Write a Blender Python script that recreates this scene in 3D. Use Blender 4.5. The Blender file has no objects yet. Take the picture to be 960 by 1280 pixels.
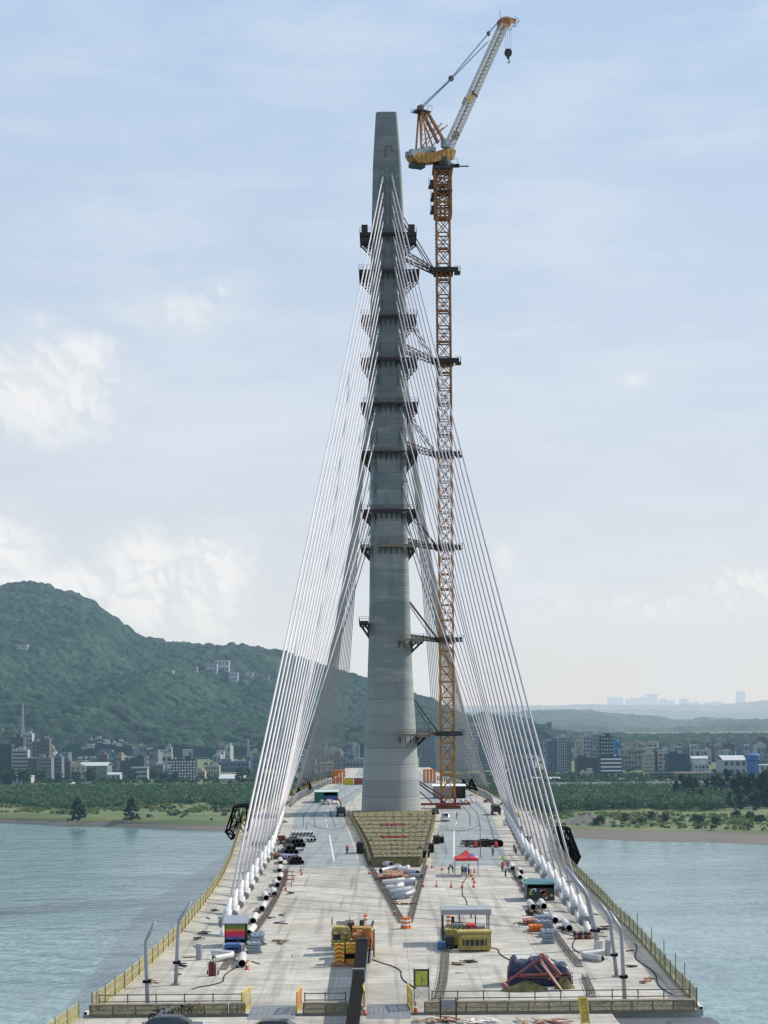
import bpy, math, random
import numpy as np
from mathutils import Vector, Matrix, Euler
random.seed(7); RNG = np.random.default_rng(11)
SC = bpy.context.scene
COL = SC.collection
# ------------------------------------------------------------------ camera constants (metres; water level z = 0)
F = 1950.0; CZ = 43.6; DK = 20.0
ROLL = math.radians(0.5); SN, CS = math.sin(ROLL), math.cos(ROLL)
AX = 2.1            # bridge axis (x)
PD = 400.0          # pylon centre distance
SUN_EL = math.radians(40); SUN_AZ = math.radians(23)      # azimuth measured from +X towards +Y
def unroll(px, py):
    u = px - 480.0; w = py - 900.0
    return u*CS - w*SN, w*CS + u*SN
def P(px, py, d):
    u, w = unroll(px, py)
    return Vector((u*d/F, d, CZ - w*d/F))
def G(px, py, z=DK):
    u, w = unroll(px, py)
    d = (CZ - z)*F/w
    return Vector((u*d/F, d, z))
def lerp(a, b, t): return a + (b-a)*t
def interp(x, xs, ys): return float(np.interp(x, xs, ys))
# ------------------------------------------------------------------ materials
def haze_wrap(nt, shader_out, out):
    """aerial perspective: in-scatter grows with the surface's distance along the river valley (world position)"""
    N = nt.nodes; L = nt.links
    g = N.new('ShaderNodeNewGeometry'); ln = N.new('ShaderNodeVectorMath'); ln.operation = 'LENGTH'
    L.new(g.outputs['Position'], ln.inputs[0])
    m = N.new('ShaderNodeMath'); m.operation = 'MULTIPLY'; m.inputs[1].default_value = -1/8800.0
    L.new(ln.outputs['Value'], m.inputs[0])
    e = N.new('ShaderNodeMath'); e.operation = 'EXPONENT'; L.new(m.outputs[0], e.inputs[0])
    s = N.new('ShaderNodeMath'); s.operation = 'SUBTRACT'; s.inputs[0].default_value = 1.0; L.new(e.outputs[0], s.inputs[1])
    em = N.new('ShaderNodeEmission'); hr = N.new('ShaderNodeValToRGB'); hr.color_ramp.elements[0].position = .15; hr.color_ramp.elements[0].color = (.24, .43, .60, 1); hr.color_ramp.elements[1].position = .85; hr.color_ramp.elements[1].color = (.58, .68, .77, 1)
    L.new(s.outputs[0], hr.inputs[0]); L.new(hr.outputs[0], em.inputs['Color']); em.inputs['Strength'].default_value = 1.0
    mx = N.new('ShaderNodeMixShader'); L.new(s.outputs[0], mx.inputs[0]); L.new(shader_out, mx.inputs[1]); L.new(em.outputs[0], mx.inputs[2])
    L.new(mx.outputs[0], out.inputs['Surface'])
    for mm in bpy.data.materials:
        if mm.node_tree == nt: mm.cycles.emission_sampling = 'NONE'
MATS = {}
def mat(name, col, rough=.7, metal=0.0, var=.18, scale=.6, bump=0.0, haze=False, col2=None, detail=5, stretch=None, trans=0.0, spec=None):
    if name in MATS: return MATS[name]
    m = bpy.data.materials.new(name); m.use_nodes = True
    nt = m.node_tree; N = nt.nodes; L = nt.links
    b = N['Principled BSDF']; out = N['Material Output']
    b.inputs['Roughness'].default_value = rough; b.inputs['Metallic'].default_value = metal
    if spec is not None: b.inputs['Specular IOR Level'].default_value = spec
    tc = N.new('ShaderNodeTexCoord'); vec = tc.outputs['Object']
    if stretch:
        mp = N.new('ShaderNodeMapping'); mp.inputs['Scale'].default_value = stretch; L.new(vec, mp.inputs['Vector']); vec = mp.outputs['Vector']
    nz = N.new('ShaderNodeTexNoise'); nz.inputs['Scale'].default_value = scale; nz.inputs['Detail'].default_value = detail
    nz.inputs['Roughness'].default_value = .62
    L.new(vec, nz.inputs['Vector'])
    cr = N.new('ShaderNodeValToRGB'); cr.color_ramp.elements[0].position = .3; cr.color_ramp.elements[1].position = .7
    lo = col2 if col2 else tuple(c*(1-var) for c in col)
    hi = col if col2 else tuple(min(1, c*(1+var)) for c in col)
    cr.color_ramp.elements[0].color = (*lo, 1); cr.color_ramp.elements[1].color = (*hi, 1)
    L.new(nz.outputs['Fac'], cr.inputs['Fac']); L.new(cr.outputs['Color'], b.inputs['Base Color'])
    if bump:
        bp = N.new('ShaderNodeBump'); bp.inputs['Strength'].default_value = bump; bp.inputs['Distance'].default_value = .05
        L.new(nz.outputs['Fac'], bp.inputs['Height']); L.new(bp.outputs[0], b.inputs['Normal'])
    sh = b.outputs[0]
    if trans:
        tr = N.new('ShaderNodeBsdfTranslucent'); L.new(cr.outputs['Color'], tr.inputs['Color'])
        mx = N.new('ShaderNodeMixShader'); mx.inputs[0].default_value = trans; L.new(sh, mx.inputs[1]); L.new(tr.outputs[0], mx.inputs[2]); sh = mx.outputs[0]
        L.new(sh, out.inputs['Surface'])
    if haze: haze_wrap(nt, sh, out)
    MATS[name] = m
    return m
class Nd:
    """small node-graph helper"""
    def __init__(s, nt): s.nt = nt; s.N = nt.nodes; s.L = nt.links
    def _in(s, sock, v):
        if hasattr(v, 'is_linked'): s.L.new(v, sock)
        else: sock.default_value = v
    def math(s, op, a, b=None, c=None, clamp=False):
        n = s.N.new('ShaderNodeMath'); n.operation = op; n.use_clamp = clamp
        for i, v in enumerate((a, b, c)):
            if v is not None: s._in(n.inputs[i], v)
        return n.outputs[0]
    def sstep(s, v, lo, hi):
        n = s.N.new('ShaderNodeMapRange'); n.interpolation_type = 'SMOOTHSTEP'
        s._in(n.inputs[0], v); n.inputs[1].default_value = lo; n.inputs[2].default_value = hi
        return n.outputs[0]
    def noise(s, vec, scale, detail=5, rough=.6, scl=None, loc=None, out='Fac'):
        if scl or loc:
            mp = s.N.new('ShaderNodeMapping'); s.L.new(vec, mp.inputs['Vector'])
            if scl: mp.inputs['Scale'].default_value = scl
            if loc: mp.inputs['Location'].default_value = loc
            vec = mp.outputs[0]
        n = s.N.new('ShaderNodeTexNoise'); n.inputs['Scale'].default_value = scale; n.inputs['Detail'].default_value = detail; n.inputs['Roughness'].default_value = rough
        s.L.new(vec, n.inputs['Vector']); return n.outputs[out]
    def mix(s, f, a, b):
        n = s.N.new('ShaderNodeMix'); n.data_type = 'RGBA'
        s._in(n.inputs[0], f)
        for i, v in ((6, a), (7, b)):
            if hasattr(v, 'is_linked'): s.L.new(v, n.inputs[i])
            else: n.inputs[i].default_value = (*v, 1) if len(v) == 3 else v
        return n.outputs[2]
    def xyz(s, vec):
        n = s.N.new('ShaderNodeSeparateXYZ'); s.L.new(vec, n.inputs[0]); return n.outputs
    def comb(s, x, y, z):
        n = s.N.new('ShaderNodeCombineXYZ')
        for i, v in enumerate((x, y, z)): s._in(n.inputs[i], v)
        return n.outputs[0]
    def pos(s): return s.N.new('ShaderNodeNewGeometry').outputs['Position']
# ------------------------------------------------------------------ mesh builder
class MB:
    def __init__(s): s.v = []; s.f = []; s.mi = []; s.cur = 0
    def add(s, vs, fs):
        o = len(s.v); s.v.extend([tuple(v) for v in vs])
        for f in fs: s.f.append(tuple(o+i for i in f)); s.mi.append(s.cur)
    def box(s, c, size, rz=0.0, rot=None):
        hx, hy, hz = size[0]/2, size[1]/2, size[2]/2; c = Vector(c)
        R = rot if rot else (Matrix.Rotation(rz, 3, 'Z') if rz else None)
        vs = []
        for dz in (-hz, hz):
            for dx, dy in ((-hx,-hy),(hx,-hy),(hx,hy),(-hx,hy)):
                q = Vector((dx,dy,dz)); q = R @ q if R else q
                vs.append(c+q)
        s.add(vs, [(3,2,1,0),(4,5,6,7),(0,1,5,4),(1,2,6,5),(2,3,7,6),(3,0,4,7)])
    def frame(s, p0, p1):
        d = (p1-p0); l = d.length
        if l < 1e-6: d = Vector((0,0,1)); l = 1
        d = d/l; up = Vector((0,0,1)) if abs(d.z) < .95 else Vector((0,1,0))
        a = d.cross(up).normalized(); b = a.cross(d).normalized()
        return a, b
    def beam(s, p0, p1, w, h=None):
        p0 = Vector(p0); p1 = Vector(p1); h = h or w
        a, b = s.frame(p0, p1); vs = []
        for p in (p0, p1):
            for i, j in ((-1,-1),(1,-1),(1,1),(-1,1)): vs.append(p + a*(i*w/2) + b*(j*h/2))
        s.add(vs, [(3,2,1,0),(4,5,6,7),(0,1,5,4),(1,2,6,5),(2,3,7,6),(3,0,4,7)])
    def tube(s, p0, p1, r0, r1=None, n=8, caps=True):
        s.path([p0, p1], [r0, r1 if r1 is not None else r0], n, caps)
    def path(s, pts, rs, n=8, caps=True):
        pts = [Vector(p) for p in pts]
        if not isinstance(rs, (list, tuple)): rs = [rs]*len(pts)
        vs = []; K = len(pts)
        for k, p in enumerate(pts):
            t0 = pts[max(0,k-1)]; t1 = pts[min(K-1,k+1)]
            a, b = s.frame(t0, t1)
            for i in range(n):
                an = 2*math.pi*i/n
                vs.append(p + a*(math.cos(an)*rs[k]) + b*(math.sin(an)*rs[k]))
        fs = []
        for k in range(K-1):
            for i in range(n):
                j = (i+1) % n
                fs.append((k*n+i, k*n+j, (k+1)*n+j, (k+1)*n+i))
        if caps:
            fs.append(tuple(range(n-1, -1, -1))); fs.append(tuple((K-1)*n+i for i in range(n)))
        s.add(vs, fs)
    def hollow(s, p0, p1, r, n=14, th=.05):
        """open pipe with a wall thickness"""
        p0 = Vector(p0); p1 = Vector(p1); a, b = s.frame(p0, p1); ri = r-th; vs = []
        for p, rr in ((p0, r), (p1, r), (p1, ri), (p0, ri)):
            for i in range(n):
                an = 2*math.pi*i/n; vs.append(p + a*(math.cos(an)*rr) + b*(math.sin(an)*rr))
        c = s.cur
        for k in range(4):
            s.cur = c if k != 2 else c+1
            kk = (k+1) % 4
            o = len(s.v) if k == 0 else o
            if k == 0: s.v.extend([tuple(v) for v in vs])
            for i in range(n):
                j = (i+1) % n
                s.f.append((o+k*n+i, o+k*n+j, o+kk*n+j, o+kk*n+i)); s.mi.append(s.cur)
        s.cur = c
    def lathe(s, prof, c=(0,0,0), n=20, axis='Z'):
        c = Vector(c); vs = []
        for r, z in prof:
            for i in range(n):
                an = 2*math.pi*i/n; q = Vector((r*math.cos(an), r*math.sin(an), z))
                if axis == 'X': q = Vector((q.z, q.x, q.y))
                if axis == 'Y': q = Vector((q.x, q.z, q.y))
                vs.append(c+q)
        fs = [(k*n+i, k*n+(i+1)%n, (k+1)*n+(i+1)%n, (k+1)*n+i) for k in range(len(prof)-1) for i in range(n)]
        fs.append(tuple(range(n-1,-1,-1))); fs.append(tuple((len(prof)-1)*n+i for i in range(n)))
        s.add(vs, fs)
    def prism(s, poly, ext):
        """polygon (list of Vector) extruded by vector ext"""
        n = len(poly); ext = Vector(ext); vs = [Vector(p) for p in poly] + [Vector(p)+ext for p in poly]
        s.add(vs, [tuple(range(n-1,-1,-1)), tuple(range(n,2*n))] + [(i,(i+1)%n,n+(i+1)%n,n+i) for i in range(n)])
    def quad(s, a, b, c, d): s.add([a,b,c,d], [(0,1,2,3)])
    def lattice(s, p0, p1, w, h, bays, r, chord=None):
        """four-chord braced truss between p0 and p1"""
        p0 = Vector(p0); p1 = Vector(p1); a, b = s.frame(p0, p1); chord = chord or r*1.6
        def pt(t, i, j): return p0.lerp(p1, t) + a*(i*w/2) + b*(j*h/2)
        cs = [(-1,-1),(1,-1),(1,1),(-1,1)]
        for c in cs: s.beam(pt(0,*c), pt(1,*c), chord)
        for k in range(bays+1):
            t = k/bays
            for q in range(4): s.beam(pt(t,*cs[q]), pt(t,*cs[(q+1)%4]), r)
            if k < bays:
                t2 = (k+1)/bays
                for q in range(4):
                    s.beam(pt(t,*cs[q]), pt(t2,*cs[(q+1)%4]), r)
                    s.beam(pt(t,*cs[(q+1)%4]), pt(t2,*cs[q]), r)
    def build(s, name, mats, parent=None, smooth=False, world=False):
        if not isinstance(mats, (list, tuple)): mats = [mats]
        me = bpy.data.meshes.new(name)
        vs = s.v
        if world and parent is not None:
            o = parent.location; vs = [(x-o.x, y-o.y, z-o.z) for x, y, z in vs]
        me.from_pydata(vs, [], s.f)
        for m in mats: me.materials.append(m)
        if len(mats) > 1: me.polygons.foreach_set('material_index', s.mi)
        if smooth: me.polygons.foreach_set('use_smooth', [True]*len(s.f))
        me.update()
        o = bpy.data.objects.new(name, me); COL.objects.link(o)
        if parent is not None: o.parent = parent
        return o
def smooth_angle(o, deg=40):
    me = o.data
    me.polygons.foreach_set('use_smooth', [True]*len(me.polygons))
    try: me.set_sharp_from_angle(angle=math.radians(deg))
    except Exception: pass
def tag(o, label, cat, group=None, kind=None):
    if label: o['label'] = label
    if cat: o['category'] = cat
    if group: o['group'] = group
    if kind: o['kind'] = kind
    return o
def thing(name, label, cat, loc=(0,0,0), rz=0.0, group=None, kind=None):
    o = bpy.data.objects.new(name, None); COL.objects.link(o); o.location = loc; o.rotation_euler = (0,0,rz)
    o.empty_display_size = .3
    return tag(o, label, cat, group, kind)
def struct(o): o['kind'] = 'structure'; return o
def dup(root, loc, rz=None, label=None, group=None, scale=None):
    r = root.copy(); COL.objects.link(r); r.location = loc
    if rz is not None: r.rotation_euler = (0,0,rz)
    if scale is not None: r.scale = (scale,)*3 if not isinstance(scale, tuple) else scale
    if label: r['label'] = label
    if group: r['group'] = group
    for ch in list(root.children):
        c = ch.copy(); COL.objects.link(c); c.parent = r
        for g in list(ch.children):
            d = g.copy(); COL.objects.link(d); d.parent = c
    return r
def np_mesh(name, V, Fq, mats, parent=None, smooth=False):
    me = bpy.data.meshes.new(name); k = Fq.shape[1]
    me.vertices.add(len(V)); me.vertices.foreach_set('co', V.astype(np.float32).ravel())
    me.loops.add(Fq.size); me.loops.foreach_set('vertex_index', Fq.astype(np.int32).ravel())
    me.polygons.add(len(Fq)); me.polygons.foreach_set('loop_start', np.arange(0, Fq.size, k, dtype=np.int32))
    me.polygons.foreach_set('loop_total', np.full(len(Fq), k, dtype=np.int32))
    me.polygons.foreach_set('use_smooth', np.full(len(Fq), smooth, dtype=bool))
    for m in (mats if isinstance(mats, (list,tuple)) else [mats]): me.materials.append(m)
    me.update(calc_edges=True); me.validate()
    o = bpy.data.objects.new(name, me); COL.objects.link(o)
    if parent is not None: o.parent = parent
    return o
# numpy value noise / cell noise
def _hash(ix, iy, k=0):
    n = (ix.astype(np.int64)*374761393 + iy.astype(np.int64)*668265263 + k*974634577) & 0x7fffffff
    n = ((n ^ (n >> 13))*1274126177) & 0x7fffffff
    n = (n ^ (n >> 16)) & 0xffffff
    return n/float(0xffffff)
def vnoise(x, y, k=0):
    ix = np.floor(x); iy = np.floor(y); fx = x-ix; fy = y-iy
    fx = fx*fx*(3-2*fx); fy = fy*fy*(3-2*fy)
    a = _hash(ix,iy,k); b = _hash(ix+1,iy,k); c = _hash(ix,iy+1,k); d = _hash(ix+1,iy+1,k)
    return (a*(1-fx)+b*fx)*(1-fy) + (c*(1-fx)+d*fx)*fy
def fbm(x, y, o=4, k=0):
    s = 0; a = .5; t = 0
    for i in range(o): s = s + a*vnoise(x*2**i, y*2**i, k+i); t += a; a *= .5
    return s/t
def worley(x, y, k=0):
    ix = np.floor(x); iy = np.floor(y); best = np.full(x.shape, 9.0); hid = np.zeros(x.shape)
    for dx in (-1,0,1):
        for dy in (-1,0,1):
            cx = ix+dx; cy = iy+dy
            px = cx+_hash(cx,cy,k+1); py = cy+_hash(cx,cy,k+2)
            d = np.hypot(px-x, py-y); h = _hash(cx,cy,k+3)
            m = d < best; best = np.where(m, d, best); hid = np.where(m, h, hid)
    return best, hid
# ================================================================== camera, sun, sky
cam_d = bpy.data.cameras.new('camera'); cam = bpy.data.objects.new('camera', cam_d); COL.objects.link(cam)
cam_d.sensor_fit = 'HORIZONTAL'; cam_d.sensor_width = 36.0; cam_d.lens = 36.0*F/960.0
cam_d.shift_y = (900-640)/960.0; cam_d.clip_start = 1.0; cam_d.clip_end = 90000.0
R_ = Vector((CS, 0, -SN)); U_ = Vector((SN, 0, CS)); B_ = Vector((0, -1, 0))
cam.matrix_world = Matrix(((R_.x,U_.x,B_.x,0),(R_.y,U_.y,B_.y,0),(R_.z,U_.z,B_.z,CZ),(0,0,0,1)))
SC.camera = cam
SUNV = Vector((math.cos(SUN_AZ)*math.cos(SUN_EL), math.sin(SUN_AZ)*math.cos(SUN_EL), math.sin(SUN_EL)))
sl = bpy.data.lights.new('sun', 'SUN'); sl.energy = 4.8; sl.angle = math.radians(.47); sl.color = (1.0, .92, .79)
so = bpy.data.objects.new('sun', sl); COL.objects.link(so); so.rotation_euler = SUNV.to_track_quat('Z', 'Y').to_euler()
so.location = (60, 300, 300)
W = bpy.data.worlds.new('World'); SC.world = W; W.use_nodes = True
nt = W.node_tree; N = nt.nodes; L = nt.links; nd = Nd(nt)
bg = N['Background']; bg.inputs['Strength'].default_value = 0.10
sky = N.new('ShaderNodeTexSky'); sky.sky_type = 'NISHITA'; sky.sun_disc = False
sky.sun_elevation = SUN_EL; sky.sun_rotation = math.radians(90) - SUN_AZ
sky.altitude = 50; sky.air_density = 1.0; sky.dust_density = 1.6; sky.ozone_density = 1.2
dirv = N.new('ShaderNodeTexCoord').outputs['Generated']
x, y, z = nd.xyz(dirv)
az = nd.math('ARCTAN2', x, y)           # 0 along the bridge, + to the right
el = nd.math('ARCSINE', z)
duv = nd.comb(az, el, 0.0)
def blob(px, py, rx, up, dn, amp=1.0):
    """soft bank of cloud: quick fade above its top, slow fade below"""
    u, w = unroll(px, py)
    a0 = math.atan2(u, F); e0 = math.atan2(-w, math.hypot(F, u))
    dx = nd.math('MULTIPLY', nd.math('SUBTRACT', az, a0), F/rx); de = nd.math('SUBTRACT', el, e0)
    dy = nd.math('MAXIMUM', nd.math('MULTIPLY', de, F/up), nd.math('MULTIPLY', de, -F/dn))
    q = nd.math('ADD', nd.math('MULTIPLY', dx, dx), nd.math('MULTIPLY', dy, dy))
    return nd.math('MULTIPLY', nd.math('EXPONENT', nd.math('MULTIPLY', q, -1.0)), amp)
def addall(l):
    r = l[0]
    for q in l[1:]: r = nd.math('MAXIMUM', r, q)
    return r
low = nd.sstep(el, .40, 0.0)
veil_n = nd.noise(duv, 5.5, 4, .58, scl=(1.0, 2.4, 1.0), loc=(3.1, .7, 0))
veil_f = nd.noise(duv, 14.0, 4, .62, scl=(.6, 3.2, 1.0), loc=(1.1, 5.7, 0))
veil = nd.math('MULTIPLY', nd.sstep(nd.math('MULTIPLY_ADD', veil_f, .35, nd.math('MULTIPLY', veil_n, .65)), .40, .66), nd.math('MULTIPLY_ADD', low, .1, .45))
hz = nd.mix(nd.math('POWER', nd.math('MULTIPLY_ADD', el, -2.1, 1.0, clamp=True), 1.15), (4.85, 6.6, 9.1), (8.3, 8.4, 8.35))
col = nd.mix(.84, sky.outputs[0], hz)
col = nd.mix(veil, col, (7.55, 8.2, 8.95))
def billow(shift):
    """cauliflower texture: rounded cells at three sizes on a warped direction, sampled with an offset for relief"""
    mp = N.new('ShaderNodeMapping'); mp.inputs['Rotation'].default_value = (0, 0, .55); mp.inputs['Location'].default_value = shift; L.new(duv, mp.inputs['Vector'])
    v = mp.outputs[0]
    w = N.new('ShaderNodeTexNoise'); w.noise_dimensions = '2D'; w.inputs['Scale'].default_value = 30; w.inputs['Detail'].default_value = 4; L.new(v, w.inputs['Vector'])
    q = N.new('ShaderNodeVectorMath'); q.operation = 'MULTIPLY_ADD'; L.new(w.outputs['Color'], q.inputs[0]); q.inputs[1].default_value = (.030,)*3; L.new(v, q.inputs[2])
    tot = None
    for sc, am in ((30, .60), (75, .40)):
        t = N.new('ShaderNodeTexVoronoi'); t.voronoi_dimensions = '2D'; t.feature = 'F1'; t.inputs['Scale'].default_value = sc; L.new(q.outputs[0], t.inputs['Vector'])
        d_ = nd.math('MULTIPLY', nd.math('SUBTRACT', 1.0, t.outputs['Distance']), am); tot = d_ if tot is None else nd.math('ADD', tot, d_)
    return nd.math('MULTIPLY_ADD', w.outputs['Fac'], .35, nd.math('MULTIPLY', tot, .75))
n1 = billow((0,0,0)); n2 = billow((-.0004, -.0034, 0))
banks = addall([blob(60, 478, 110, 62, 90, 1.0), blob(105, 440, 55, 30, 60, .9), blob(225, 385, 95, 30, 45, .62), blob(285, 362, 40, 16, 30, .6), blob(50, 402, 35, 20, 20, .5), blob(-10, 690, 75, 62, 120, 1.0), blob(180, 700, 60, 48, 120, .95), blob(262, 700, 62, 52, 120, .95), blob(100, 730, 120, 34, 80, .85),
                blob(795, 474, 26, 10, 12, .62), blob(690, 560, 60, 14, 16, .4), blob(780, 575, 50, 14, 16, .35), blob(915, 735, 85, 32, 40, .85), blob(800, 755, 80, 18, 30, .6), blob(630, 690, 30, 16, 40, .55), blob(690, 745, 80, 26, 50, .45)])
wgt = nd.math('ADD', banks, nd.math('MULTIPLY', nd.math('SUBTRACT', n1, .60), 1.7))
cl = nd.math('MAXIMUM', nd.math('MULTIPLY', nd.sstep(wgt, .34, .62), nd.sstep(banks, .10, .95)), nd.math('MULTIPLY', nd.sstep(banks, .04, .8), .5))
relief = nd.math('MULTIPLY', nd.math('SUBTRACT', n1, n2), 3.2)
shade = nd.sstep(nd.math('ADD', nd.math('MULTIPLY', nd.math('SUBTRACT', n1, .6), 1.2), relief), -.4, .4)
ccol = nd.mix(shade, (8.0, 8.25, 8.5), (9.5, 9.4, 9.3))
col = nd.mix(nd.math('MULTIPLY', cl, .76), col, ccol)
L.new(col, bg.inputs['Color'])
SC.view_settings.view_transform = 'Standard'; SC.view_settings.look = 'None'; SC.view_settings.exposure = 0; SC.view_settings.gamma = 1
SC.render.engine = 'CYCLES'
SC.cycles.use_denoising = True; SC.cycles.use_light_tree = True; SC.cycles.max_bounces = 6; SC.cycles.transparent_max_bounces = 12
try: SC.cycles.denoiser = 'OPENIMAGEDENOISE'
except Exception: pass
# ================================================================== water
def bank_y(x): return 595 - .48*x + 5*math.sin(x*.03) + 3*math.sin(x*.11+1)
mw = bpy.data.materials.new('river_water'); mw.use_nodes = True
nt = mw.node_tree; nd = Nd(nt); b = nt.nodes['Principled BSDF']
p = nd.pos()
big = nd.noise(p, .012, 4, .55, scl=(.55, 1.6, 1))
b.inputs['Roughness'].default_value = .12; b.inputs['IOR'].default_value = 2.9
h0 = nd.noise(p, .05, 4, .6, scl=(.5, 1.4, 1)); h1 = nd.noise(p, .22, 5, .62, scl=(.6, .8, 1)); h2 = nd.noise(p, .9, 4, .65, scl=(.85, .32, 1))
rip = nd.math('ADD', nd.math('MULTIPLY', h1, .4), nd.math('MULTIPLY', h2, .6))
band = nd.sstep(nd.noise(p, .010, 5, .62, scl=(.22, 1.8, 1), loc=(3, 1, 0)), .36, .66)
c = nd.mix(nd.sstep(rip, .42, .58), (.03, .12, .135), (.175, .305, .31))  # light crests and dark troughs of the ripples put into the base colour
c = nd.mix(nd.math('MULTIPLY', nd.sstep(big, .35, .68), .5), c, (.085, .175, .18))
c = nd.mix(nd.math('MULTIPLY', band, .35), c, (.045, .115, .125))
nt.links.new(c, b.inputs['Base Color'])
bp = nt.nodes.new('ShaderNodeBump'); bp.inputs['Distance'].default_value = 1.1
nt.links.new(nd.math('MULTIPLY_ADD', band, .2, .16), bp.inputs['Strength']); nt.links.new(nd.math('ADD', nd.math('MULTIPLY', h0, 1.2), nd.math('ADD', h1, nd.math('MULTIPLY', h2, .45))), bp.inputs['Height']); nt.links.new(bp.outputs[0], b.inputs['Normal'])
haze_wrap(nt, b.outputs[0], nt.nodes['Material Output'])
m = MB(); m.quad((-2500,-300,0),(2500,-300,0),(2500,1250,0),(-2500,1250,0)); struct(m.build('water', mw))
# ================================================================== land sheet: beach, grass flat, plain
ml = bpy.data.materials.new('bank_ground'); ml.use_nodes = True
nt = ml.node_tree; nd = Nd(nt); b = nt.nodes['Principled BSDF']; b.inputs['Roughness'].default_value = .95
p = nd.pos(); px_, py_, pz_ = nd.xyz(p)
g1 = nd.noise(p, .035, 6, .68, scl=(.6, 1.3, 1)); g2 = nd.noise(p, .35, 5, .7)
grass = nd.mix(nd.sstep(g1, .38, .62), (.070, .112, .034), (.145, .160, .060))
grass = nd.mix(nd.sstep(g2, .52, .72), grass, (.055, .092, .030))
grass = nd.mix(nd.math('MULTIPLY', nd.sstep(nd.noise(p, .06, 5, .6, loc=(40,10,0)), .58, .7), .7), grass, (.17, .15, .075))
s1 = nd.noise(p, .12, 6, .7, scl=(.4, 2.2, 1)); sand = nd.mix(s1, (.085, .075, .065), (.19, .165, .14))
edge = nd.math('ADD', pz_, nd.math('MULTIPLY', nd.math('SUBTRACT', g2, .5), .8))
nt.links.new(nd.mix(nd.sstep(edge, 1.55, 1.95), sand, grass), b.inputs['Base Color'])
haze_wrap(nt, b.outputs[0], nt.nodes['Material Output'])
V = []; xs = np.linspace(-1500, 1500, 301); offs = [-6, 0, 8, 16, 24, 30, 36, 60, 120, 220, 400, 700, 1200, 3000, 16000]
for i, xx in enumerate(xs):
    beach = interp(xx, [-250, -100, 30, 120, 400], [.10, .12, .6, 1.0, 1.3])
    by = bank_y(xx)
    for o in offs:
        oo = o*beach if o <= 36 else o
        zz = interp(o, [-6, 0, 30, 36, 400, 16000], [-.8, 0.02, 1.5, 2.2, 2.6, 3.0])
        if o in (16, 24): zz += .25*math.sin(xx*.4+o)
        fan = 1 + max(0, o-700)/4000.0
        V.append((xx*fan, by+oo, zz))
n = len(offs); Fq = [(i*n+j, (i+1)*n+j, (i+1)*n+j+1, i*n+j+1) for i in range(len(xs)-1) for j in range(n-1)]
struct(np_mesh('ground', np.array(V), np.array(Fq), ml, smooth=True))
# ================================================================== hills: wooded height fields
def forest_mat(name, lo, hi, far):
    m = bpy.data.materials.new(name); m.use_nodes = True
    nt = m.node_tree; nd = Nd(nt); b = nt.nodes['Principled BSDF']; b.inputs['Roughness'].default_value = .95
    try: b.inputs['Specular IOR Level'].default_value = .15
    except Exception: pass
    p = nd.pos()
    a = nd.noise(p, .09/far, 4, .7); c = nd.noise(p, .008/far, 4, .6); q = nd.noise(p, .45/far, 2, .6)
    base = nd.mix(nd.sstep(a, .32, .68), lo, hi)
    base = nd.mix(nd.math('MULTIPLY', nd.sstep(c, .5, .66), .5), base, tuple(v*1.5 for v in hi))
    base = nd.mix(nd.math('MULTIPLY', nd.sstep(q, .55, .75), .5), base, tuple(v*.45 for v in lo))
    w2 = nd.noise(p, .03/far, 5, .7, loc=(50,20,0)); base = nd.mix(nd.math('MULTIPLY', nd.sstep(w2, .54, .70), .75), base, (hi[0]*2.0, hi[1]*1.7, hi[2]*1.4))
    w3 = nd.noise(p, .018/far, 5, .7, loc=(5,90,0)); base = nd.mix(nd.math('MULTIPLY', nd.sstep(w3, .48, .64), .75), base, tuple(v*.6 for v in lo))
    nt.links.new(base, b.inputs['Base Color'])
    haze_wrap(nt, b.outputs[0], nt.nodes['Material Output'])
    return m
def hill(name, ridge, d0, d1, cols, rows, material, cell, camp, spur_amp, spur_len, seed, pw=1.15, over=250):
    """height field whose crest follows the ridge line seen from the river; spurs and tree crowns on its slopes"""
    rpx = np.array([r[0] for r in ridge], float); rz = np.array([P(r[0], r[1], d1).z for r in ridge]); rt = np.array([P(r[0], r[1], d1).x/d1 for r in ridge])
    tang = np.linspace(rt[0], rt[-1], cols); t = np.linspace(0, 1+over/(d1-d0), rows)
    T, S = np.meshgrid(tang, t, indexing='ij')
    D = d0 + (d1-d0)*S; X = T*D
    zr = np.interp(T, rt, rz)
    prof = np.where(S <= 1, np.clip(S, 0, 1)**pw, 1-(S-1)*1.5)
    win = np.sin(np.pi*np.clip(S, 0, 1))**1.0
    wx = X + 90*fbm(X/300, D/300, 3, seed+40); wy = D + 120*fbm(X/260, D/260, 3, seed+50)
    rn = 1-np.abs(2*fbm(wx/spur_len, wy/(spur_len*1.9), 4, seed)-1)
    Z = 2 + (zr-2)*prof + spur_amp*(rn-.72)*win*1.6
    w1, h1 = worley(X/cell, D/cell, seed+9); w2, h2 = worley(X/(cell*.5), D/(cell*.5), seed+19)
    Z = Z + camp*(1-np.clip(w1, 0, 1)**2)*(.45+.8*h1) + camp*.4*(1-np.clip(w2, 0, 1)**2)
    Z = np.where(S < .02, np.minimum(Z, 4), Z)
    V = np.stack([X, D, Z], -1).reshape(-1, 3)
    idx = np.arange(cols*rows).reshape(cols, rows)
    Fq = np.stack([idx[:-1,:-1], idx[1:,:-1], idx[1:,1:], idx[:-1,1:]], -1).reshape(-1, 4)
    o = np_mesh(name, V, Fq, material, smooth=False); struct(o); return (X, D, Z)
fm = forest_mat('hill_forest', (.008, .020, .014), (.036, .064, .029), 1.0)
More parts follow.
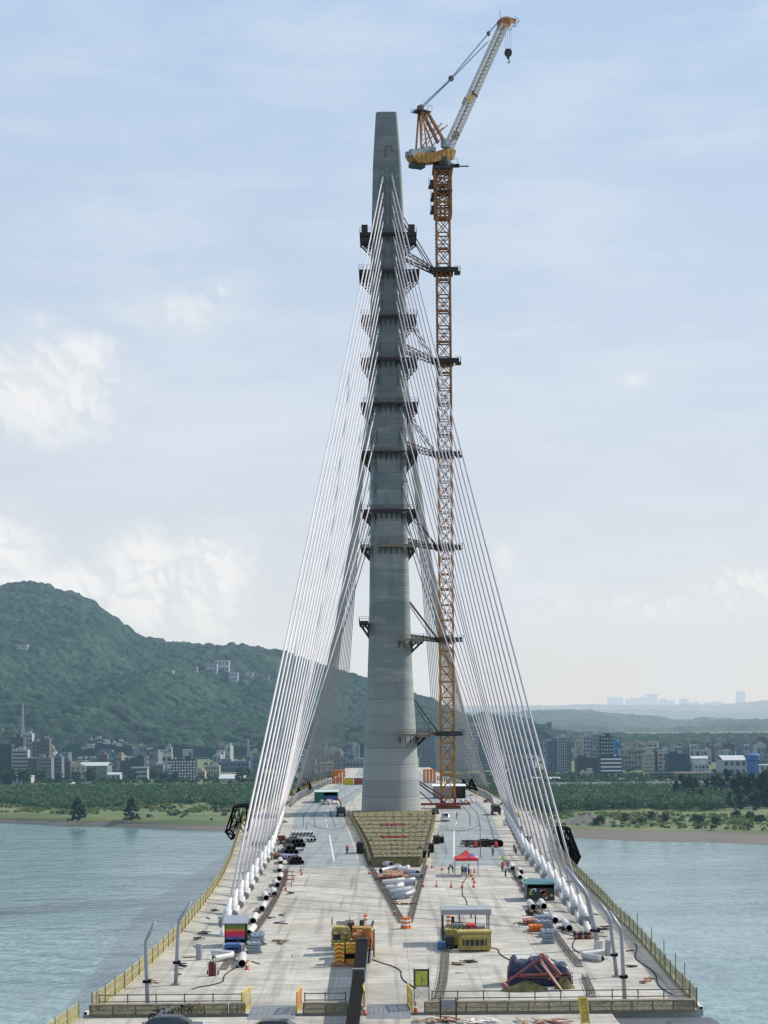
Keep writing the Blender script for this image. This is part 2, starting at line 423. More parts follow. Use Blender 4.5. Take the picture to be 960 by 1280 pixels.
HILL = hill('hill', [(-260,790),(-120,760),(-60,744),(0,736),(30,734),(50,735),(75,743),(100,750),(122,761),(140,774),(158,788),(172,798),(190,804),(212,809),(240,812),(265,812),(290,811),(320,815),(350,820),(378,829),(400,837),(430,847),(460,857),(490,868),(520,880),(545,893),(575,908),(620,925),(690,938)],
     1700, 3000, 760, 420, fm, 17.0, 9.5, 80, 420, 3)
fm2 = forest_mat('ridge_forest', (.025, .045, .022), (.055, .085, .035), 2.0)
hill('hill', [(380,915),(440,906),(500,900),(540,896),(600,895),(640,895),(665,893),(692,891),(720,892),(742,893),(760,897),(790,902),(815,905),(850,910),(870,909),(885,907),(910,909),(935,911),(960,913),(1000,918),(1080,930),(1200,930)],
     4400, 7200, 420, 110, fm2, 34.0, 12, 70, 800, 23, pw=.8)
hill('hill', [(430,935),(520,925),(580,918),(640,913),(668,914),(690,918),(715,922),(740,924),(780,925),(820,926),(860,924),(900,926),(940,925),(980,923),(1080,926)],
     1900, 2900, 520, 130, fm, 17.0, 8, 16, 300, 63, pw=.9)
fm3 = forest_mat('far_ridge_forest', (.03, .05, .03), (.05, .08, .04), 5.0)
hill('hill', [(300,905),(420,892),(500,887),(560,884),(620,884),(660,884),(700,884),(730,882),(770,883),(800,883),(830,883),(860,882),(890,883),(905,883),(930,880),(950,878),(975,876),(1050,873),(1200,880)],
     10500, 15500, 420, 60, fm3, 70.0, 14, 110, 1800, 43)
# ================================================================== bridge deck
LP = [(83,1280),(122,1259),(154,1234),(185,1206),(222,1169),(250,1134),(272,1103),(286,1075),(293,1053),(300,1031)]
RP = [(880,1263),(865,1246),(850,1231),(832,1209),(813,1187),(793,1164),(772,1145),(760,1130),(720,1090),(700,1066)]
lq = sorted([(G(*p).y, G(*p).x) for p in LP]); rq = sorted([(G(*p).y, G(*p).x) for p in RP])
lq += [(395,-33.5),(450,-32),(520,-28.5),(570,-25),(640,-22),(900,-22)]; rq += [(330,36.5),(395,37.5),(450,36),(520,32),(570,29),(640,26),(900,26)]
def LX(d): return interp(d, [q[0] for q in lq], [q[1] for q in lq])
def RX(d): return interp(d, [q[0] for q in rq], [q[1] for q in rq])
def deck_z(d): return DK - max(0, d-575)*.012
def concrete_deck(name, lo, hi, stain, warm=None):
    m = bpy.data.materials.new(name); m.use_nodes = True
    nt = m.node_tree; nd = Nd(nt); b = nt.nodes['Principled BSDF']; b.inputs['Roughness'].default_value = .85
    p = nd.pos(); X, Y, Z = nd.xyz(p)
    n1 = nd.noise(p, .22, 7, .72); n2 = nd.noise(p, .9, 6, .7, scl=(.25, 1, 1)); n3 = nd.noise(p, .05, 4, .6); n4 = nd.noise(p, 3.5, 4, .7)
    c = nd.mix(nd.sstep(n1, .3, .7), lo, hi)
    c = nd.mix(nd.math('MULTIPLY', nd.sstep(n2, .46, .74), .7), c, stain)
    c = nd.mix(nd.math('MULTIPLY', nd.sstep(n3, .46, .68), .55), c, tuple(v*.72 for v in lo))
    c = nd.mix(nd.math('MULTIPLY', nd.sstep(n4, .58, .76), .5), c, tuple(v*.5 for v in stain))
    # pour joints: across every 9 m, lengthwise every 6 m
    fy = nd.math('ABSOLUTE', nd.math('SUBTRACT', nd.math('FRACT', nd.math('DIVIDE', Y, 9.0)), .5))
    fx = nd.math('ABSOLUTE', nd.math('SUBTRACT', nd.math('FRACT', nd.math('DIVIDE', nd.math('ADD', X, 1.1), 6.5)), .5))
    jn = nd.math('MAXIMUM', nd.sstep(fy, .016, .004), nd.sstep(fx, .014, .003))
    c = nd.mix(nd.math('MULTIPLY', jn, nd.math('MULTIPLY', n1, .55)), c, tuple(v*.35 for v in stain))
    # tyre tracks, lengthwise streaks
    tr = nd.noise(p, .8, 3, .5, scl=(1, .03, 1)); c = nd.mix(nd.math('MULTIPLY', nd.sstep(tr, .53, .66), nd.math('MULTIPLY', n3, .75)), c, tuple(v*.6 for v in stain))
    if warm:
        wn = nd.noise(p, .12, 5, .65, loc=(9, 3, 0)); c = nd.mix(nd.math('MULTIPLY', nd.sstep(wn, .54, .72), .6), c, warm)
    nt.links.new(c, b.inputs['Base Color'])
    bp = nt.nodes.new('ShaderNodeBump'); bp.inputs['Strength'].default_value = .25; bp.inputs['Distance'].default_value = .05
    nt.links.new(n4, bp.inputs['Height']); nt.links.new(bp.outputs[0], b.inputs['Normal'])
    return m
m_deck = concrete_deck('deck_concrete', (.325,.306,.27), (.52,.50,.45), (.135,.125,.105), (.33,.255,.16))
m_memb = concrete_deck('membrane', (.225,.258,.27), (.285,.32,.33), (.16,.185,.195))
m_side = mat('deck_side_steel', (.30,.32,.33), .6, .2, .15, .3)
ds = [125.9] + list(np.arange(128, 700, 4.0)) + list(range(700, 901, 20))
V = []; Fq = []
for d in ds:
    l, r, z = LX(d), RX(d), deck_z(d)
    V += [(l,d,z),(r,d,z),(r,d,z-.5),(r-7,d,z-3.6),(l+7,d,z-3.6),(l,d,z-.5)]
n = 6
for k in range(len(ds)-1):
    for i in range(n):
        j = (i+1) % n; Fq.append((k*n+i, k*n+j, (k+1)*n+j, (k+1)*n+i))
V = np.array(V); Fq = np.array(Fq)
dk = np_mesh('bridge_deck', V, Fq, [m_deck, m_side]); struct(dk)
mi = np.array([0 if i % n == 0 else 1 for i in range(len(Fq))], dtype=np.int32); dk.data.polygons.foreach_set('material_index', mi)
m = MB(); d = 125.9; l, r = LX(d), RX(d)
m.add([(l,d,DK),(r,d,DK),(r,d,DK-.5),(r-7,d,DK-3.6),(l+7,d,DK-3.6),(l,d,DK-.5)], [(0,1,2,3,4,5)]); 
struct(m.build('deck_end_face', m_side))
# next segment towards us, a little lower, with the steel box still bare on the right
d0, d1 = 96.0, 124.6; zs = DK-.02
m = MB(); l0, r0, l1 = LX(121)-2.0, 18.0, LX(124.6)-.02
m.add([(l0,d0,zs),(r0,d0,zs),(r0,d1,zs),(l1,d1,zs),(l0,d0,zs-.4),(r0,d0,zs-.4),(r0,d1,zs-.4),(l1,d1,zs-.4)], [(0,1,2,3),(0,4,5,1),(1,5,6,2),(2,6,7,3),(3,7,4,0)])
struct(m.build('deck_segment', m_deck))
m_bare = mat('bare_steel_deck', (.085,.095,.115), .55, .3, .25, .5, col2=(.13,.14,.16))
m = MB(); r1 = RX(125.9)
m.add([(r0+.02,d0,zs-.35),(r1+2.6,d0,zs-.35),(r1+.3,d1,zs-.35),(r0+.02,d1,zs-.35),(r1-3,d0,zs-3.5),(r1-6,d1,zs-3.5),(r0+.02,d0,zs-3.5),(r0+.02,d1,zs-3.5)], [(0,1,2,3),(1,4,5,2),(0,6,4,1),(3,2,5,7),(6,7,5,4)])
for k in range(26):
    q = random.random(); xx = lerp(r0+1, r1-1.5, q); yy = random.uniform(112,123); m.box((xx,yy,zs-.33), (random.uniform(.1,.5),random.uniform(.1,.8),.03))
struct(m.build('steel_deck_segment', m_bare))
# bluish waterproofed carriageways beyond the concrete apron (either side of the pylon)
m = MB()
def road_strip(xl, xr, d0, d1, step=6):
    dd = list(np.arange(d0, d1, step)) + [d1]
    for a, c in zip(dd[:-1], dd[1:]): m.quad((xl(a),a,deck_z(a)+.004),(xr(a),a,deck_z(a)+.004),(xr(c),c,deck_z(c)+.004),(xl(c),c,deck_z(c)+.004))
vl = lambda d: interp(d, [251,320,385,440,520,600,900],[-4.0,-7.3,-10.8,-10.8,-7,-3,-3])
vr = lambda d: interp(d, [251,320,385,440,520,600,900],[7.6,10.6,14.2,14.2,10,6.4,6.4])
cabl = lambda d: interp(d, [170,260,340,395,460,570,620,900],[-17.9,-19.6,-23.5,-26.0,-26.0,-21.5,-17,-17])
cabr = lambda d: interp(d, [170,260,340,395,460,570,620,900],[22.2,23.6,27.5,30.0,30.0,25.5,21,21])
road_strip(lambda d: cabl(d)+3.2, vl, 251, 900); road_strip(vr, lambda d: cabr(d)-3.2, 251, 900)
struct(m.build('road', m_memb))
# painted lane lines
m_line = mat('lane_paint', (.62,.63,.62), .8, 0, .25, .8); m_dark = mat('joint_tar', (.09,.10,.11), .9, 0, .3, 1.0)
m = MB()
def lane(fx, d0, d1, dash, gap, w):
    d = d0
    while d < d1:
        e = min(d1, d+dash); k = max(1, int((e-d)/8))
        for i in range(k):
            a = lerp(d, e, i/k); c = lerp(d, e, (i+1)/k)
            m.quad((fx(a)-w,a,deck_z(a)+.008),(fx(a)+w,a,deck_z(a)+.008),(fx(c)+w,c,deck_z(c)+.008),(fx(c)-w,c,deck_z(c)+.008))
        d += dash+gap
lane(lambda d: lerp(cabl(d)+3.2, vl(d), .66), 262, 330, 60, 12, .12); lane(lambda d: lerp(vr(d), cabr(d)-3.2, .28), 262, 345, 70, 12, .12)
lane(lambda d: lerp(cabl(d)+3.2, vl(d), .66), 345, 700, 8, 12, .1); lane(lambda d: lerp(vr(d), cabr(d)-3.2, .3), 352, 700, 8, 12, .1)
m.cur = 1
for f in (.2, .42, .8): lane(lambda d, f=f: lerp(cabl(d)+3.2, vl(d), f), 345, 560, 300, 1, .13)
for f in (.55, .72, .9): lane(lambda d, f=f: lerp(vr(d), cabr(d)-3.2, f), 300 if f > .8 else 345, 560, 300, 1, .16)
for f in range(262, 520, 14):
    for xl, xr in ((lambda d: cabl(d)+3.2, vl), (vr, lambda d: cabr(d)-3.2)): m.quad((xl(f),f,DK+.0075),(xr(f),f,DK+.0075),(xr(f),f+.22,DK+.0075),(xl(f),f+.22,DK+.0075))
struct(m.build('road_marking', [m_line, m_dark]))
# ================================================================== pylon
PROF = [(138,469.5,496.5),(200,466,501.5),(250,465,504),(300,464,506),(350,463,507.5),(430,462.5,508),(500,462,508.5),(570,462.5,509),(650,463,509.5),
        (700,462,511),(750,461.5,512.5),(800,460.6,514.3),(850,459,516.5),(900,456.5,519.7),(950,454.2,522.6),(1000,452,526),(1022,451,528)]
PZ = []; 
for y, a, c in PROF:
    pa, pc = P(a, y, PD-5), P(c, y, PD-5); PZ.append(((pa.z+pc.z)/2, (pa.x+pc.x)/2, (pc.x-pa.x)/2))
PZ.sort()
zz_ = [q[0] for q in PZ]
def pxc(z): return interp(z, zz_, [q[1] for q in PZ])
def pa_(z): return interp(z, zz_, [q[2] for q in PZ])
def pb_(z): return interp(z, [20, 45, 80, 120, 197], [9.0, 7.6, 6.4, 5.8, 4.2])
mc = bpy.data.materials.new('pylon_concrete'); mc.use_nodes = True
nt = mc.node_tree; nd = Nd(nt); b = nt.nodes['Principled BSDF']; b.inputs['Roughness'].default_value = .8
p = nd.pos(); X, Y, Z = nd.xyz(p)
lift = nd.math('FLOOR', nd.math('DIVIDE', nd.math('SUBTRACT', Z, 20.0), 4.1))
wn = nt.nodes.new('ShaderNodeTexWhiteNoise'); wn.noise_dimensions = '1D'; nt.links.new(lift, wn.inputs['W'])
c = nd.mix(wn.outputs['Value'], (.145,.170,.176), (.225,.250,.252))
c = nd.mix(nd.math('MULTIPLY', nd.sstep(nd.noise(p, .5, 6, .7, scl=(1,1,.12)), .42, .66), .75), c, (.14,.16,.165))
c = nd.mix(nd.math('MULTIPLY', nd.sstep(nd.noise(p, .35, 6, .7, scl=(.35,.35,1.2)), .46, .7), .75), c, (.30,.32,.31))
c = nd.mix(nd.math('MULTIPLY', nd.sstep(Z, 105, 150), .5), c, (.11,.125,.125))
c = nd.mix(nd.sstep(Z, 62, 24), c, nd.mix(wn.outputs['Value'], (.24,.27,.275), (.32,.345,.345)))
f1 = nd.math('FRACT', nd.math('DIVIDE', nd.math('SUBTRACT', Z, 20.0), 4.1)); f2 = nd.math('FRACT', nd.math('DIVIDE', Z, 1.37)); f3 = nd.math('FRACT', nd.math('DIVIDE', X, 1.25))
ln = nd.math('MAXIMUM', nd.math('MULTIPLY', nd.sstep(f1, .06, .0), .75), nd.math('MULTIPLY', nd.math('MAXIMUM', nd.sstep(f2, .13, .02), nd.sstep(f3, .1, .02)), nd.math('MULTIPLY', nd.noise(p, .3, 4, .6), .5)))
c = nd.mix(ln, c, (.065,.075,.08))
nt.links.new(c, b.inputs['Base Color'])
zs_ = sorted(set(list(np.linspace(15.5, PZ[-1][0], 70))))
pyl = thing('pylon', 'tall tapering grey concrete bridge tower rising from the deck between the cables', 'bridge tower', (AX, PD, DK))
V = []; NS = 48
for z in zs_:
    a, bb, xc = pa_(z), pb_(z), pxc(z)
    pw = interp(z, [20, 38, 55, 75, 120, 197], [1.75, 2.1, 3.2, 4.6, 6.0, 8.0])
    for i in range(NS):
        t = 2*math.pi*(i+.5)/NS; ct, st = math.cos(t), math.sin(t)
        V.append((xc + a*math.copysign(abs(ct)**(2/pw), ct) - AX, bb*math.copysign(abs(st)**(2/pw), st), z-DK))
Fq = [(k*NS+i, k*NS+(i+1)%NS, (k+1)*NS+(i+1)%NS, (k+1)*NS+i) for k in range(len(zs_)-1) for i in range(NS)]
m = MB(); m.add(V, Fq); m.add([V[(len(zs_)-1)*NS+i] for i in range(NS)], [tuple(range(NS))])
sh = m.build('shaft', mc, pyl); smooth_angle(sh, 30)
# anchor boxes: arched recess frames on the front face where stay cables enter
TOPY = [217,237,255,273,292,312,332,353,375,401,431,452,472,505,543,580,610,645]
def off_t(z): return interp(z, [100, 130, 150, 172], [3.6, 2.7, 1.9, 1.05])
TOPZ = [P(480, y, PD-5.5).z for y in TOPY]
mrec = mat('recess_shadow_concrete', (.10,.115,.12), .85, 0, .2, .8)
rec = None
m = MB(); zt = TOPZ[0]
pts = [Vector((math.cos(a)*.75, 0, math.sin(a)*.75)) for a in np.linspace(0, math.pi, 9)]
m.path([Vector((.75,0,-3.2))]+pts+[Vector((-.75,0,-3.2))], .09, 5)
for z in TOPZ:
    for s in (-1, 1):
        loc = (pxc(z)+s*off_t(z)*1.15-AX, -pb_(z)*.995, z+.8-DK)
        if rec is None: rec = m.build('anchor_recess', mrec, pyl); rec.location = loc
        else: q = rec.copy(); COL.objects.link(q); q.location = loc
zb = P(480, 188, PD-5).z
m = MB(); m.box((0,0,0),(1.8,.2,.16)); m.box((-.8,0,-1.3),(.5,.2,2.6)); m.box((.75,0,-.5),(.14,.2,1.0))
o = m.build('opening_frame', mrec, pyl); o.location = (pxc(zb)-AX+.5, -pb_(zb)-.05, zb-DK+1.2)
# ================================================================== stay cables
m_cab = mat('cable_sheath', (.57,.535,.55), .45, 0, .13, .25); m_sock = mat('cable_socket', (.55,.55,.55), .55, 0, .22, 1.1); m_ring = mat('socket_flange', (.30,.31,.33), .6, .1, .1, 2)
m_cabr = mat('cable_sheath_shaded', (.33,.315,.355), .45, 0, .15, .25)  # right fan: same sheath as the left, with shade put into its colour
m_gp = mat('guide_pipe_blue_grey', (.17,.23,.28), .45, .1, .1, 1)  # dark bluish tone of the tubes at the upper cable ends
m_cabfar = mat('far_cable_sheath', (.29,.30,.315), .5, 0, .05, .5)
ORD = ['first','second','third','fourth','fifth','sixth','seventh','eighth','ninth','tenth','eleventh','twelfth','thirteenth','fourteenth','fifteenth','sixteenth','seventeenth','eighteenth']
NEARD = [171,180,189.5,199,209,219,229,239,249,259,269,279,289,299,309,319,329,339]
FARD = list(np.linspace(618, 428, 28)); FARZ = list(np.interp(np.linspace(0,17,28), range(18), TOPZ))
def cable(side, near, k):
    D = float((NEARD if near else FARD)[k]); z1 = float((TOPZ if near else FARZ)[k]); s = -1 if side == 'left' else 1
    base = Vector(((cabl if s < 0 else cabr)(D), D, deck_z(D)))
    top = Vector((pxc(z1) + s*off_t(z1), PD + (-1 if near else 1)*(pb_(z1)-.15), z1))
    dv = (top-base).normalized(); Ln = (top-base).length
    if near: grp = f'stay cables in front of the tower on the {side}'
    else: lab = f'slender grey stay cable in the dense sheet behind the tower on its {side} side'; grp = f'stay cables behind the tower on the {side}'
    if near: lab = f'{ORD[k]} white stay cable in front of the tower from the outermost of the {side} fan'
    t = thing('stay_cable', lab, 'stay cable', base, 0, grp)
    mb = MB()
    # slight catenary sag
    pts = []
    for i in range(13):
        f = i/12; q = base.lerp(top, f); q.z -= .0045*Ln*4*f*(1-f); pts.append(q)
    st = 5.2
    pts[0] = base + dv*st
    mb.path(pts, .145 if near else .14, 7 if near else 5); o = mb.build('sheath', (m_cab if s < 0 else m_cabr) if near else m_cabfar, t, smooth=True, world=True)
    mb = MB(); mb.path([base - dv*.3, base + dv*1.0, base+dv*1.01, base+dv*3.0], [.36,.36,.34,.34] , 12)
    mb.build('guide_pipe', m_sock if near else m_cabfar, t, True, True)
    if near:
        mb = MB(); mb.path([base+dv*2.3, base+dv*2.31, base+dv*4.2, base+dv*4.5, base+dv*6.2], [.50,.53,.50,.33,.19], 16); mb.build('damper_housing', m_sock, t, True, True)
        mb = MB(); mb.path([base+dv*1.95, base+dv*1.96, base+dv*2.4], [.5,.78,.78], 18); smooth_angle(mb.build('flange', m_ring, t, False, True), 50)
    mb = MB(); mb.path([top - dv*(7.0 if near else 4), top - dv*(6.9 if near else 3.9), top+dv*.3], [.16,.25,.27], 8); mb.build('tower_pipe', m_gp if near else m_cabfar, t, True, True)
for side in ('left', 'right'):
    for near in (True, False):
        for k in range(18 if near else 28): cable(side, near, k)
# ================================================================== work platforms on the tower
m_rust = mat('dark_rusty_steel', (.04,.033,.035), .75, .3, .4, 1.2); m_plank = mat('platform_plank', (.20,.17,.13), .85, 0, .3, 1.2); m_rail = mat('platform_rail', (.14,.12,.11), .7, .3, .3, 2)
def platform(ypx, l=True, r=True, front=True, lw=3.0, rw=3.2, hh=4.0, label='', fx=None, extra=False):
    z = P(480, ypx, PD).z; a, bb, xc = pa_(z)+.05, pb_(z)+.05, pxc(z)
    t = thing('work_platform', label, 'work platform', (xc, PD, z), 0, 'work platforms bracketed to the tower')
    yf = -bb
    deck, fb, rl = MB(), MB(), MB()
    def rail(p, q, n):
        p, q = Vector(p), Vector(q)
        for h in (.55, 1.1): rl.beam(p+Vector((0,0,h)), q+Vector((0,0,h)), .07)
        for i in range(n+1): w = p.lerp(q, i/n); rl.beam(w, w+Vector((0,0,1.15)), .07)
    for s, on, wd in ((-1, l, lw), (1, r, rw)):
        if not on: continue
        br = MB()
        x0, x1 = s*a, s*(a+wd); y0, y1 = yf-1.3, bb*.9
        deck.box(((x0+x1)/2, (y0+y1)/2, 0), (wd, y1-y0, .28)); deck.box(((x0+x1)/2, y0+.1, -.45), (wd, .2, .6)); deck.box((x1-s*.1,(y0+y1)/2,-.4),(.2,y1-y0,.5))
        for k in range(4):
            yy = lerp(y0+.4, y1-.4, k/3)
            br.beam((x0, yy, -hh), (x1-s*.2, yy, -.3), .28); br.beam((x0+s*.15, yy, -hh), (x0+s*.15, yy, -.2), .25)
            br.beam((x0, yy, -hh*.5), ((x0+x1)/2, yy, -.3), .2); br.beam((lerp(x0,x1,.55), yy, -hh*.45), (lerp(x0,x1,.55), yy, -.2), .18)
        for h in (-hh*.33, -hh*.62):
            f = 1+h/hh
            br.beam((x0+(x1-x0)*f, y0+.4, h), (x0+(x1-x0)*f, y1-.4, h), .2)
        br.build('bracket', m_rust, t)
        rail((x0,y0,.14),(x1,y0,.14),3); rail((x1,y0,.14),(x1,y1,.14),5)
        if extra:
            deck.box(((x0+x1)/2+s*.2, y0+1.4, 1.2), (wd*.55, 2.0, 1.9)); br.beam((x1-s*.4,y0,2),(x1-s*.4,y0,5.2),.12); deck.box(((x0+x1)/2, y0+1.5, -1.6), (wd*.8, 2.4, 1.2))
    if front:
        f0, f1 = (-a, a) if fx is None else (P(fx[0], ypx, PD+yf).x-xc, P(fx[1], ypx, PD+yf).x-xc)
        deck.box(((f0+f1)/2, yf-.65, 0), (f1-f0, 1.3, .28)); deck.box(((f0+f1)/2, yf-1.28, -.25), (f1-f0, .1, .5))
        k = max(2, int((f1-f0)/1.3))
        for i in range(k+1):
            xx = lerp(f0+.2, f1-.2, i/k); fb.beam((xx, yf, -1.9), (xx, yf-1.1, -.2), .18); fb.beam((xx, yf-.08, -2.2), (xx, yf-.08, -.2), .16)
        rail((f0, yf-1.25, .14), (f1, yf-1.25, .14), 6)
    deck.build('deck_boards', m_plank if fx else m_rust, t); rl.build('railing', m_rail, t)
    if fb.v: fb.beam((f0,yf-.05,-.16),(f1,yf-.05,-.16),.1); fb.build('front_bracket', m_rust, t)
    return t
platform(300, label='highest dark work platform with cabin and mast, bracketed to the tower near its top', lw=2.9, rw=3.0, hh=3.2, extra=True)
platform(346, label='second highest work platform, carrying the uppermost tie to the tower crane', lw=2.9, rw=3.4, hh=3.4)
platform(402, label='third dark work platform from the top of the tower, without a crane tie', lw=2.3, rw=2.6, hh=3.0)
platform(455, label='fourth work platform from the top, joined to the second crane tie', lw=2.3, rw=2.8, hh=3.4)
platform(510, label='fifth dark work platform from the top, halfway between two crane ties', lw=2.2, rw=2.8, hh=3.4)
platform(570, label='sixth work platform from the top, joined to the third crane tie', lw=2.2, rw=2.6, hh=3.2)
platform(642, label='seventh work platform with a row of brackets along its front ledge', lw=2.2, rw=2.4, hh=2.6)
platform(685, label='rusty work platform halfway up the tower, wrapped around its front and right', lw=2.3, rw=2.0, hh=2.8, fx=(474,511))
platform(779, label='lone platform basket on the left face of the tower, low down', r=False, front=False, lw=2.4, hh=3.6)
platform(801, label='plank platform with hanging brackets on the right corner below the lone basket', l=False, rw=3.0, hh=3.0, fx=(498,514))
platform(918, label='lowest plank platform on the right corner of the tower, lit by the sun', l=False, rw=3.0, hh=3.0, fx=(499,520.5))
# ================================================================== tower crane
CD = 415.0
m_yel = mat('crane_ochre', (.36,.19,.045), .55, .1, .25, .8); m_or = mat('crane_rust_brown', (.27,.115,.04), .6, .1, .3, .8); m_dk = mat('crane_dark_steel', (.045,.045,.05), .6, .3, .3, 1)
m_wh = mat('crane_white_lattice', (.47,.46,.43), .5, .1, .12, .8); m_gr = mat('crane_grey_box', (.20,.25,.28), .5, .1, .2, .8); m_rope = mat('wire_rope', (.18,.22,.27), .5, .4, .1, 1)
cb = P(560, 1009, CD); cb.z = DK
crane = thing('tower_crane', 'tall orange luffing tower crane tied to the right side of the bridge tower', 'tower crane', cb)
zt = P(554, 206, CD).z - DK
m = MB(); m.cur = 0
zc = P(554, 545, CD).z-DK
MW = 3.5
def mast_seg(z0, z1, name, mt, w=MW, r=.2, ch=.46, n=None):
    mb = MB(); n = n or max(1, round((z1-z0)/4.05)); h = (z1-z0)/n
    for sx in (-1,1):
        for sy in (-1,1): mb.beam((sx*w/2,sy*w/2,z0),(sx*w/2,sy*w/2,z1),ch)
    for k in range(n+1):
        z = z0+k*h
        for sx, sy, tx, ty in ((-1,-1,1,-1),(1,-1,1,1),(1,1,-1,1),(-1,1,-1,-1)):
            p = lambda a, b, zz: Vector((a*w/2, b*w/2, zz))
            mb.beam(p(sx,sy,z), p(tx,ty,z), r*1.5)
            if k < n:
                zm = z+h
                mb.beam(p(sx,sy,z), p(tx,ty,zm), r); mb.beam(p(tx,ty,z), p(sx,sy,zm), r)
                if k % 2 == 0: mb.beam(p(sx,sy,z+h*.5), p(tx,ty,z+h*.5), r*.8)
    # ladder rungs and landings inside
    for k in range(int((z1-z0)/1.0)):
        z = z0+k; mb.box((-w*.5-.28, -w*.3, z), (.28, .5, .16))
    for k in range(0, n, 2): mb.box((0, 0, z0+k*h+.3), (w*.72, w*.72, .12))
    return mb.build(name, mt, crane)
mast_seg(.8, zc, 'lower_mast', mat('mast_ochre_brown', (.40,.19,.045), .6, .1, .3, .8)); mast_seg(zc, zt-2, 'upper_mast', m_or)
zk0, zk1 = P(554, 271, CD).z-DK, P(554, 212, CD).z-DK
mb = MB(); w = 4.4
for sx in (-1,1):
    for sy in (-1,1): mb.beam((sx*w/2,sy*w/2,zk0),(sx*w/2,sy*w/2,zk1),.4)
for i in range(5):
    z = lerp(zk0, zk1, i/4)
    for a, c in (((-1,-1),(1,-1)),((1,-1),(1,1)),((1,1),(-1,1)),((-1,1),(-1,-1))):
        mb.beam((a[0]*w/2,a[1]*w/2,z),(c[0]*w/2,c[1]*w/2,z),.32)
        if i < 4: z2 = lerp(zk0, zk1, (i+1)/4); mb.beam((a[0]*w/2,a[1]*w/2,z),(c[0]*w/2,c[1]*w/2,z2),.25); mb.beam((c[0]*w/2,c[1]*w/2,z),(a[0]*w/2,a[1]*w/2,z2),.25)
mb.build('climbing_cage', m_or, crane)
mb = MB()
for zz, ww in ((lerp(zk0,zk1,.08),1.1),(lerp(zk0,zk1,.35),1.0),(lerp(zk0,zk1,.62),1.5)):
    mb.box((-w/2-ww/2-.1,-.4,zz),(ww,3,.18)); mb.box((-w/2-ww/2,-.4,zz+.9),(ww*.6,2.2,1.4)); mb.beam((-w/2-ww,-1.9,zz),(-w/2-ww,-1.9,zz+2.1),.12)
mb.box((0,0,lerp(zk0,zk1,.5)),(w+.6,w+.6,.3)); mb.box((0,0,zk1-.2),(w+1.0,w+1.0,.8))
mb.build('cage_platform', m_dk, crane)
mb = MB(); mb.lathe([(2.2,zk1+.2),(2.5,zk1+.5),(2.5,zk1+1.7),(2.1,zk1+2.0),(2.1,zk1+2.8)], n=20); mb.box((2.9,0,zk1+1.0),(3.2,2.4,.25)); mb.box((5.2,-.4,zk1+.7),(3.6,.35,.25))
for xx in (2.6,4.0): mb.beam((xx,-1.2,zk1+1),(xx,-1.2,zk1+2.4),.09)
mb.beam((2.6,-1.2,zk1+2.4),(4.0,-1.2,zk1+2.4),.09); mb.build('turntable', m_dk, crane)
# upper works in the plane of the jib, swung 32 degrees out of the picture plane
UP = bpy.data.objects.new('upper_works', None); COL.objects.link(UP); UP.parent = crane; UP.location = (0,0,0); TH = math.radians(32); UP.rotation_euler = (0,0,TH)
def U(px, py, side=0.0):
    """point of the slewing frame: along-jib distance and height read off the elevation"""
    u, w = unroll(px, py); s_ = (u*CD/F-cb.x)/(math.cos(TH)-u*math.sin(TH)/F); d = CD+s_*math.sin(TH)
    return Vector((s_, side, CZ-w*d/F-DK))
cshift = P(554,206,CD).x-cb.x
UP.location = (cshift*0, 0, 0)
mb = MB()
poly = [U(512,197),U(519,206),U(541,204),U(563,201),U(566,190),U(556,187),U(540,192),U(516,194)]
mb.prism([q+Vector((0,-1.7,0)) for q in poly], (0,3.4,0))
for i in range(9): q = U(lerp(518,560,i/8), lerp(200,195,i/8), -1.75); mb.box(q, (.18,.14,2.1))
mb.build('counter_jib', m_yel, UP)
mb = MB()
for px, py, sx, sz in ((515,193,2.4,2.2),(524,191,2.2,1.4),(530,189,2.4,1.7),(537,188,2.0,1.6)): mb.box(U(px,py,-.9), (sx,1.3,sz*.75)); mb.box(U(px,py,1.0), (sx,1.0,sz*.7))
mb.build('winch', m_gr, UP)
mb = MB(); mb.box(U(517,207,0),(1.8,2.2,1.0)); mb.box(U(524,207.5,0),(2.4,2.2,1.1)); mb.build('counterweight', m_dk, UP)
mb = MB(); mb.box(U(551,183,-2.3),(2.1,1.6,2.1)); mb.box(U(551.6,183,-3.13),(1.5,.06,1.2)); mb.build('cab', m_gr, UP)
mb = MB(); apex = U(525.5,138)
for s in (-1,1):
    mb.beam(U(523,191,s*1.3), apex+Vector((0,s*.8,0)), .38); mb.beam(U(530,186,s*1.3), U(526.5,140,s*.8), .3)
    mb.beam(U(544,181,s*1.2), U(528,141,s*.8), .3); mb.beam(U(551,177,s*1.3), U(531,140,s*.9), .62)
    for k in range(5):
        f = k/5; mb.beam(U(lerp(544,528,f),lerp(181,141,f),s*1.1), U(lerp(551,531,f+.1),lerp(177,140,f+.1),s*1.1), .2)
    mb.beam(U(530,184,s*1.2), U(541,165,s*1.2), .2); mb.beam(U(543,164,s), U(550,155,s), .25); mb.beam(U(547,166,s), U(557,158,s), .25)
for k in range(8): f = k/8; mb.beam(U(lerp(523,525.5,f),lerp(191,138,f),-1), U(lerp(530,526.5,f),lerp(186,140,f),-1), .12)
mb.build('a_frame', m_or, UP)
mb = MB(); mb.box(U(527,140,0),(4.2,3.0,.25)); mb.lathe([(.8,-.5),(.8,.5)], U(525.5,135,0), 12, 'Y')
for px in (518,523,531,536):
    for s in (-1.5,1.5): mb.beam(U(px,140,s),U(px,134,s),.08)
for s in (-1.5,1.5): mb.beam(U(518,134.5,s),U(523,134.5,s),.08); mb.beam(U(531,134.5,s),U(536,134.5,s),.08)
mb.build('apex_platform', m_dk, UP)
J0, J1 = U(559.5,187), U(629,33)
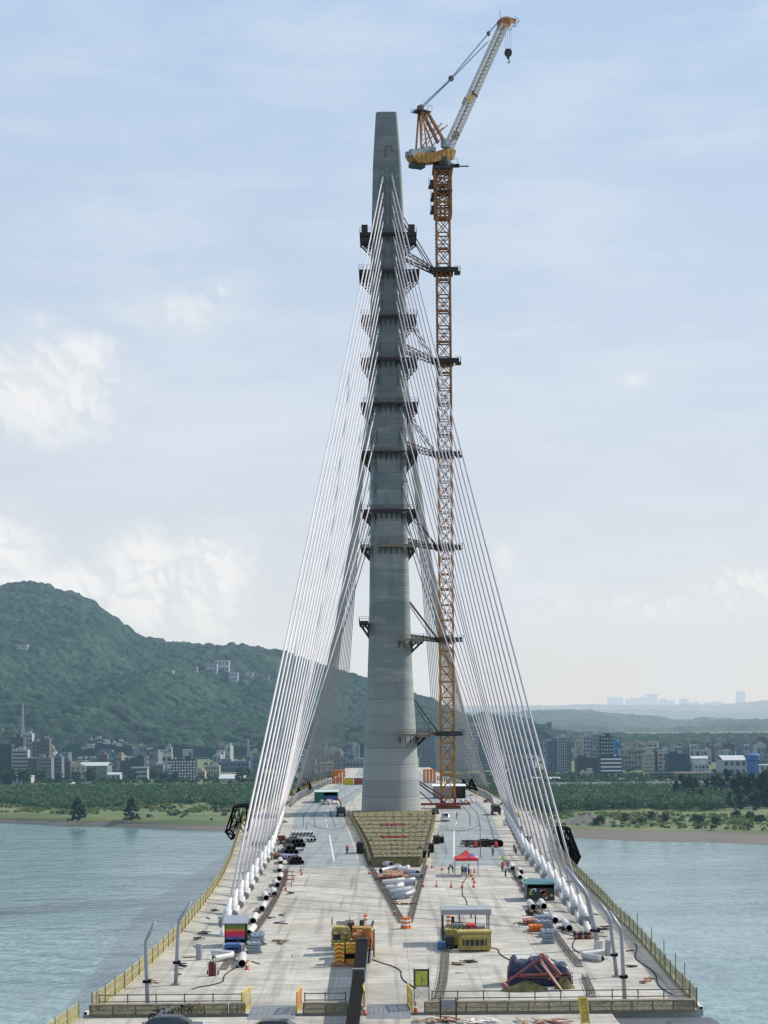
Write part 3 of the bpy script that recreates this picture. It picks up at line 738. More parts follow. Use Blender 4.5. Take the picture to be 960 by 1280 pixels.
mb = MB(); mb.lattice(J0, J1, 2.0, 2.1, 30, .10, .19)
mb.build('jib', m_wh, UP)
mb = MB(); mb.cur = 0
mb.beam(J0+Vector((0,0,.1)), J0.lerp(J1,.97)+Vector((0,0,0)), .5, .4); mb.box(J0.lerp(J1,.12)+Vector((.3,0,-.2)), (1.6,1.4,1.6)); mb.beam(J0.lerp(J1,.43)+Vector((-.9,-1.2,.6)), J0.lerp(J1,.43)+Vector((1.0,-1.2,-.4)), .4)
mb.build('jib_walkway', m_dk, UP)
q = J0.lerp(J1,.385); a, b_ = MB().frame(J0, J1); dj = (J1-J0).normalized()
mb = MB(); 
for s in (-1,1): mb.prism([q+b_*(.1)-dj*1.2+Vector((0,s*1.22,0)), q+b_*1.3-dj*1.2+Vector((0,s*1.22,0)), q+b_*1.3+dj*1.2+Vector((0,s*1.22,0)), q+b_*.1+dj*1.2+Vector((0,s*1.22,0))], (0,s*.06,0))
mb.build('jib_panel', m_yel, UP)
mb = MB()
for s in (-1.1,1.1):
    mb.prism([U(624,35,s),U(625,24,s),U(630,22,s),U(643,26,s),U(641,31,s),U(636,31,s),U(633,36,s)], (0,.12,0))
mb.box(U(630,28,0),(2.4,2.2,1.6)); mb.build('jib_head', m_or, UP)
mb = MB()
for s in (-1.2,1.2): mb.beam(U(640,22,s),U(646,28,s),.1); mb.beam(U(646,28,s),U(641,36,s),.1); mb.beam(U(641,36,s),U(636,34,s),.1); mb.beam(U(640,31,s),U(641,36,s),.1)
mb.beam(U(646,28,-1.2),U(646,28,1.2),.1); mb.beam(U(626,24,0),U(624.5,12,0),.1); mb.build('head_platform', m_rail, UP)
mb = MB(); mb.lathe([(.3,-.4),(.75,-.3),(.75,.3),(.3,.4)], U(564,98,0), 12, 'Y'); mb.box(U(564,98,0),(1.2,.6,.7)); mb.build('luffing_block', m_dk, UP)
mb = MB()
for s in (-.5,.5):
    mb.tube(U(525.5,134,s), U(564,98,s), .08, n=5); mb.tube(U(526.5,136,s), U(564,99.5,s), .08, n=5); mb.tube(U(564,97.5,s), U(624.5,25,s), .08, n=5); mb.tube(U(564,98.8,s), U(610,52,s), .07, n=5)
mb.build('luffing_rope', m_rope, UP)
mb = MB(); mb.box(U(610.5,42,0),(.6,.7,1.0)); mb.build('rope_socket', m_dk, UP)
hk = thing('hook_block', 'dark hook block hanging on ropes from the crane jib tip', 'crane hook', crane.location + (Matrix.Rotation(TH,3,'Z') @ U(635.2,66,0)))
mb = MB(); mb.lathe([(.25,-.55),(1.05,-.35),(1.05,.35),(.25,.55)], (0,0,0), 16, 'Y'); mb.box((0,0,.75),(1.3,.8,.5)); mb.prism([Vector((-.85,-.4,.3)),Vector((.85,-.4,.3)),Vector((.3,-.4,-1.5)),Vector((-.3,-.4,-1.5))],(0,.8,0)); mb.build('sheave_block', m_dk, hk)
mb = MB(); pts = [Vector((.1,0,-1.5)),Vector((.1,0,-1.9)),Vector((.45,0,-2.2)),Vector((.35,0,-2.65)),Vector((-.05,0,-2.75)),Vector((-.3,0,-2.45))]; mb.path(pts,[.16,.15,.17,.17,.14,.08],7); mb.build('hook', m_dk, hk)
mb = MB(); zl = (P(636,33,CD).z - P(635.2,66,CD).z)
for s in (-.8,-.3,.3,.8): mb.tube((s,0,.8),(s*1.0+.2,0,zl),.045,n=4)
mb.build('hoist_rope', m_rope, hk)
# collars and ties to the tower
for i, (yc, side) in enumerate(((340,1),(453,1),(569,1),(685,1),(800,1),(917,1))):
    zt_ = P(556, yc, CD).z-DK; c = MB(); w = MW+1.1
    for sx in (-1,1): c.box((sx*w/2,0,0),(.55,w+.6,1.25))
    for sy in (-1,1): c.box((0,sy*w/2,0),(w+3.2 if sy < 0 else w,.55,1.25))
    c.box((w/2+1.4,-.3,-.4),(1.6,3.2,.25))
    for yy in (-1.8,1.2): c.beam((w/2+2.1,yy,-.3),(w/2+2.1,yy,1.1),.09)
    c.beam((w/2+2.1,-1.8,1.05),(w/2+2.1,1.2,1.05),.09); c.beam((w/2+.6,-1.8,1.05),(w/2+2.1,-1.8,1.05),.09)
    zz = zt_+DK; tx = pxc(zz)+pa_(zz)-cb.x; ty = PD-CD
    for y2, y3 in ((-1.6, ty-3), (1.2, ty+3.5)):
        for dz in (-.35, .45): c.beam((-w/2, y2, dz), (tx, y3, dz), .3)
        for k in range(6):
            f = k/6; g = (k+1)/6; c.beam(Vector((-w/2,y2,-.35)).lerp(Vector((tx,y3,-.35)),f), Vector((-w/2,y2,.45)).lerp(Vector((tx,y3,.45)),g), .14)
    c.beam((-w/2,-1.6,0),(tx,ty+3.5,0),.26)
    up = 9.0
    if i != 9:
        z3 = zz+up; tx2 = pxc(z3)+pa_(z3)-cb.x
        for y2, y3, dx in ((-1.5, ty-2.5, 0), (1.2, ty+2.5, 0)): c.beam((-w/2-.3, y2, .6), (tx2, y3, up), .2)
        c.beam((-w/2-1.8,-1.5,.6),(tx2,ty-2.5,up-1.2),.16)
    o = c.build('tie_frame', m_rust if i < 4 else m_dk, crane); o.location = (0,0,zt_)
    o['label'] = None or ['uppermost dark tie collar','second tie collar','third tie collar','fourth tie collar','fifth tie collar','lowest tie collar'][i] + ' between crane mast and tower'
# base: cross beams and raking struts
mb = MB(); mb.box((0,0,.4),(6.5,6.5,.8)); mb.box((-1.0,-3.3,1.3),(13,.5,.6)); 
for s in (-1,1): mb.beam((s*MW/2,-MW/2,.6),(s*MW/2,-MW/2,3),.7)
for y2 in (-2,2): mb.beam((-.5,y2,1.2),(-9.0,y2,7.5),.32); mb.beam((-1.0,y2,3.0),(-9.0,y2,8.0),.28); mb.beam((-4.0,y2,1.2),(-8.0,y2,5),.22)
mb.build('base_frame', mat('base_red_oxide', (.22,.06,.05), .7, .1, .3, .8), crane)
# lean the whole crane as little as it stands
# ================================================================== things on the deck
m_net = mat('olive_safety_net', (.15,.14,.055), .9, 0, .5, 2.2, detail=8); m_net2 = mat('yellow_safety_net', (.27,.235,.075), .9, 0, .45, 2.0, detail=8)
m_netdark = mat('terrace_net', (.135,.122,.062), .95, 0, .45, .9, detail=8, stretch=(1,.3,1)); m_net3 = mat('terrace_net_light', (.155,.14,.072), .95, 0, .5, 1.4, detail=8)
m_raily = mat('yellowed_rail', (.36,.33,.20), .7, 0, .3, 2)
m_galv = mat('galvanised', (.40,.42,.45), .45, .5, .12, 1.0); m_lamp = mat('lamp_grey_paint', (.30,.32,.36), .45, .2, .08, .8)
m_yl = mat('machine_yellow', (.37,.29,.085), .6, 0, .35, 1.6, detail=9); m_ylw = mat('bright_yellow', (.60,.47,.05), .5, 0, .2, 1.5); m_orange = mat('signal_orange', (.62,.17,.03), .5, 0, .12, 1)
m_red = mat('signal_red', (.50,.04,.03), .55, 0, .15, 1); m_redox = mat('red_oxide_frame', (.27,.085,.075), .7, 0, .35, 1.2); m_white = mat('white_paint', (.74,.74,.72), .5, 0, .08, 1)
m_blk = mat('black_rubber', (.010,.010,.011), .85, 0, .3, 2, spec=.06); m_pipe = mat('hdpe_pipe', (.50,.495,.49), .5, 0, .2, 1.4); m_pipe_in = mat('pipe_inside', (.02,.02,.022), .9, 0, .2, 1)
m_navy = mat('navy_tarpaulin', (.013,.022,.065), .42, 0, .4, 1.2, bump=.5); m_wood = mat('timber', (.30,.22,.14), .85, 0, .35, 1.5, stretch=(1,6,1)); m_woodr = mat('reddish_timber', (.28,.13,.085), .85, 0, .35, 1.5)
m_steel = mat('grey_steel', (.24,.26,.28), .5, .4, .2, 1.2); m_blue = mat('blue_paint', (.04,.12,.30), .5, 0, .2, 1); m_green = mat('green_sheet', (.02,.14,.10), .55, 0, .2, 1); m_teal = mat('teal_roof', (.05,.16,.19), .5, .1, .2, 1)
m_glass = mat('dark_glass', (.03,.045,.055), .12, 0, .1, 1); m_rebar = mat('rebar', (.13,.105,.085), .75, .3, .45, 3); m_kerb = mat('rough_kerb_concrete', (.50,.48,.44), .9, 0, .3, 2)
m_dgen = mat('dark_green_machine', (.02,.05,.045), .5, 0, .3, 1); m_skin = mat('skin', (.40,.24,.16), .6, 0, .05, 3); m_cloth = mat('dark_trousers', (.03,.035,.05), .9, 0, .2, 3)
m_bluegrey = mat('blue_grey_forms', (.30,.36,.42), .5, .2, .15, 2); m_gold = mat('brown_net_heap', (.14,.13,.05), .95, 0, .5, 2); m_paper = mat('paper_bag', (.62,.61,.58), .8, 0, .15, 3)
for mm in (m_net, m_net2):       # open mesh: small holes through the net
    nt = mm.node_tree; nd = Nd(nt); b_s = nt.nodes['Principled BSDF']; o_ = nt.nodes['Material Output']
    hole = nd.sstep(nd.noise(nd.pos(), 30.0, 2, .6), .40, .62); tr = nt.nodes.new('ShaderNodeBsdfTransparent'); mx = nt.nodes.new('ShaderNodeMixShader')
    nt.links.new(nd.math('MULTIPLY', hole, .5), mx.inputs[0]); nt.links.new(b_s.outputs[0], mx.inputs[1]); nt.links.new(tr.outputs[0], mx.inputs[2]); nt.links.new(mx.outputs[0], o_.inputs['Surface'])
def edge_pts(fx, d0, d1, step): return [Vector((fx(d), d, deck_z(d))) for d in np.arange(d0, d1, step)]
def net_rail(name, pts, label, h=1.25, mt=None, post_every=1, grp=None, lean=0.0, toe=True):
    base = pts[0].copy(); t = thing(name, label, 'safety railing', base, 0, grp)
    m = MB()
    for a, b in zip(pts[:-1], pts[1:]):
        k = 3
        for i in range(k):
            p = a.lerp(b, i/k); q = a.lerp(b, (i+1)/k); s0 = random.uniform(-.05,.05)
            nrm = Vector((-(b-a).y, (b-a).x, 0)).normalized()*(.03+s0*.4)
            m.quad(p+nrm+Vector((0,0,.1)), q+nrm+Vector((0,0,.1)), q+Vector((0,0,h-.08+s0)), p+Vector((0,0,h-.08-s0)))
    m.build('net', mt or m_net2, t, world=True)
    m = MB()
    for hh in (h, h*.55):
        m.path([p+Vector((0,0,hh)) for p in pts], .035, 5)
    if toe: m.path([p+Vector((0,0,.07)) for p in pts], .06, 4)
    m.build('rail', m_raily, t, world=True)
    mp = MB(); mp.beam((0,0,0),(0,0,h+.12),.09); first = None
    for p in pts[::post_every]:
        if first is None: o = first = mp.build('post', m_rail, t)
        else: o = first.copy(); COL.objects.link(o)
        o.location = p-base
    return t
net_rail('edge_railing', edge_pts(lambda d: LX(d)+.35, 127, 392, 3.6), 'long yellow net railing along the left edge of the deck, beside the water', 1.5)
net_rail('edge_railing', edge_pts(lambda d: RX(d)-.35, 127, 392, 3.6), 'long yellow net railing along the right edge of the deck, beside the water', 1.5)
net_rail('edge_railing', edge_pts(lambda d: LX(d)+.35, 396, 620, 6), 'far net railing along the left deck edge behind the tower', 1.5, m_net)
net_rail('edge_railing', edge_pts(lambda d: RX(d)-.35, 396, 620, 6), 'far net railing along the right deck edge behind the tower', 1.5, m_net)
net_rail('edge_railing', [Vector((LX(124.5)+.2-.075*(124.5-d), d, DK-.02)) for d in np.arange(124.3, 104, -3.3)], 'short yellow net railing at the lower left corner, on the nearest segment', 1.3)
# concrete rim outside the railing
m = MB()
for f, s in ((LX,-1),(RX,1)):
    dd = np.arange(126, 640, 4.0)
    for a, c in zip(dd[:-1], dd[1:]):
        for (i, j) in ((0,.28),):
            xa, xc_ = f(a)-s*.02, f(c)-s*.02
            m.add([(xa,a,DK-.1),(xc_,c,DK-.1),(xc_-s*.28,c,DK-.1),(xa-s*.28,a,DK-.1),(xa,a,DK+.22),(xc_,c,DK+.22),(xc_-s*.28,c,DK+.22),(xa-s*.28,a,DK+.22)], [(4,5,6,7),(0,1,5,4),(2,3,7,6)])
struct(m.build('kerb', m_kerb))
# front net walls across the deck end, with pipe handrail behind them
def front_wall(px0, px1, d, label, h=.95):
    x0 = unroll(px0,1265)[0]*d/F; x1 = unroll(px1,1265)[0]*d/F; t = thing('deck_end_barrier', label, 'barrier', (x0, d, DK-.02), 0, 'net barriers across the deck end')
    n = max(2, int((x1-x0)/1.6)); m = MB()
    for i in range(n):
        a, c = (x1-x0)*i/n, (x1-x0)*(i+1)/n; s0, s1 = random.uniform(-.05,.05), random.uniform(-.05,.05)
        m.quad((a,s0,.1),(c,s1,.1),(c,.03,h-.1),(a,.03,h-.1))
    m.build('net', m_net, t)
    m = MB(); m.beam((0,.05,h-.06),(x1-x0,.05,h-.06),.14,.12); m.beam((0,.05,.08),(x1-x0,.05,.08),.16,.16); m.beam((0,.04,h*.5),(x1-x0,.04,h*.5),.05); m.box(((x1-x0)/2,.35,h-.02),(x1-x0,.5,.06)); m.build('plank_rail', m_plank, t)
    mp = MB(); mp.beam((0,.12,0),(0,.12,h),.1); f = None
    for i in range(n+1):
        if f is None: o = f = mp.build('post', m_rail, t)
        else: o = f.copy(); COL.objects.link(o)
        o.location = ((x1-x0)*i/n,0,0)
def handrail(px0, px1, d, label, h=1.15):
    x0 = unroll(px0,1250)[0]*d/F; x1 = unroll(px1,1250)[0]*d/F; t = thing('handrail', label, 'handrail', (x0,d,DK), 0, 'pipe handrails near the deck end')
    m = MB(); 
    for hh in (h, .6): m.tube((0,0,hh),(x1-x0,0,hh),.045,n=6)
    m.build('rail', m_rail, t)
    n = max(2, int((x1-x0)/2.1)); mp = MB(); mp.tube((0,0,0),(0,0,h+.1),.05,n=6); f = None
    for i in range(n+1):
        if f is None: o = f = mp.build('post', m_rail, t)
        else: o = f.copy(); COL.objects.link(o)
        o.location = ((x1-x0)*i/n,0,0)
front_wall(112, 284, 125.2, 'long net barrier at the deck end left of the small gate'); front_wall(287, 306, 125.3, 'shortest net barrier piece, right beside the leftmost yellow gate')
front_wall(379, 434, 125.2, 'net barrier piece between the second gate and the crane boom'); front_wall(531, 868, 125.2, 'long net barrier at the deck end on the right, below the blue tarpaulin')
handrail(124, 302, 128.4, 'thin pipe handrail on the left, behind the foot of the leftmost lamp post'); handrail(381, 432, 128.4, 'short pipe handrail left of the crane boom'); handrail(540, 862, 128.8, 'thin pipe handrail in front of the blue tarpaulin')
# yellow folding gates beside the ramps
def gate(px, py0, py1, label, rz, wd=3.0, h=1.7, mt=None):
    b = G(px, py1); t = thing('gate', label, 'gate', b, rz, None)
    m = MB(); 
    for y in (0, wd): m.beam((0,y,0),(0,y,h),.1)
    for z in (.15, h): m.beam((0,0,z),(0,wd,z),.1)
    m.beam((0,0,h*.55),(0,wd,h*.55),.07); m.build('frame', m_ylw, t)
    m = MB()
    for k in range(5): m.prism([Vector((.03,wd*k/5,.2)),Vector((.03,wd*(k+.5)/5,.2)),Vector((.03,wd*(k+.9)/5,h-.06)),Vector((.03,wd*(k+.4)/5,h-.06))],(.02,0,0))
    m.build('panel_stripes', mt or m_yl, t)
gate(303,1243,1267,'leftmost yellow gate standing at the left ramp', math.radians(-8)); gate(371,1240,1267,'orange yellow gate left of the crane boom', math.radians(-4), mt=m_orange)
gate(456,1237,1266,'yellow gate just right of the crane boom, a cone at its foot', math.radians(3)); gate(515,1232,1264,'yellow gate beside the framed notice board', math.radians(6))
# steel ramp plates over the joint
m_plate = mat('steel_ramp', (.20,.215,.235), .6, .3, .2, .7)
for px0, px1, lab in ((312,370,'dark steel ramp plate on the left, bridging the deck joint'),(459,513,'grey steel ramp plate in the middle, right of the crane boom')):
    x0 = unroll(px0,1262)[0]*126/F; x1 = unroll(px1,1262)[0]*126/F; t = thing('ramp_plate', lab, 'ramp', ((x0+x1)/2,126,DK), 0, None)
    m = MB(); m.prism([Vector((x0-(x0+x1)/2,-2.6,.0)),Vector((x0-(x0+x1)/2,-1.0,.05)),Vector((x0-(x0+x1)/2,2.4,.05)),Vector((x0-(x0+x1)/2,3.6,.01)),Vector((x0-(x0+x1)/2,3.6,-.002)),Vector((x0-(x0+x1)/2,-2.6,-.018))],(x1-x0,0,0)); m.build('plate', m_plate, t)
    m = MB()
    for k in range(9): m.box((lerp(x0,x1,(k+.5)/9)-(x0+x1)/2, .6, .07),(.04,3.0,.03))
    m.build('tread_bars', m_steel, t)
# lamp posts: (base, bend, tip)
def lamp(base, bend, tip, r, label, plinth=False):
    b = G(*base); t = thing('lamp_post', label, 'lamp post', b, 0, None)
    p1, p2 = P(*bend, b.y)-b, P(*tip, b.y)-b
    dirn = (p2-p1).normalized(); k1 = p1 - p1.normalized()*.5; k2 = p1 + dirn*.5
    m = MB(); m.path([Vector((0,0,0)), p1*.5, k1, p1*.985+dirn*.08, k2, p2], [r, r*.95, r*.9, r*.88, r*.86, r*.7], 12); m.build('pole', m_lamp, t, True)
    m = MB(); f = p1.normalized()
    m.box(f*.05+Vector((0,0,.03)),(r*4,r*4,.08)) if not plinth else m.lathe([(.55,-.0),(.5,.95),(.36,1.0)],(0,0,0),16)
    m.build('base_plate', m_steel if not plinth else m_kerb, t)
    m = MB(); c = f*2.0; m.box(c,(r*3.6,r*2.9,.2)); m.box(c+Vector((r*1.3,-.05,.1)),(.12,.2,.2)); m.build('clamp', m_blk, t)
lamp((184.5,1257),(182,1176),(194,1152),.18,'grey lamp post with a bent top, nearest the lower left corner'); lamp((219.5,1231),(223.5,1150),(239,1127),.18,'second bent lamp post from the lower left corner')
lamp((781,1251),(776.5,1162),(762,1139),.18,'bent lamp post at the right front, standing behind the deck end barrier'); lamp((771,1221),(762,1146),(749,1128),.18,'bent lamp post just behind the right front one')
lamp((749,1187),(733,1117),(707,1085),.27,'thickest bent lamp post on a concrete plinth, next to the last right stay cable', True)
# rebar kerb strips
def rebar_strip(pts, label, w=.55, h=.42, den=1.6, kerb=True):
    base = pts[0].copy(); t = thing('rebar_strip', label, 'rebar strip', base)
    m = MB()
    for a, b in zip(pts[:-1], pts[1:]):
        n = Vector((-(b-a).y,(b-a).x,0)).normalized()
        m.add([a-n*w/2+Vector((0,0,.002)),a+n*w/2+Vector((0,0,.002)),b+n*w/2+Vector((0,0,.002)),b-n*w/2+Vector((0,0,.002)),a-n*w/2+Vector((0,0,.1)),a+n*w/2+Vector((0,0,.1)),b+n*w/2+Vector((0,0,.1)),b-n*w/2+Vector((0,0,.1))],[(4,5,6,7),(0,1,5,4),(2,3,7,6),(1,2,6,5),(3,0,4,7)])
    m.build('kerb_base', mat('dirty_kerb', (.17,.16,.14), .9, 0, .4, 2), t, world=True)
    m = MB()
    for a, b in zip(pts[:-1], pts[1:]):
        n = Vector((-(b-a).y,(b-a).x,0)).normalized(); k = max(1,int((b-a).length*den))
        for i in range(k):
            p = a.lerp(b, i/k)
            for s in (-1,1):
                q = p+n*s*w*.38; m.beam(q, q+Vector((random.uniform(-.06,.06),random.uniform(-.06,.06),h*random.uniform(.8,1.2))), .035)
            m.beam(p-n*w*.4+Vector((0,0,h*.7)), p+n*w*.4+Vector((0,0,h*.7)), .03)
        for s in (-1,1): m.beam(a+n*s*w*.38+Vector((0,0,h*.75)), b+n*s*w*.38+Vector((0,0,h*.75)), .035)
    m.build('starter_bars', m_rebar, t, world=True)
def gpts(l, n=14):
    g = [G(*p) for p in l]; seg = [(b-a).length for a, b in zip(g[:-1], g[1:])]; tot = sum(seg); out = []
    for i in range(n+1):
        s = tot*i/n; k = 0
        while k < len(seg)-1 and s > seg[k]: s -= seg[k]; k += 1
        out.append(g[k].lerp(g[k+1], min(1, s/seg[k])))
    return out
rebar_strip(gpts([(503,1154),(487,1126),(470,1097),(461,1079),(455,1062)],20), 'left arm of the rebar V, running from the orange drums towards the tower', .8)
rebar_strip(gpts([(512,1153),(519,1128),(526,1103),(532,1083)],16), 'right arm of the rebar V, from the orange drums past the pipe heap', .8)
rebar_strip(gpts([(358,1088),(356,1100),(346,1122),(333,1145),(318,1166),(307,1180),(292,1198),(279,1212)],30), 'curved rebar strip on the left, beside the row of white pipes', .7)
rebar_strip(gpts([(458,1163),(459,1180),(460,1195)],8), 'short rebar strip behind the boom crane', .7); rebar_strip(gpts([(555,1160),(557,1185),(556,1210),(553,1232),(548,1252)],22), 'rebar strip left of the roofed yellow machine, bending to the deck end', .8)
rebar_strip(gpts([(634,1078),(646,1098),(660,1120),(674,1141),(690,1163),(709,1190),(725,1209)],30), 'straight rebar strip on the right, between the pipes and the roadway', .6)
rebar_strip(gpts([(731,1222),(736,1235),(741,1247)],6), 'short rebar strip behind the deck end handrail, right of the tarpaulin', .6)
# netted stepped terrace in the V before the tower
t = thing('netted_terrace', 'olive netted stepped terrace filling the V in front of the tower', 'terrace', (AX,252,DK))
EDG = [(252,468.5,525.5,1081),(262,466,528,1075),(285,462,531,1060),(310,456,534,1048),(340,449,538,1035),(385,439.5,541,1021)]
def exl(d): return interp(d,[e[0] for e in EDG],[P(e[1],e[3],e[0]).x for e in EDG])
def exr(d): return interp(d,[e[0] for e in EDG],[P(e[2],e[3],e[0]).x for e in EDG])
ylev = [1085,1073.5,1068,1062,1057,1051.5,1046.5,1041,1036,1031,1026,1021]
m = MB(); bt = MB(); zt0 = 1.35; step = []
for k in range(1, len(ylev)):
    f = (k-1)/(len(ylev)-2); z = lerp(1.35, .75, f)
    d0 = (CZ-DK-z)*F/(ylev[k]-900)
    d1 = (CZ-DK-z)*F/(ylev[k+1]-900) if k < len(ylev)-1 else 392
    step.append((d0, d1, z))
for k, (d0, d1, z) in enumerate(step):
    xl, xr = exl(max(252,d0)), exr(max(252,d0)); xl2, xr2 = exl(d1), exr(d1)
    z0 = .0
    m.cur = 1 if k == 0 else random.choice((0,0,1))
    m.add([(xl-AX,d0-252,z0),(xr-AX,d0-252,z0),(xr2-AX,d1-252,z0),(xl2-AX,d1-252,z0),(xl-AX,d0-252,z),(xr-AX,d0-252,z),(xr2-AX,d1-252,z),(xl2-AX,d1-252,z)],[(4,5,6,7),(0,1,5,4),(1,2,6,5),(2,3,7,6),(3,0,4,7)])
    bt.box(((xl+xr)/2-AX,d0-252,z+.06),(xr-xl,.16,.12))
    for i in range(9):
        xx = lerp(xl, xr, i/8)-AX; bt.beam((xx,d0-252,z),(xx,d0-252,z+.35),.07)
    for q in range(9): xx = lerp(xl, xr, (q+.5)/9)-AX; bt.beam((xx,d0-252,z+.03),(xx,d1-252,z+.03),.06)
    for q in range(2):
        xx = random.uniform(xl,xr)-AX; bt.box((xx, d0-252+random.random()*(d1-d0)*.7, z+.12),(.5*random.random()+.15,1.2*random.random()+.3,.2))
for i in range(7): xx = lerp(exl(252)+.2,exr(252)-.2,i/6)-AX; bt.beam((xx,-.1,0),(xx,-.1,1.5),.12)
bt.box(((exl(252)+exr(252))/2-AX,-.12,1.38),(exr(252)-exl(252),.2,.3))
m.build('net_cover', [m_netdark, m_net3], t); bt.build('timber_framing', mat('dark_timber', (.085,.08,.05), .9, 0, .4, 1.5), t)
# banners lying across the terrace
for y0, y1, x0, x1, lab in ((1034.8,1029.2,475.5,505.5,'upper red banner strip on the olive terrace'),(1050.4,1045,476.5,508.5,'lower red banner strip on the olive terrace')):
    d = (CZ-DK-1.0)*F/(y1+3-900); p0, p1 = P(x0,y1+2.8,d), P(x1,y1+2.8,d); w = (p1-p0).length; hgt = .95
    o = thing('banner', lab, 'banner', (p0+p1)/2+Vector((0,-.4,0))); m = MB(); m.box((0,0,0),(w,.04,hgt)); m.build('cloth', m_red, o)
    m = MB(); n = 13
    for i in range(n):   # a single row of small white characters
        cx = lerp(-w/2+.5, w/2-.5, i/(n-1)); 
        for _ in range(3): m.box((cx+random.uniform(-.1,.1),-.03,random.uniform(-.16,.16)),(random.choice((.06,.28)),.012,random.choice((.06,.3))))
    ob = m.build('lettering', m_white, o)
    m = MB()
    for s in (-1,1): m.beam((s*w/2,.03,-1.1),(s*w/2,.03,hgt/2),.08)
    m.build('banner_posts', m_rail, o)
p = G(497,1079); o = thing('sign_board', 'small white notice with blue marks fixed to the terrace front', 'sign', (p.x,251.7,DK+.5))
m = MB(); m.box((0,0,0),(.9,.05,1.6)); m.build('board', m_white, o); m = MB()
for zz in (.45,0,-.45): m.box((0,-.035,zz),(.45,.02,.25))
m.build('marks', m_blue, o)
# yellow rails on the two sides of the terrace
net_rail('terrace_railing', [Vector((exl(d)-.8,d,DK)) for d in np.arange(253,392,5.5)], 'yellow net railing along the left side of the terrace', 1.3)
net_rail('terrace_railing', [Vector((exr(d)+.8,d,DK)) for d in np.arange(253,392,5.5)], 'yellow net railing along the right side of the terrace', 1.3)
# ---- white pipes lying about
def pipe(p0, p1, r, label, grp='white pipes lying on the deck', L_=None):
    a, b = G(*p0), G(*p1)
    if L_: b = a+(b-a).normalized()*L_
    t = thing('pipe', label, 'pipe', a, 0, grp); m = MB(); z = Vector((0,0,r+.02)); m.hollow(z, (b-a)+z, r, 16); smooth_angle(m.build('pipe_wall', [m_pipe, m_pipe_in], t), 50)
    m = MB(); q = (b-a)
    for f in (.2,.8): m.box(q*f+Vector((0,0,.05)),(r*3.2,.14,.1), rz=math.atan2(q.y,q.x)-math.pi/2)
    m.build('timber_chock', m_woodr, t)
o8 = lambda a: (260+a[0]/8, 1060+a[1]/8)
LPIP = [((725,165),(715,90)),((715,245),(722,172)),((715,330),(747,250)),((695,397),(640,318)),((665,490),(628,400)),((582,530),(545,440)),((540,640),(598,525)),((450,765),(505,640)),((405,890),(525,745)),((340,1200),(352,1095))]
pos = ['farthest','second farthest','third farthest','fourth farthest','fifth farthest','sixth farthest','seventh farthest','third nearest','second nearest']
for i, (a, b) in enumerate(LPIP): pipe(o8(a), o8(b), .40, 'white pipe with a red cone beside its open end, in front of the left row' if i == 9 else f'{pos[i]} white pipe in the left row beside the curved rebar strip', L_=5.2)
o6 = lambda a: (620+a[0]/6, 1060+a[1]/6)
RPIP = [((125,172),(100,112)),((187,200),(142,142)),((180,242),(140,176)),((240,288),(197,226)),((240,335),(187,262)),((280,468),(217,388)),((360,462),(312,382)),((445,570),(387,485)),((550,630),(482,540))]
lab9 = ['farthest white pipe of the right group, by the end of the straight rebar strip','second farthest white pipe of the right group','third farthest white pipe of the right group','white pipe just behind the teal roofed booth, on its left','white pipe beside the left wall of the teal roofed booth',
 'white pipe on the roadway side, in front of the teal roofed booth','white pipe directly in front of the teal roofed booth','white pipe beside the stack of grey forms','nearest white pipe of the right group, by the last stay cables']
for i, (a, b) in enumerate(RPIP): pipe(o6(a), o6(b), .40, lab9[i], L_=5.2)
def elbow(px, py, s, label):
    b = G(px, py); t = thing('bent_pipe', label, 'pipe', b, 0, 'bent white pipes on the deck'); m = MB()
    m.path([Vector((0,0,.36)),Vector((-s*1.5,1.6,.4)),Vector((-s*1.6,1.9,.5)),Vector((0.2*s,2.4,.6)),Vector((s*.5,2.5,.55))][0:5],[.33]*5,12); smooth_angle(m.build('pipe_wall', m_pipe, t),50)
    m = MB(); m.lathe([(.28,0),(.27,-.012)],(0,-.0,.36),14,'Y'); o = m.build('open_end', m_pipe_in, t)
    m = MB(); m.path([Vector((s*.9,2.2,.3)),Vector((s*.95,2.0,1.9))] if s > 0 else [Vector((-1.7,1.7,.02)),Vector((-1.7,1.7,1.6))],[.3,.3],12); smooth_angle(m.build('upright_stub', m_lamp, t),50)
elbow(268,1203,-1,'bent grey white pipe near the two dark red cylinders'); elbow(752,1203,1,'bent white pipe in front of the thickest lamp post plinth')
# heap in the V: each pipe and timber bundle separate
VP = [((474,1083),(489,1086)),((489,1090),(496,1087)),((476,1092),(496,1090)),((497,1090),(510,1089)),((503,1093),(522,1098)),((511,1099),(527,1100)),((478,1107),(505,1106)),((500,1105),(517,1104)),((495,1110),(518,1110)),((483,1114),(502,1112)),((487,1116),(515,1116)),((492,1121),(510,1122)),((489,1119),(513,1119)),((494,1126),(507,1127)),((500,1124),(516,1121))]
for i, (a, b) in enumerate(VP):
    p, q = G(*a), G(*b); t = thing('curved_pipe', 'grey white curved pipe in the heap inside the rebar V', 'pipe', p, 0, 'curved pipes heaped inside the rebar V'); m = MB(); v = q-p
    up = random.uniform(.1,.45); n = Vector((-v.y,v.x,0)).normalized()*random.uniform(-.9,.9)
    pts = [v*f + n*4*f*(1-f) + Vector((0,0,.42+up*f)) for f in np.linspace(0,1,8)]
    m.path(pts, .40, 12); smooth_angle(m.build('pipe_wall', m_lamp if i % 3 else m_pipe, t), 50)
    m = MB()
    for pp, dd in ((pts[0], pts[0]-pts[1]),(pts[-1], pts[-1]-pts[-2])): m.path([pp+dd.normalized()*.01, pp+dd.normalized()*.02],.33,12)
    m.build('open_end', m_pipe_in, t)
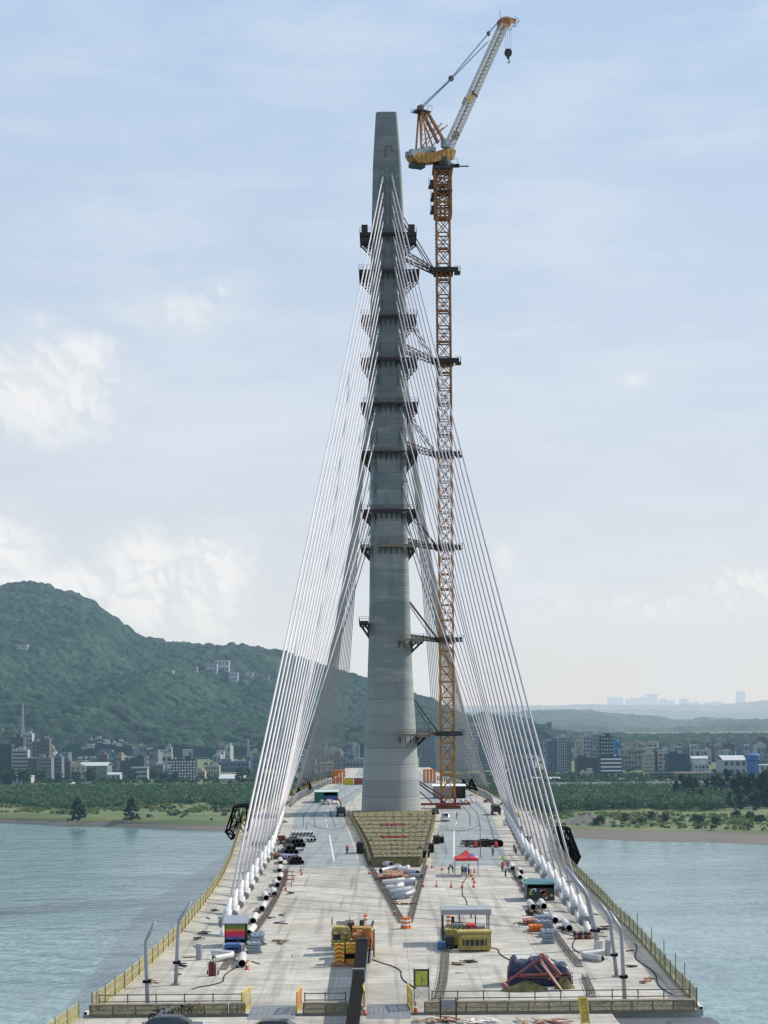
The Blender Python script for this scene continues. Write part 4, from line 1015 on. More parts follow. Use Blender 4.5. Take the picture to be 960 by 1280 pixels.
def stack_beams(px, py, nx, nz, size, mt, label, rz=0.0, name='timber_stack', cat='timber stack', jit=.05, gap=1.15):
    b = G(px, py); t = thing(name, label, cat, b, rz); m = MB()
    for k in range(nz):
        for i in range(nx): m.box(((i-(nx-1)/2)*size[0]*gap+random.uniform(-jit,jit), size[1]/2+random.uniform(-jit*4,jit*4), .1+(k+.5)*size[2]*1.02),(size[0],size[1],size[2]),rz=random.uniform(-.02,.02))
    m.build('beams', mt, t); m = MB(); 
    for f in (.2,.8): m.box((0,size[1]*f,.05),(nx*size[0]*gap+.3,.14,.1))
    m.build('bearers', m_wood, t); return t
stack_beams(494,1104,4,2,(.55,8.0,.5),m_woodr,'stack of long reddish timbers among the curved pipes',jit=.1); stack_beams(481,1101,3,1,(.6,4,.5),m_woodr,'small reddish timber pile left of the long timbers')
stack_beams(507,1101,2,1,(.5,3,.5),m_woodr,'short reddish timber pair right of the long timbers'); stack_beams(505,1131,3,1,(1.0,.3,.15),m_woodr,'flat red planks at the tip of the pipe heap')
# ---- drums, cones
def drum(b, label, grp=None):
    t = thing('traffic_drum', label, 'traffic drum', b, 0, grp)
    m = MB(); m.lathe([(.36,0),(.36,.1),(.30,.12),(.30,.35)],n=14); m.lathe([(.30,.56),(.285,.56),(.285,.78)],n=14); m.lathe([(.28,.97),(.27,1.2),(.12,1.25)],n=14); m.build('drum', m_orange, t)
    m = MB(); m.lathe([(.305,.35),(.295,.56)],n=14); m.lathe([(.29,.78),(.28,.97)],n=14); m.build('white_band', m_white, t); return t
d0 = drum(G(504,1160.5), 'left orange and white drum at the tip of the rebar V'); dup(d0, G(507.6,1161), label='middle orange and white drum at the tip of the rebar V'); dup(d0, G(511,1160.5), label='right orange and white drum at the tip of the rebar V')
dup(d0, G(457,1157)+Vector((0,0,0)), label='orange and white drum behind the boom crane'); dup(d0, G(561,1158.5), label='orange and white drum under the roof post of the yellow machine')
for p, q in (((457,1157),1),((561,1158.5),1)): pass
cone0 = thing('traffic_cone', 'red traffic cone', 'traffic cone', G(545,1109), 0, 'traffic cones on the deck')
m = MB(); m.box((0,0,.03),(.42,.42,.06)); m.lathe([(.17,.06),(.11,.36)],n=10); m.lathe([(.085,.5),(.035,.78),(.02,.8)],n=10); m.build('cone', mat('cone_red', (.52,.075,.03), .55, 0, .1, 1), cone0)
m = MB(); m.lathe([(.112,.36),(.084,.5)],n=10); m.build('reflective_band', m_white, cone0)
CN = [((529,1109),'cone close to the right arm of the rebar V'),((545.5,1109),'cone second from the V in the row before the tent'),((564,1109.5),'cone third from the V in the row before the tent'),((577.8,1109.5),'cone at the right end of the row before the tent'),
 ((540,1085),'cone nearest the terrace corner on the right'),((552.5,1088),'taller looking cone between the terrace and the tent'),((461.5,1093),'cone outside the left arm of the rebar V'),((470.5,1093),'cone inside the V, below the left terrace rail'),((493,1144),'cone touching the left arm of the V near its tip'),
 ((308.5,1212),'cone beside the open end of the front left pipe'),((376,1089.5),'cone on the roadway beside the left pipe racks'),((377,1093.5),'cone just in front of another by the left pipe racks'),((455,1268),'cone at the foot of the yellow gate right of the boom'),((519.5,1266),'cone at the foot of the yellow gate by the notice board'),
 ((593,1091),'farthest of the cones strung out from the tent'),((589,1096),'second cone strung out from the tent'),((591,1100.5),'third cone strung out from the tent'),((593,1104),'fourth cone strung out from the tent'),((592,1109.5),'nearest of the cones strung out from the tent'),((357,1113),'cone beside the curved rebar strip, by red trestles')]
for i, (p, lab) in enumerate(CN):
    if i == 0: cone0.location = G(*p); cone0['label'] = 'red traffic '+lab
    else: dup(cone0, G(*p), label='red traffic '+lab)
    if i in (5,): pass
for o in [o for o in COL.objects if o.name.startswith('traffic_cone')]: o.scale = (1.05,1.05,1.15)
for o in [o for o in COL.objects if o.name.startswith('traffic_drum')]: o.scale = (.95,.95,1.05)
# ================================================================== machines, vehicles, sheds, people
def wheel_mb(r, w):
    m = MB(); m.lathe([(r*.62,-w/2),(r*.95,-w/2),(r,-w*.3),(r,w*.3),(r*.95,w/2),(r*.62,w/2)], n=18, axis='X'); return m
def add_wheels(t, xs, ys, r, w, rim=m_steel):
    first = None
    for x in xs:
        for y in ys:
            if first is None:
                o = first = wheel_mb(r, w).build('wheel', m_blk, t); smooth_angle(o, 40)
                h = MB(); h.lathe([(.05,-w*.52),(r*.6,-w*.5),(r*.6,w*.5),(.05,w*.52)], n=14, axis='X'); hub = h.build('rim', rim, o)
            else:
                o = first.copy(); COL.objects.link(o); hh = hub.copy(); COL.objects.link(hh); hh.parent = o
            o.location = (x, y, r)
def loft_body(m, secs, n=None):
    """closed car body: list of (y, [(x,z)...]) sections"""
    k = len(secs[0][1]); vs = [(x, y, z) for y, pr in secs for x, z in pr]
    fs = [(i*k+j, i*k+(j+1)%k, (i+1)*k+(j+1)%k, (i+1)*k+j) for i in range(len(secs)-1) for j in range(k)]
    fs += [tuple(range(k-1,-1,-1)), tuple((len(secs)-1)*k+j for j in range(k))]
    m.add(vs, fs)
def car(name, label, cat, loc, rz, paint, kind='sedan', sc=1.0):
    t = thing(name, label, cat, loc, rz); W_ = .9
    def sec(y, w, zb, zt): return (y, [(-w,zb),(w,zb),(w*1.02,(zb+zt)/2),(w*.93,zt-.03),(w*.8,zt),(-w*.8,zt),(-w*.93,zt-.03),(-w*1.02,(zb+zt)/2)])
    if kind == 'van': L0, L1, hood, roof = -2.4, 2.4, 1.15, 1.95
    else: L0, L1, hood, roof = -2.3, 2.3, .92, 1.48
    m = MB(); loft_body(m, [sec(L0,.72*W_,.35,.75), sec(L0+.12,.92*W_,.25,.86), sec(L0+.7,W_,.22,hood-.05), sec(L0+1.3,W_,.22,hood), sec(L1-.6,W_,.22,hood), sec(L1-.1,.95*W_,.25,hood-.08), sec(L1,.8*W_,.35,hood-.25)])
    b = m.build('body', paint, t); smooth_angle(b, 35)
    def cab(y, w, z): return (y, [(-w,hood-.03),(w,hood-.03),(w*.97,(hood+z)/2),(w*.82,z-.04),(w*.7,z),(-w*.7,z),(-w*.82,z-.04),(-w*.97,(hood+z)/2)])
    ys = (L0+.9, L0+1.7, L1-1.1, L1-.35) if kind != 'van' else (L0+.25, L0+.8, L1-.5, L1-.1)
    m = MB(); loft_body(m, [cab(ys[0],.86*W_,hood+.02), cab(ys[1],.86*W_,roof-.03), cab((ys[1]+ys[2])/2,.87*W_,roof), cab(ys[2],.85*W_,roof-.04), cab(ys[3],.82*W_,hood+.05)])
    smooth_angle(m.build('roof', paint, t), 35)
    zc = (hood+roof)/2
    for s in (-1,1):
        m = MB(); x = s*.875*W_; m.prism([Vector((x,ys[1]-.2,hood+.08)),Vector((x,ys[2]+.15,hood+.08)),Vector((x*.86,ys[2]-.15,roof-.12)),Vector((x*.86,ys[1]+.1,roof-.12))],(s*.02,0,0)); m.build('side_window', m_glass, t)
    for y0, y1, nm in ((ys[0],ys[1],'windscreen'),(ys[3],ys[2],'rear_window')):
        m = MB(); e = -.03 if nm == 'windscreen' else .03; a = lambda f: lerp(y0,y1,f)
        m.quad((-.72*W_,a(.1)+e,hood+.1),(.72*W_,a(.1)+e,hood+.1),(.62*W_,a(.92)+e,roof-.08),(-.62*W_,a(.92)+e,roof-.08)); m.build(nm, m_glass, t)
    add_wheels(t, (-W_*.86, W_*.86), (L0+.85, L1-.85), .33, .22)
    for s in (-1,1):
        m = MB(); m.box((s*.66*W_, L0+.02, .68),(.3,.14,.14)); m.build('headlight', m_white, t); m = MB(); m.box((s*.72*W_, L1-.0, .75),(.25,.1,.2)); m.build('tail_light', m_red, t)
    t.scale = (sc,)*3; return t
m_cblk = mat('black_car_paint', (.015,.017,.02), .2, .2, .1, 1); m_cdk = mat('dark_blue_paint', (.03,.045,.065), .3, .2, .1, 1); m_cwh = mat('white_car_paint', (.62,.63,.63), .3, .1, .05, 1); m_csil = mat('silver_car_paint', (.35,.37,.39), .3, .4, .05, 1)
car('parked_car', 'dark car by the left bottom corner, only its roof in the frame', 'car', G(213,1297,DK-.02)+Vector((0,1.0,0)), math.radians(90), m_cdk)
car('parked_car', 'black car at the bottom edge, left of the crane boom', 'car', G(347,1303,DK-.02)+Vector((0,1.0,0)), math.radians(86), m_cblk)
car('van', 'white van parked in front of the tower crane foot', 'van', G(557,1027)+Vector((0,2.0,0)), 0.05, m_cwh, 'van')
car('parked_car', 'dark car parked to the left of the white van by the tower', 'car', G(544,1018)+Vector((0,2.0,0)), .1, m_cblk)
# small lorry with crane, left of tower
def lorry(label, loc, rz, paint, bedmat, crane_=False, load=False):
    t = thing('small_lorry', label, 'lorry', loc, rz)
    m = MB(); m.prism([Vector((-1.05,-2.9,.75)),Vector((-1.05,-2.95,1.5)),Vector((-1.05,-2.6,2.35)),Vector((-1.05,-1.2,2.4)),Vector((-1.05,-1.2,.75))],(2.1,0,0)); m.build('cab', paint, t)
    m = MB(); m.quad((-.9,-2.96,1.5),(.9,-2.96,1.5),(.85,-2.66,2.25),(-.85,-2.66,2.25)); m.build('windscreen', m_glass, t)
    m = MB(); m.box((0,1.0,.85),(1.2,4.6,.2)); m.build('chassis', m_blk, t)
    m = MB(); m.box((0,1.1,1.05),(2.2,4.2,.12)); m.box((-1.05,1.1,1.4),(.08,4.2,.6)); m.box((1.05,1.1,1.4),(.08,4.2,.6)); m.box((0,3.2,1.4),(2.2,.08,.6)); m.build('bed', bedmat, t)
    add_wheels(t, (-.9,.9), (-2.1,2.0), .45, .3)
    if crane_:
        m = MB(); m.beam((0,-.8,1.1),(0,-.8,3.2),.3); m.beam((0,-.8,3.2),(-.9,.6,4.6),.22); m.build('loader_arm', m_red, t)
    if load: m = MB(); m.box((0,1,1.75),(1.8,3.6,.9)); m.build('load', m_dk, t)
    return t
lorry('dark lorry with a red loader arm on the left carriageway beside the tower', G(426,1021)+Vector((0,2.5,0)), 0.0, m_cdk, m_cdk, True)
lorry('dark blue tipper seen from behind on the right carriageway near the cables', G(621,1019)+Vector((0,3.2,0)), math.pi, m_dk, m_cdk, False, True)
# --- boom crane in the middle foreground
bc = thing('boom_crane', 'orange and black crane with a long dark boom reaching out at the bottom edge', 'mobile crane', G(449,1200))
def B(px, py, z=0.0): return G(px, py, DK+z) - bc.location
m = MB(); m.box((-.2,1.2,.9),(2.5,9.5,.5)); m.box((-.2,-2.8,1.0),(2.4,.8,.8)); m.build('chassis', m_blk, bc); add_wheels(bc, (-1.3,.95), (-2.0,0.0,2.6,4.2), .55, .4)
m = MB(); m.box((.25,1.0,1.9),(1.7,4.2,1.3)); m.box((.7,-.6,2.5),(.8,1.6,1.6)); m.box((-.45,2.2,2.4),(.5,1.8,1.2)); m.build('superstructure', mat('faded_orange', (.34,.13,.03), .65, 0, .4, 1.8, detail=9), bc)
m = MB(); m.box((1.3,1.6,1.6),(.25,5.2,1.1)); 
for k in range(5): m.beam((1.45,-1+k*1.1,.4),(1.45,-.4+k*1.1,2.5),.16)
m.build('side_frame', mat('orange_brown_steel', (.38,.13,.03), .6, 0, .3, 2), bc)
m = MB(); m.box((-1.9,4.6,1.5),(1.9,1.7,1.6)); m.prism([Vector((-2.85,3.74,2.3)),Vector((-.95,3.74,2.3)),Vector((-1.15,3.74,2.75)),Vector((-2.65,3.74,2.75))],(0,1.7,0)); m.build('cab_housing', m_yl, bc)
m = MB(); m.box((.5,5.5,1.5),(1.7,1.5,1.2)); m.prism([Vector((-.35,4.74,2.1)),Vector((1.35,4.74,2.1)),Vector((1.1,4.74,2.55)),Vector((-.1,4.74,2.55))],(0,1.5,0)); m.build('engine_hood', m_yl, bc)
m = MB(); m.box((-.9,7.5,1.6),(3.4,1.6,.9)); m.build('rear_deck', m_yl, bc)
m = MB(); 
for k in range(3): m.box((-1.7,9.2+k*.0,1.4+k*.55),(1.6,1.2,.48))
m.box((.6,8.6,2.2),(1.4,.9,.4)); m.box((-1.1,8.4,2.6),(.9,.8,.7)); m.build('counterweight', mat('pale_grey_blocks', (.42,.42,.38), .8, 0, .15, 1.5), bc)
m = MB(); m.box((-.9,5.0,2.6),(.7,.9,.9)); m.lathe([(.25,0),(.25,.6)],(.2,6.4,2.5),12); m.beam((1.0,5.2,2),(1.35,7.6,2.8),.2); m.build('machinery', m_dk, bc)
for k, (xx, yy) in enumerate(((-1.85,-3.6),(-.75,-3.3))):
    m = MB(); m.box((xx,yy,1.15),(.95,.3,2.0)); pnl = m.build('outrigger_panel', m_ylw, bc); m = MB()
    for j in range(5): m.prism([Vector((xx-.42,yy-.17,.25+j*.4)),Vector((xx+.0,yy-.17,.42+j*.4)),Vector((xx+.42,yy-.17,.25+j*.4)),Vector((xx+.42,yy-.17,.42+j*.4)),Vector((xx,yy-.17,.6+j*.4)),Vector((xx-.42,yy-.17,.42+j*.4))],(0,.03,0))
    m.build('chevrons', m_red if k == 0 else m_orange, pnl); 
m = MB(); m.box((-1.3,-3.5,.12),(2.6,1.4,.24)); m.box((-1.85,-2.2,1.0),(.8,1.2,1.5)); m.box((-.7,-2.0,1.2),(.8,1.0,1.6)); m.build('outrigger_foot', m_woodr, bc)
b0 = Vector((.35,-1.4,1.75)); b1 = P(440.5,1283,114)-bc.location; dv = b1-b0
m = MB(); m.beam(b0-dv*.06, b0+dv*.45, 1.0, 1.08); m.beam(b0+dv*.44, b0+dv*1.25, .9, .98); bo = m.build('boom', m_blk, bc)
m = MB()
for s in (-.56,.56): m.beam(b0+Vector((s,0,-.42)), b0+dv*.45+Vector((s,0,-.42)), .08, .14)
for f in (.0,.45): m.beam(b0+dv*f-dv*.004, b0+dv*f+dv*.006, 1.1, 1.25)
m.build('boom_edge', m_steel, bo)
m = MB(); m.tube(Vector((.35,-3.6,1.6)), b0+dv*.14+Vector((0,0,-.5)), .2, n=10); m.build('luffing_cylinder', m_galv, bc)
m = MB(); m.tube(b0+dv*1.0+Vector((.62,0,0)), b0+Vector((1.0,.5,.6)), .025, n=4); m.build('rope', m_rope, bc)
m = MB()
for x0, y0, z0, x1, y1, z1 in ((.3,4.8,2.2,1.0,1.2,2.6),(.1,4.9,2.1,.9,.6,2.4),(-.2,3.5,2.0,.3,-.4,2.7)):
    a_, c_ = Vector((x0,y0,z0)), Vector((x1,y1,z1)); m.path([a_.lerp(c_,f)+Vector((.1*math.sin(f*6),0,.5*f*(1-f)*2)) for f in np.linspace(0,1,7)], .06, 5)
m.build('hydraulic_hose', m_blk, bc)
m = MB()
for x in (-2.8,-1.0):
    m.beam((x,3.75,2.8),(x,3.75,3.6),.06); m.beam((x,5.4,2.8),(x,5.4,3.6),.06); m.beam((x,3.75,3.6),(x,5.4,3.6),.06)
for z in (.5,.9,1.3): m.beam((-2.9,3.9,z),(-2.9,4.5,z),.06)
m.build('guard_rail', m_rail, bc)
m = MB()
for z in (1.0,1.5,2.0): m.box((-1.9,3.73,z),(1.7,.03,.05))
for x in (-2.4,-1.4): m.box((x,3.73,1.5),(.05,.03,1.5))
m.box((-2.3,3.72,1.75),(.7,.03,.4)); m.box((.5,4.72,1.5),(1.2,.03,.5)); m.build('panel_seams', m_dk, bc)
m = MB()
for x in (-2.4,-1.4): m.box((x,3.7,2.15),(.25,.06,.16))
m.build('work_light', m_white, bc)
# --- roofed yellow machine
rm = thing('roofed_generator', 'yellow machine standing under a flat grey roof right of the middle', 'generator', G(580,1190)); q = lambda px, py: G(px, py)-rm.location
m = MB(); m.box((1.1,.9,1.0),(3.3,1.5,1.7)); m.box((1.1,.15,1.55),(3.0,.3,.35)); m.box((1.1,1.0,1.95),(3.5,1.8,.22)); m.build('housing', m_yl, rm)
m = MB(); m.box((1.1,.12,.95),(2.4,.08,.75)); 
m.build('grille', m_dk, rm); m = MB()
for k in range(5): m.box((.1+k*.5,.06,.95),(.08,.06,.8))
m.box((1.1,.05,.55),(2.5,.06,.1)); m.box((1.1,.05,1.3),(2.5,.06,.1)); m.build('grille_bars', m_yl, rm)
m = MB(); m.box((-.5,4.4,1.1),(2.4,3.4,1.6)); m.box((1.8,4.6,1.0),(1.6,3.0,1.4)); m.build('engine', m_yl, rm)
m = MB(); m.box((.9,3.8,2.0),(1.0,1.6,.7)); m.build('red_box', m_red, rm); m = MB(); m.box((1.9,3.6,1.9),(.9,1.4,.6)); m.box((-.4,4.6,2.1),(1.2,1.8,.5)); m.build('grey_box', m_steel, rm)
m = MB(); m.box((-1.4,4.2,.7),(.9,5.0,1.2)); m.build('fuel_tank', m_dk, rm)
m = MB(); m.box((.5,6.9,3.55),(5.2,3.6,.25)); m.box((.5,5.05,3.4),(5.3,.12,.5)); m.build('roof', m_lamp, rm)
mp = MB(); mp.beam((0,0,0),(0,0,3.5),.12); f = None
for xx, yy in ((-1.9,5.3),(-.2,5.3),(1.5,5.3),(2.9,5.3),(-1.9,8.4),(2.9,8.4)):
    if f is None: o = f = mp.build('post', m_dk, rm)
    else: o = f.copy(); COL.objects.link(o)
    o.location = (xx,yy,0)
m = MB()
for k in range(4): m.path([Vector((-.9+k*.5,3.2,1.9)),Vector((-.8+k*.5,2.6,2.3)),Vector((-.6+k*.5,2.0,2.1)),Vector((-.2+k*.4,1.6,2.0))],.06,5)
m.lathe([(.18,1.9),(.18,2.9),(.1,3.0)],(-.9,5.0,0),10); m.build('pipework', m_dk, rm)
m = MB(); m.lathe([(.45,0),(.47,.3),(.47,.8),(.4,.9)],(-2.2,1.5,0),14); m.build('oil_drum', m_blue, rm)
m = MB(); m.box((2.72,.13,1.2),(.03,.06,1.3)); m.box((-.5,.13,1.2),(.03,.06,1.3)); m.box((1.1,.13,1.72),(3.1,.05,.04)); m.box((2.3,.11,1.45),(.35,.04,.25)); m.build('panel_seams', m_dk, rm)
# --- tent
tn = thing('tent', 'red and purple canopy tent with people under it on the right carriageway', 'tent', G(583,1094))
m = MB(); W2 = 1.75; apex = Vector((0,0,3.9)); cs = [Vector((-W2,-W2,2.7)),Vector((W2,-W2,2.7)),Vector((W2,W2,2.7)),Vector((-W2,W2,2.7))]
mid = [(c*.5+apex*.5)+Vector((0,0,-.25)) for c in cs]
for i in range(4):
    j = (i+1)%4; m.cur = 1 if i == 1 else 0
    m.quad(cs[i],cs[j],mid[j],mid[i]); m.add([mid[i],mid[j],apex],[(0,1,2)]); m.quad(cs[i]+Vector((0,0,-.4)),cs[j]+Vector((0,0,-.4)),cs[j],cs[i])
m.build('canopy', [mat('red_canopy', (.52,.035,.05), .7, 0, .12, 1), mat('white_canopy', (.6,.55,.55), .7, 0, .1, 1)], tn)
m = MB(); m.add([(.2,-1.5,2.98),(1.8,-1.78,2.25),(1.78,-.4,2.68),(.75,-.95,3.35)],[(0,1,2,3)]); m.build('purple_flap', mat('purple_cloth', (.10,.07,.28), .7, 0, .1, 1), tn)
mp = MB(); mp.beam((0,0,0),(0,0,2.7),.09); f = None
for c in cs:
    if f is None: o = f = mp.build('leg', m_galv, tn)
    else: o = f.copy(); COL.objects.link(o)
    o.location = (c.x,c.y,0)
# --- people
def person_mesh(pose):
    me = bpy.data.meshes.new('person'); J = {}
    if pose == 'bend':
        pts = dict(pel=(0,.05,.92), chest=(0,-.28,1.18), neck=(0,-.42,1.27), head=(0,-.52,1.34), crown=(0,-.60,1.42))
        sh, el, ha = (.19,-.36,1.22), (.22,-.46,.95), (.18,-.58,.75)
    else:
        pts = dict(pel=(0,0,.93), chest=(0,-.02,1.28), neck=(0,-.01,1.49), head=(0,-.03,1.60), crown=(0,-.02,1.72))
        sh, el, ha = (.19,0,1.42), (.25,-.02,1.14), (.24,-.16,.90)
    V = []; E = []; R = []
    def v(p, r): V.append(p); R.append(r); return len(V)-1
    pe = v(pts['pel'], (.16,.11)); ch = v(pts['chest'], (.17,.115)); ne = v(pts['neck'], (.06,.06)); he = v(pts['head'], (.088,.10)); cr = v(pts['crown'], (.07,.08))
    E += [(pe,ch),(ch,ne),(ne,he),(he,cr)]
    for s in (-1,1):
        a = v((s*sh[0],sh[1],sh[2]), (.062,.062)); b = v((s*el[0],el[1],el[2]), (.045,.045)); c = v((s*ha[0],ha[1],ha[2]), (.033,.033)); d = v((s*ha[0],ha[1]-.04,ha[2]-.09), (.04,.028))
        E += [(ch,a),(a,b),(b,c),(c,d)]
        for k in range(4):
            f = v((s*(ha[0]-.035+.022*k), ha[1]-.06, ha[2]-.17+.008*abs(k-1.4)), (.010,.010)); E.append((d,f))
        th = v((s*(ha[0]-.055), ha[1]-.07, ha[2]-.10), (.011,.011)); E.append((d,th))
        h = v((s*.095,pts['pel'][1],.86), (.092,.10)); k = v((s*.11,-.03+pts['pel'][1]*.4,.48), (.062,.066)); an = v((s*.12,.02,.09), (.042,.045)); to = v((s*.13,-.14,.045), (.045,.035))
        E += [(pe,h),(h,k),(k,an),(an,to)]
    me.from_pydata(V, E, []); o = bpy.data.objects.new('person_build', me); COL.objects.link(o)
    md = o.modifiers.new('s', 'SKIN')
    for i, sv in enumerate(me.skin_vertices[0].data): sv.radius = R[i]; sv.use_root = (i == 0)
    sb = o.modifiers.new('ss', 'SUBSURF'); sb.levels = 1; sb.render_levels = 1
    dg = bpy.context.evaluated_depsgraph_get(); nm = bpy.data.meshes.new_from_object(o.evaluated_get(dg)); bpy.data.objects.remove(o)
    return nm, pts
PM = {k: person_mesh(k) for k in ('stand','bend')}
def shell(nm, z0, z1, xlim, off, pose):
    """clothing: the body's own faces between two heights, pushed out a little"""
    vs = [v.co.copy() for v in nm.vertices]; nr = [v.normal.copy() for v in nm.vertices]; fs = []
    for f in nm.polygons:
        c = f.center
        if z0 <= c.z <= z1 and abs(c.x) < xlim: fs.append(tuple(f.vertices))
    used = sorted({i for f in fs for i in f}); mp = {i: k for k, i in enumerate(used)}
    return [vs[i]+nr[i]*off for i in used], [tuple(mp[i] for i in f) for f in fs]
CLO = {}
def cloth_mesh(pose, part):
    nm, pts = PM[pose]
    if part == 'trousers': V, Fq = shell(nm, .08, .97, .5, .014, pose)
    elif part == 'shirt': V, Fq = shell(nm, .97 if pose == 'stand' else .98, 1.48 if pose == 'stand' else 1.27, .5, .012, pose)
    else: V, Fq = shell(nm, .99, 1.44 if pose == 'stand' else 1.26, .19, .03, pose)
    return V, Fq
SH = {'red': m_red, 'orange': m_orange, 'green': mat('green_vest', (.05,.35,.12), .8, 0, .1, 2), 'white': m_white, 'grey': m_steel, 'yellow': mat('lime_vest', (.45,.55,.05), .8, 0, .1, 2), 'blue': m_blue}
for k in PM: PM[k][0].materials.append(m_skin); PM[k][0].polygons.foreach_set('use_smooth', [True]*len(PM[k][0].polygons))
MC = {}
def person(px, py, pose, shirt, vest, helmet, label, rz):
    t = thing('person', label, 'person', G(px, py), rz, 'workers on the deck')
    bo = bpy.data.objects.new('body', PM[pose][0]); COL.objects.link(bo); bo.parent = t
    for part, mt in (('trousers', m_cloth), ('shirt', SH[shirt]), ('vest', SH.get(vest))):
        if mt is None: continue
        V, Fq = cloth_mesh(pose, part); m = MB(); m.add(V, Fq); m.build(part, mt, t, True)
    hp = Vector(PM[pose][1]['head']); cp = Vector(PM[pose][1]['crown']); d = (cp-hp).normalized()
    m = MB(); m.path([hp+d*.05, hp+d*.06, hp+d*.13, hp+d*.19, hp+d*.205], [.16,.125,.118,.07,.01], 14); m.build('helmet', SH[helmet], t, True)
    m = MB()
    for s in (-.035,.035): m.box(hp+Vector((s,-.095,.02)),(.022,.02,.014))
    m.box(hp+Vector((0,-.11,-.015)),(.024,.03,.04)); m.box(hp+Vector((0,-.095,-.05)),(.05,.02,.012)); m.build('face', m_skin if False else mat('face_dark', (.22,.12,.08), .6, 0, .1, 3), t)
for a in [(413,1021,'stand','grey','green','white','worker in a green vest standing left of the dark lorry',1.2),(434,1068,'stand','red',None,'red','worker in red on the left carriageway, by the black box',.3),
 (571,1023,'stand','red',None,'white','worker in red walking right of the crane foot',2.0),(628,1090,'stand','red',None,'white','worker in a red shirt at the far end of the straight rebar strip',.6),(632,1096,'bend','white','grey','white','worker bending just in front of the red shirted one',1.0),
 (645,1068,'bend','grey','yellow','white','worker bending in a lime vest close to the right sockets',2.2),(643,1066,'stand','grey',None,'yellow','worker in grey standing behind the lime vested one',.2),(616,1070,'stand','grey',None,'white','worker standing alone in front of the rebar pile',.4),
 (578,1095,'stand','grey','grey','white','left worker under the red tent',.5),(582,1096,'stand','blue',None,'white','middle worker under the red tent',-.4),(586,1094,'stand','white',None,'yellow','right worker under the red tent',.8),(561,1092,'bend','grey','grey','white','worker crouched over gear left of the tent',1.4),(566,1091,'bend','blue',None,'white','worker crouched nearest the tent on its left',-1.4),
 (629,1083,'stand','yellow','yellow','yellow','worker in yellow behind the straight rebar strip',.1),(633,1025,'stand','red',None,'white','worker in red by the right cables, beyond the sockets',.2),(666,1104,'stand','grey','orange','white','worker behind the teal roofed booth',.2)][:15]: person(*a)
# --- sheds and booths
def shed(name, label, cat, loc, w, dp, h, wallm, roofm, rz=0.0, front=None, slope=.5):
    t = thing(name, label, cat, loc, rz); m = MB()
    for x in (-w/2, w/2): m.box((x, dp/2, h/2),(.08,dp,h))
    m.box((0,dp,h/2),(w,.08,h)); m.build('wall', wallm, t)
    m = MB(); m.prism([Vector((-w/2-.25,-.35,h+.02)),Vector((-w/2-.25,dp+.3,h+slope)),Vector((-w/2-.25,dp+.3,h+slope+.12)),Vector((-w/2-.25,-.35,h+.14))],(w+.5,0,0)); m.build('roof', roofm, t)
    return t
sd = shed('tool_shed', 'small dark shed with rainbow striped sheet near the last left stay cable', 'shed', G(294,1183), 2.15, 2.2, 2.35, m_blk, m_lamp)
m = MB(); m.box((0,-.02,.65),(2.1,.06,1.25)); m.build('lower_front', m_blk, sd)
m = MB(); cols = [mat('flag_green', (.14,.22,.05), .8,0,.2,2), mat('flag_orange', (.55,.20,.06), .8,0,.15,2), mat('flag_red', (.60,.03,.05), .8,0,.15,2), mat('flag_pink', (.55,.03,.13), .8,0,.15,2), m_blue]
zs5 = [2.3,1.85,1.6,1.35,1.0,.75]
for i in range(5):
    m.cur = i; xs5 = np.linspace(-1.0,1.05,7)
    for a, c in zip(xs5[:-1], xs5[1:]): m.quad((a,-.12+.05*math.sin(a*5),zs5[i+1]),(c,-.12+.05*math.sin(c*5),zs5[i+1]),(c,-.12+.05*math.sin(c*5),zs5[i]),(a,-.12+.05*math.sin(a*5),zs5[i]))
m.build('rainbow_sheet', cols, sd)
bt = shed('booth', 'booth with a teal roof and colourful poster front beside the right stay cables', 'booth', G(676,1126), 3.5, 4.2, 2.1, m_dgen, m_teal, slope=.2)
m = MB(); m.box((0,-.03,.85),(3.4,.08,1.6)); m.build('front_panel', m_dgen, bt)
m = MB(); pcs = [mat('poster_yellow', (.5,.42,.08), .7,0,.3,3), mat('poster_red', (.45,.10,.07), .7,0,.3,3), mat('poster_green', (.15,.3,.12), .7,0,.3,3), m_white]
for i in range(14): m.cur = random.randrange(4); m.box((random.uniform(-1.5,1.5),-.09,random.uniform(.3,1.45)),(random.uniform(.25,.6),.03,random.uniform(.25,.5)))
m.build('posters', pcs, bt)
gs = shed('site_shed', 'long green walled shed with a pale roof on the left carriageway', 'shed', G(407.5,1003.5)+Vector((0,.5,0)), 6.6, 9, 3.0, m_green, mat('pale_green_roof', (.45,.55,.52), .6,0,.1,1), slope=.2)
m = MB(); m.box((-1.9,-.05,1.5),(2.6,.08,3.0)); m.build('front_panel', m_green, gs)
m = MB(); m.box((1.3,1.5,1.0),(3.6,2.5,2.0)); m.build('interior_load', m_blue, gs)
ws = shed('site_office', 'white roofed grey site office behind the tower crane foot', 'site office', G(562,998), 9.5, 7, 3.6, m_steel, m_white, slope=.3); m = MB(); m.box((-2.0,-.05,1.8),(5.4,.08,3.5)); m.build('front_panel', m_steel, ws)
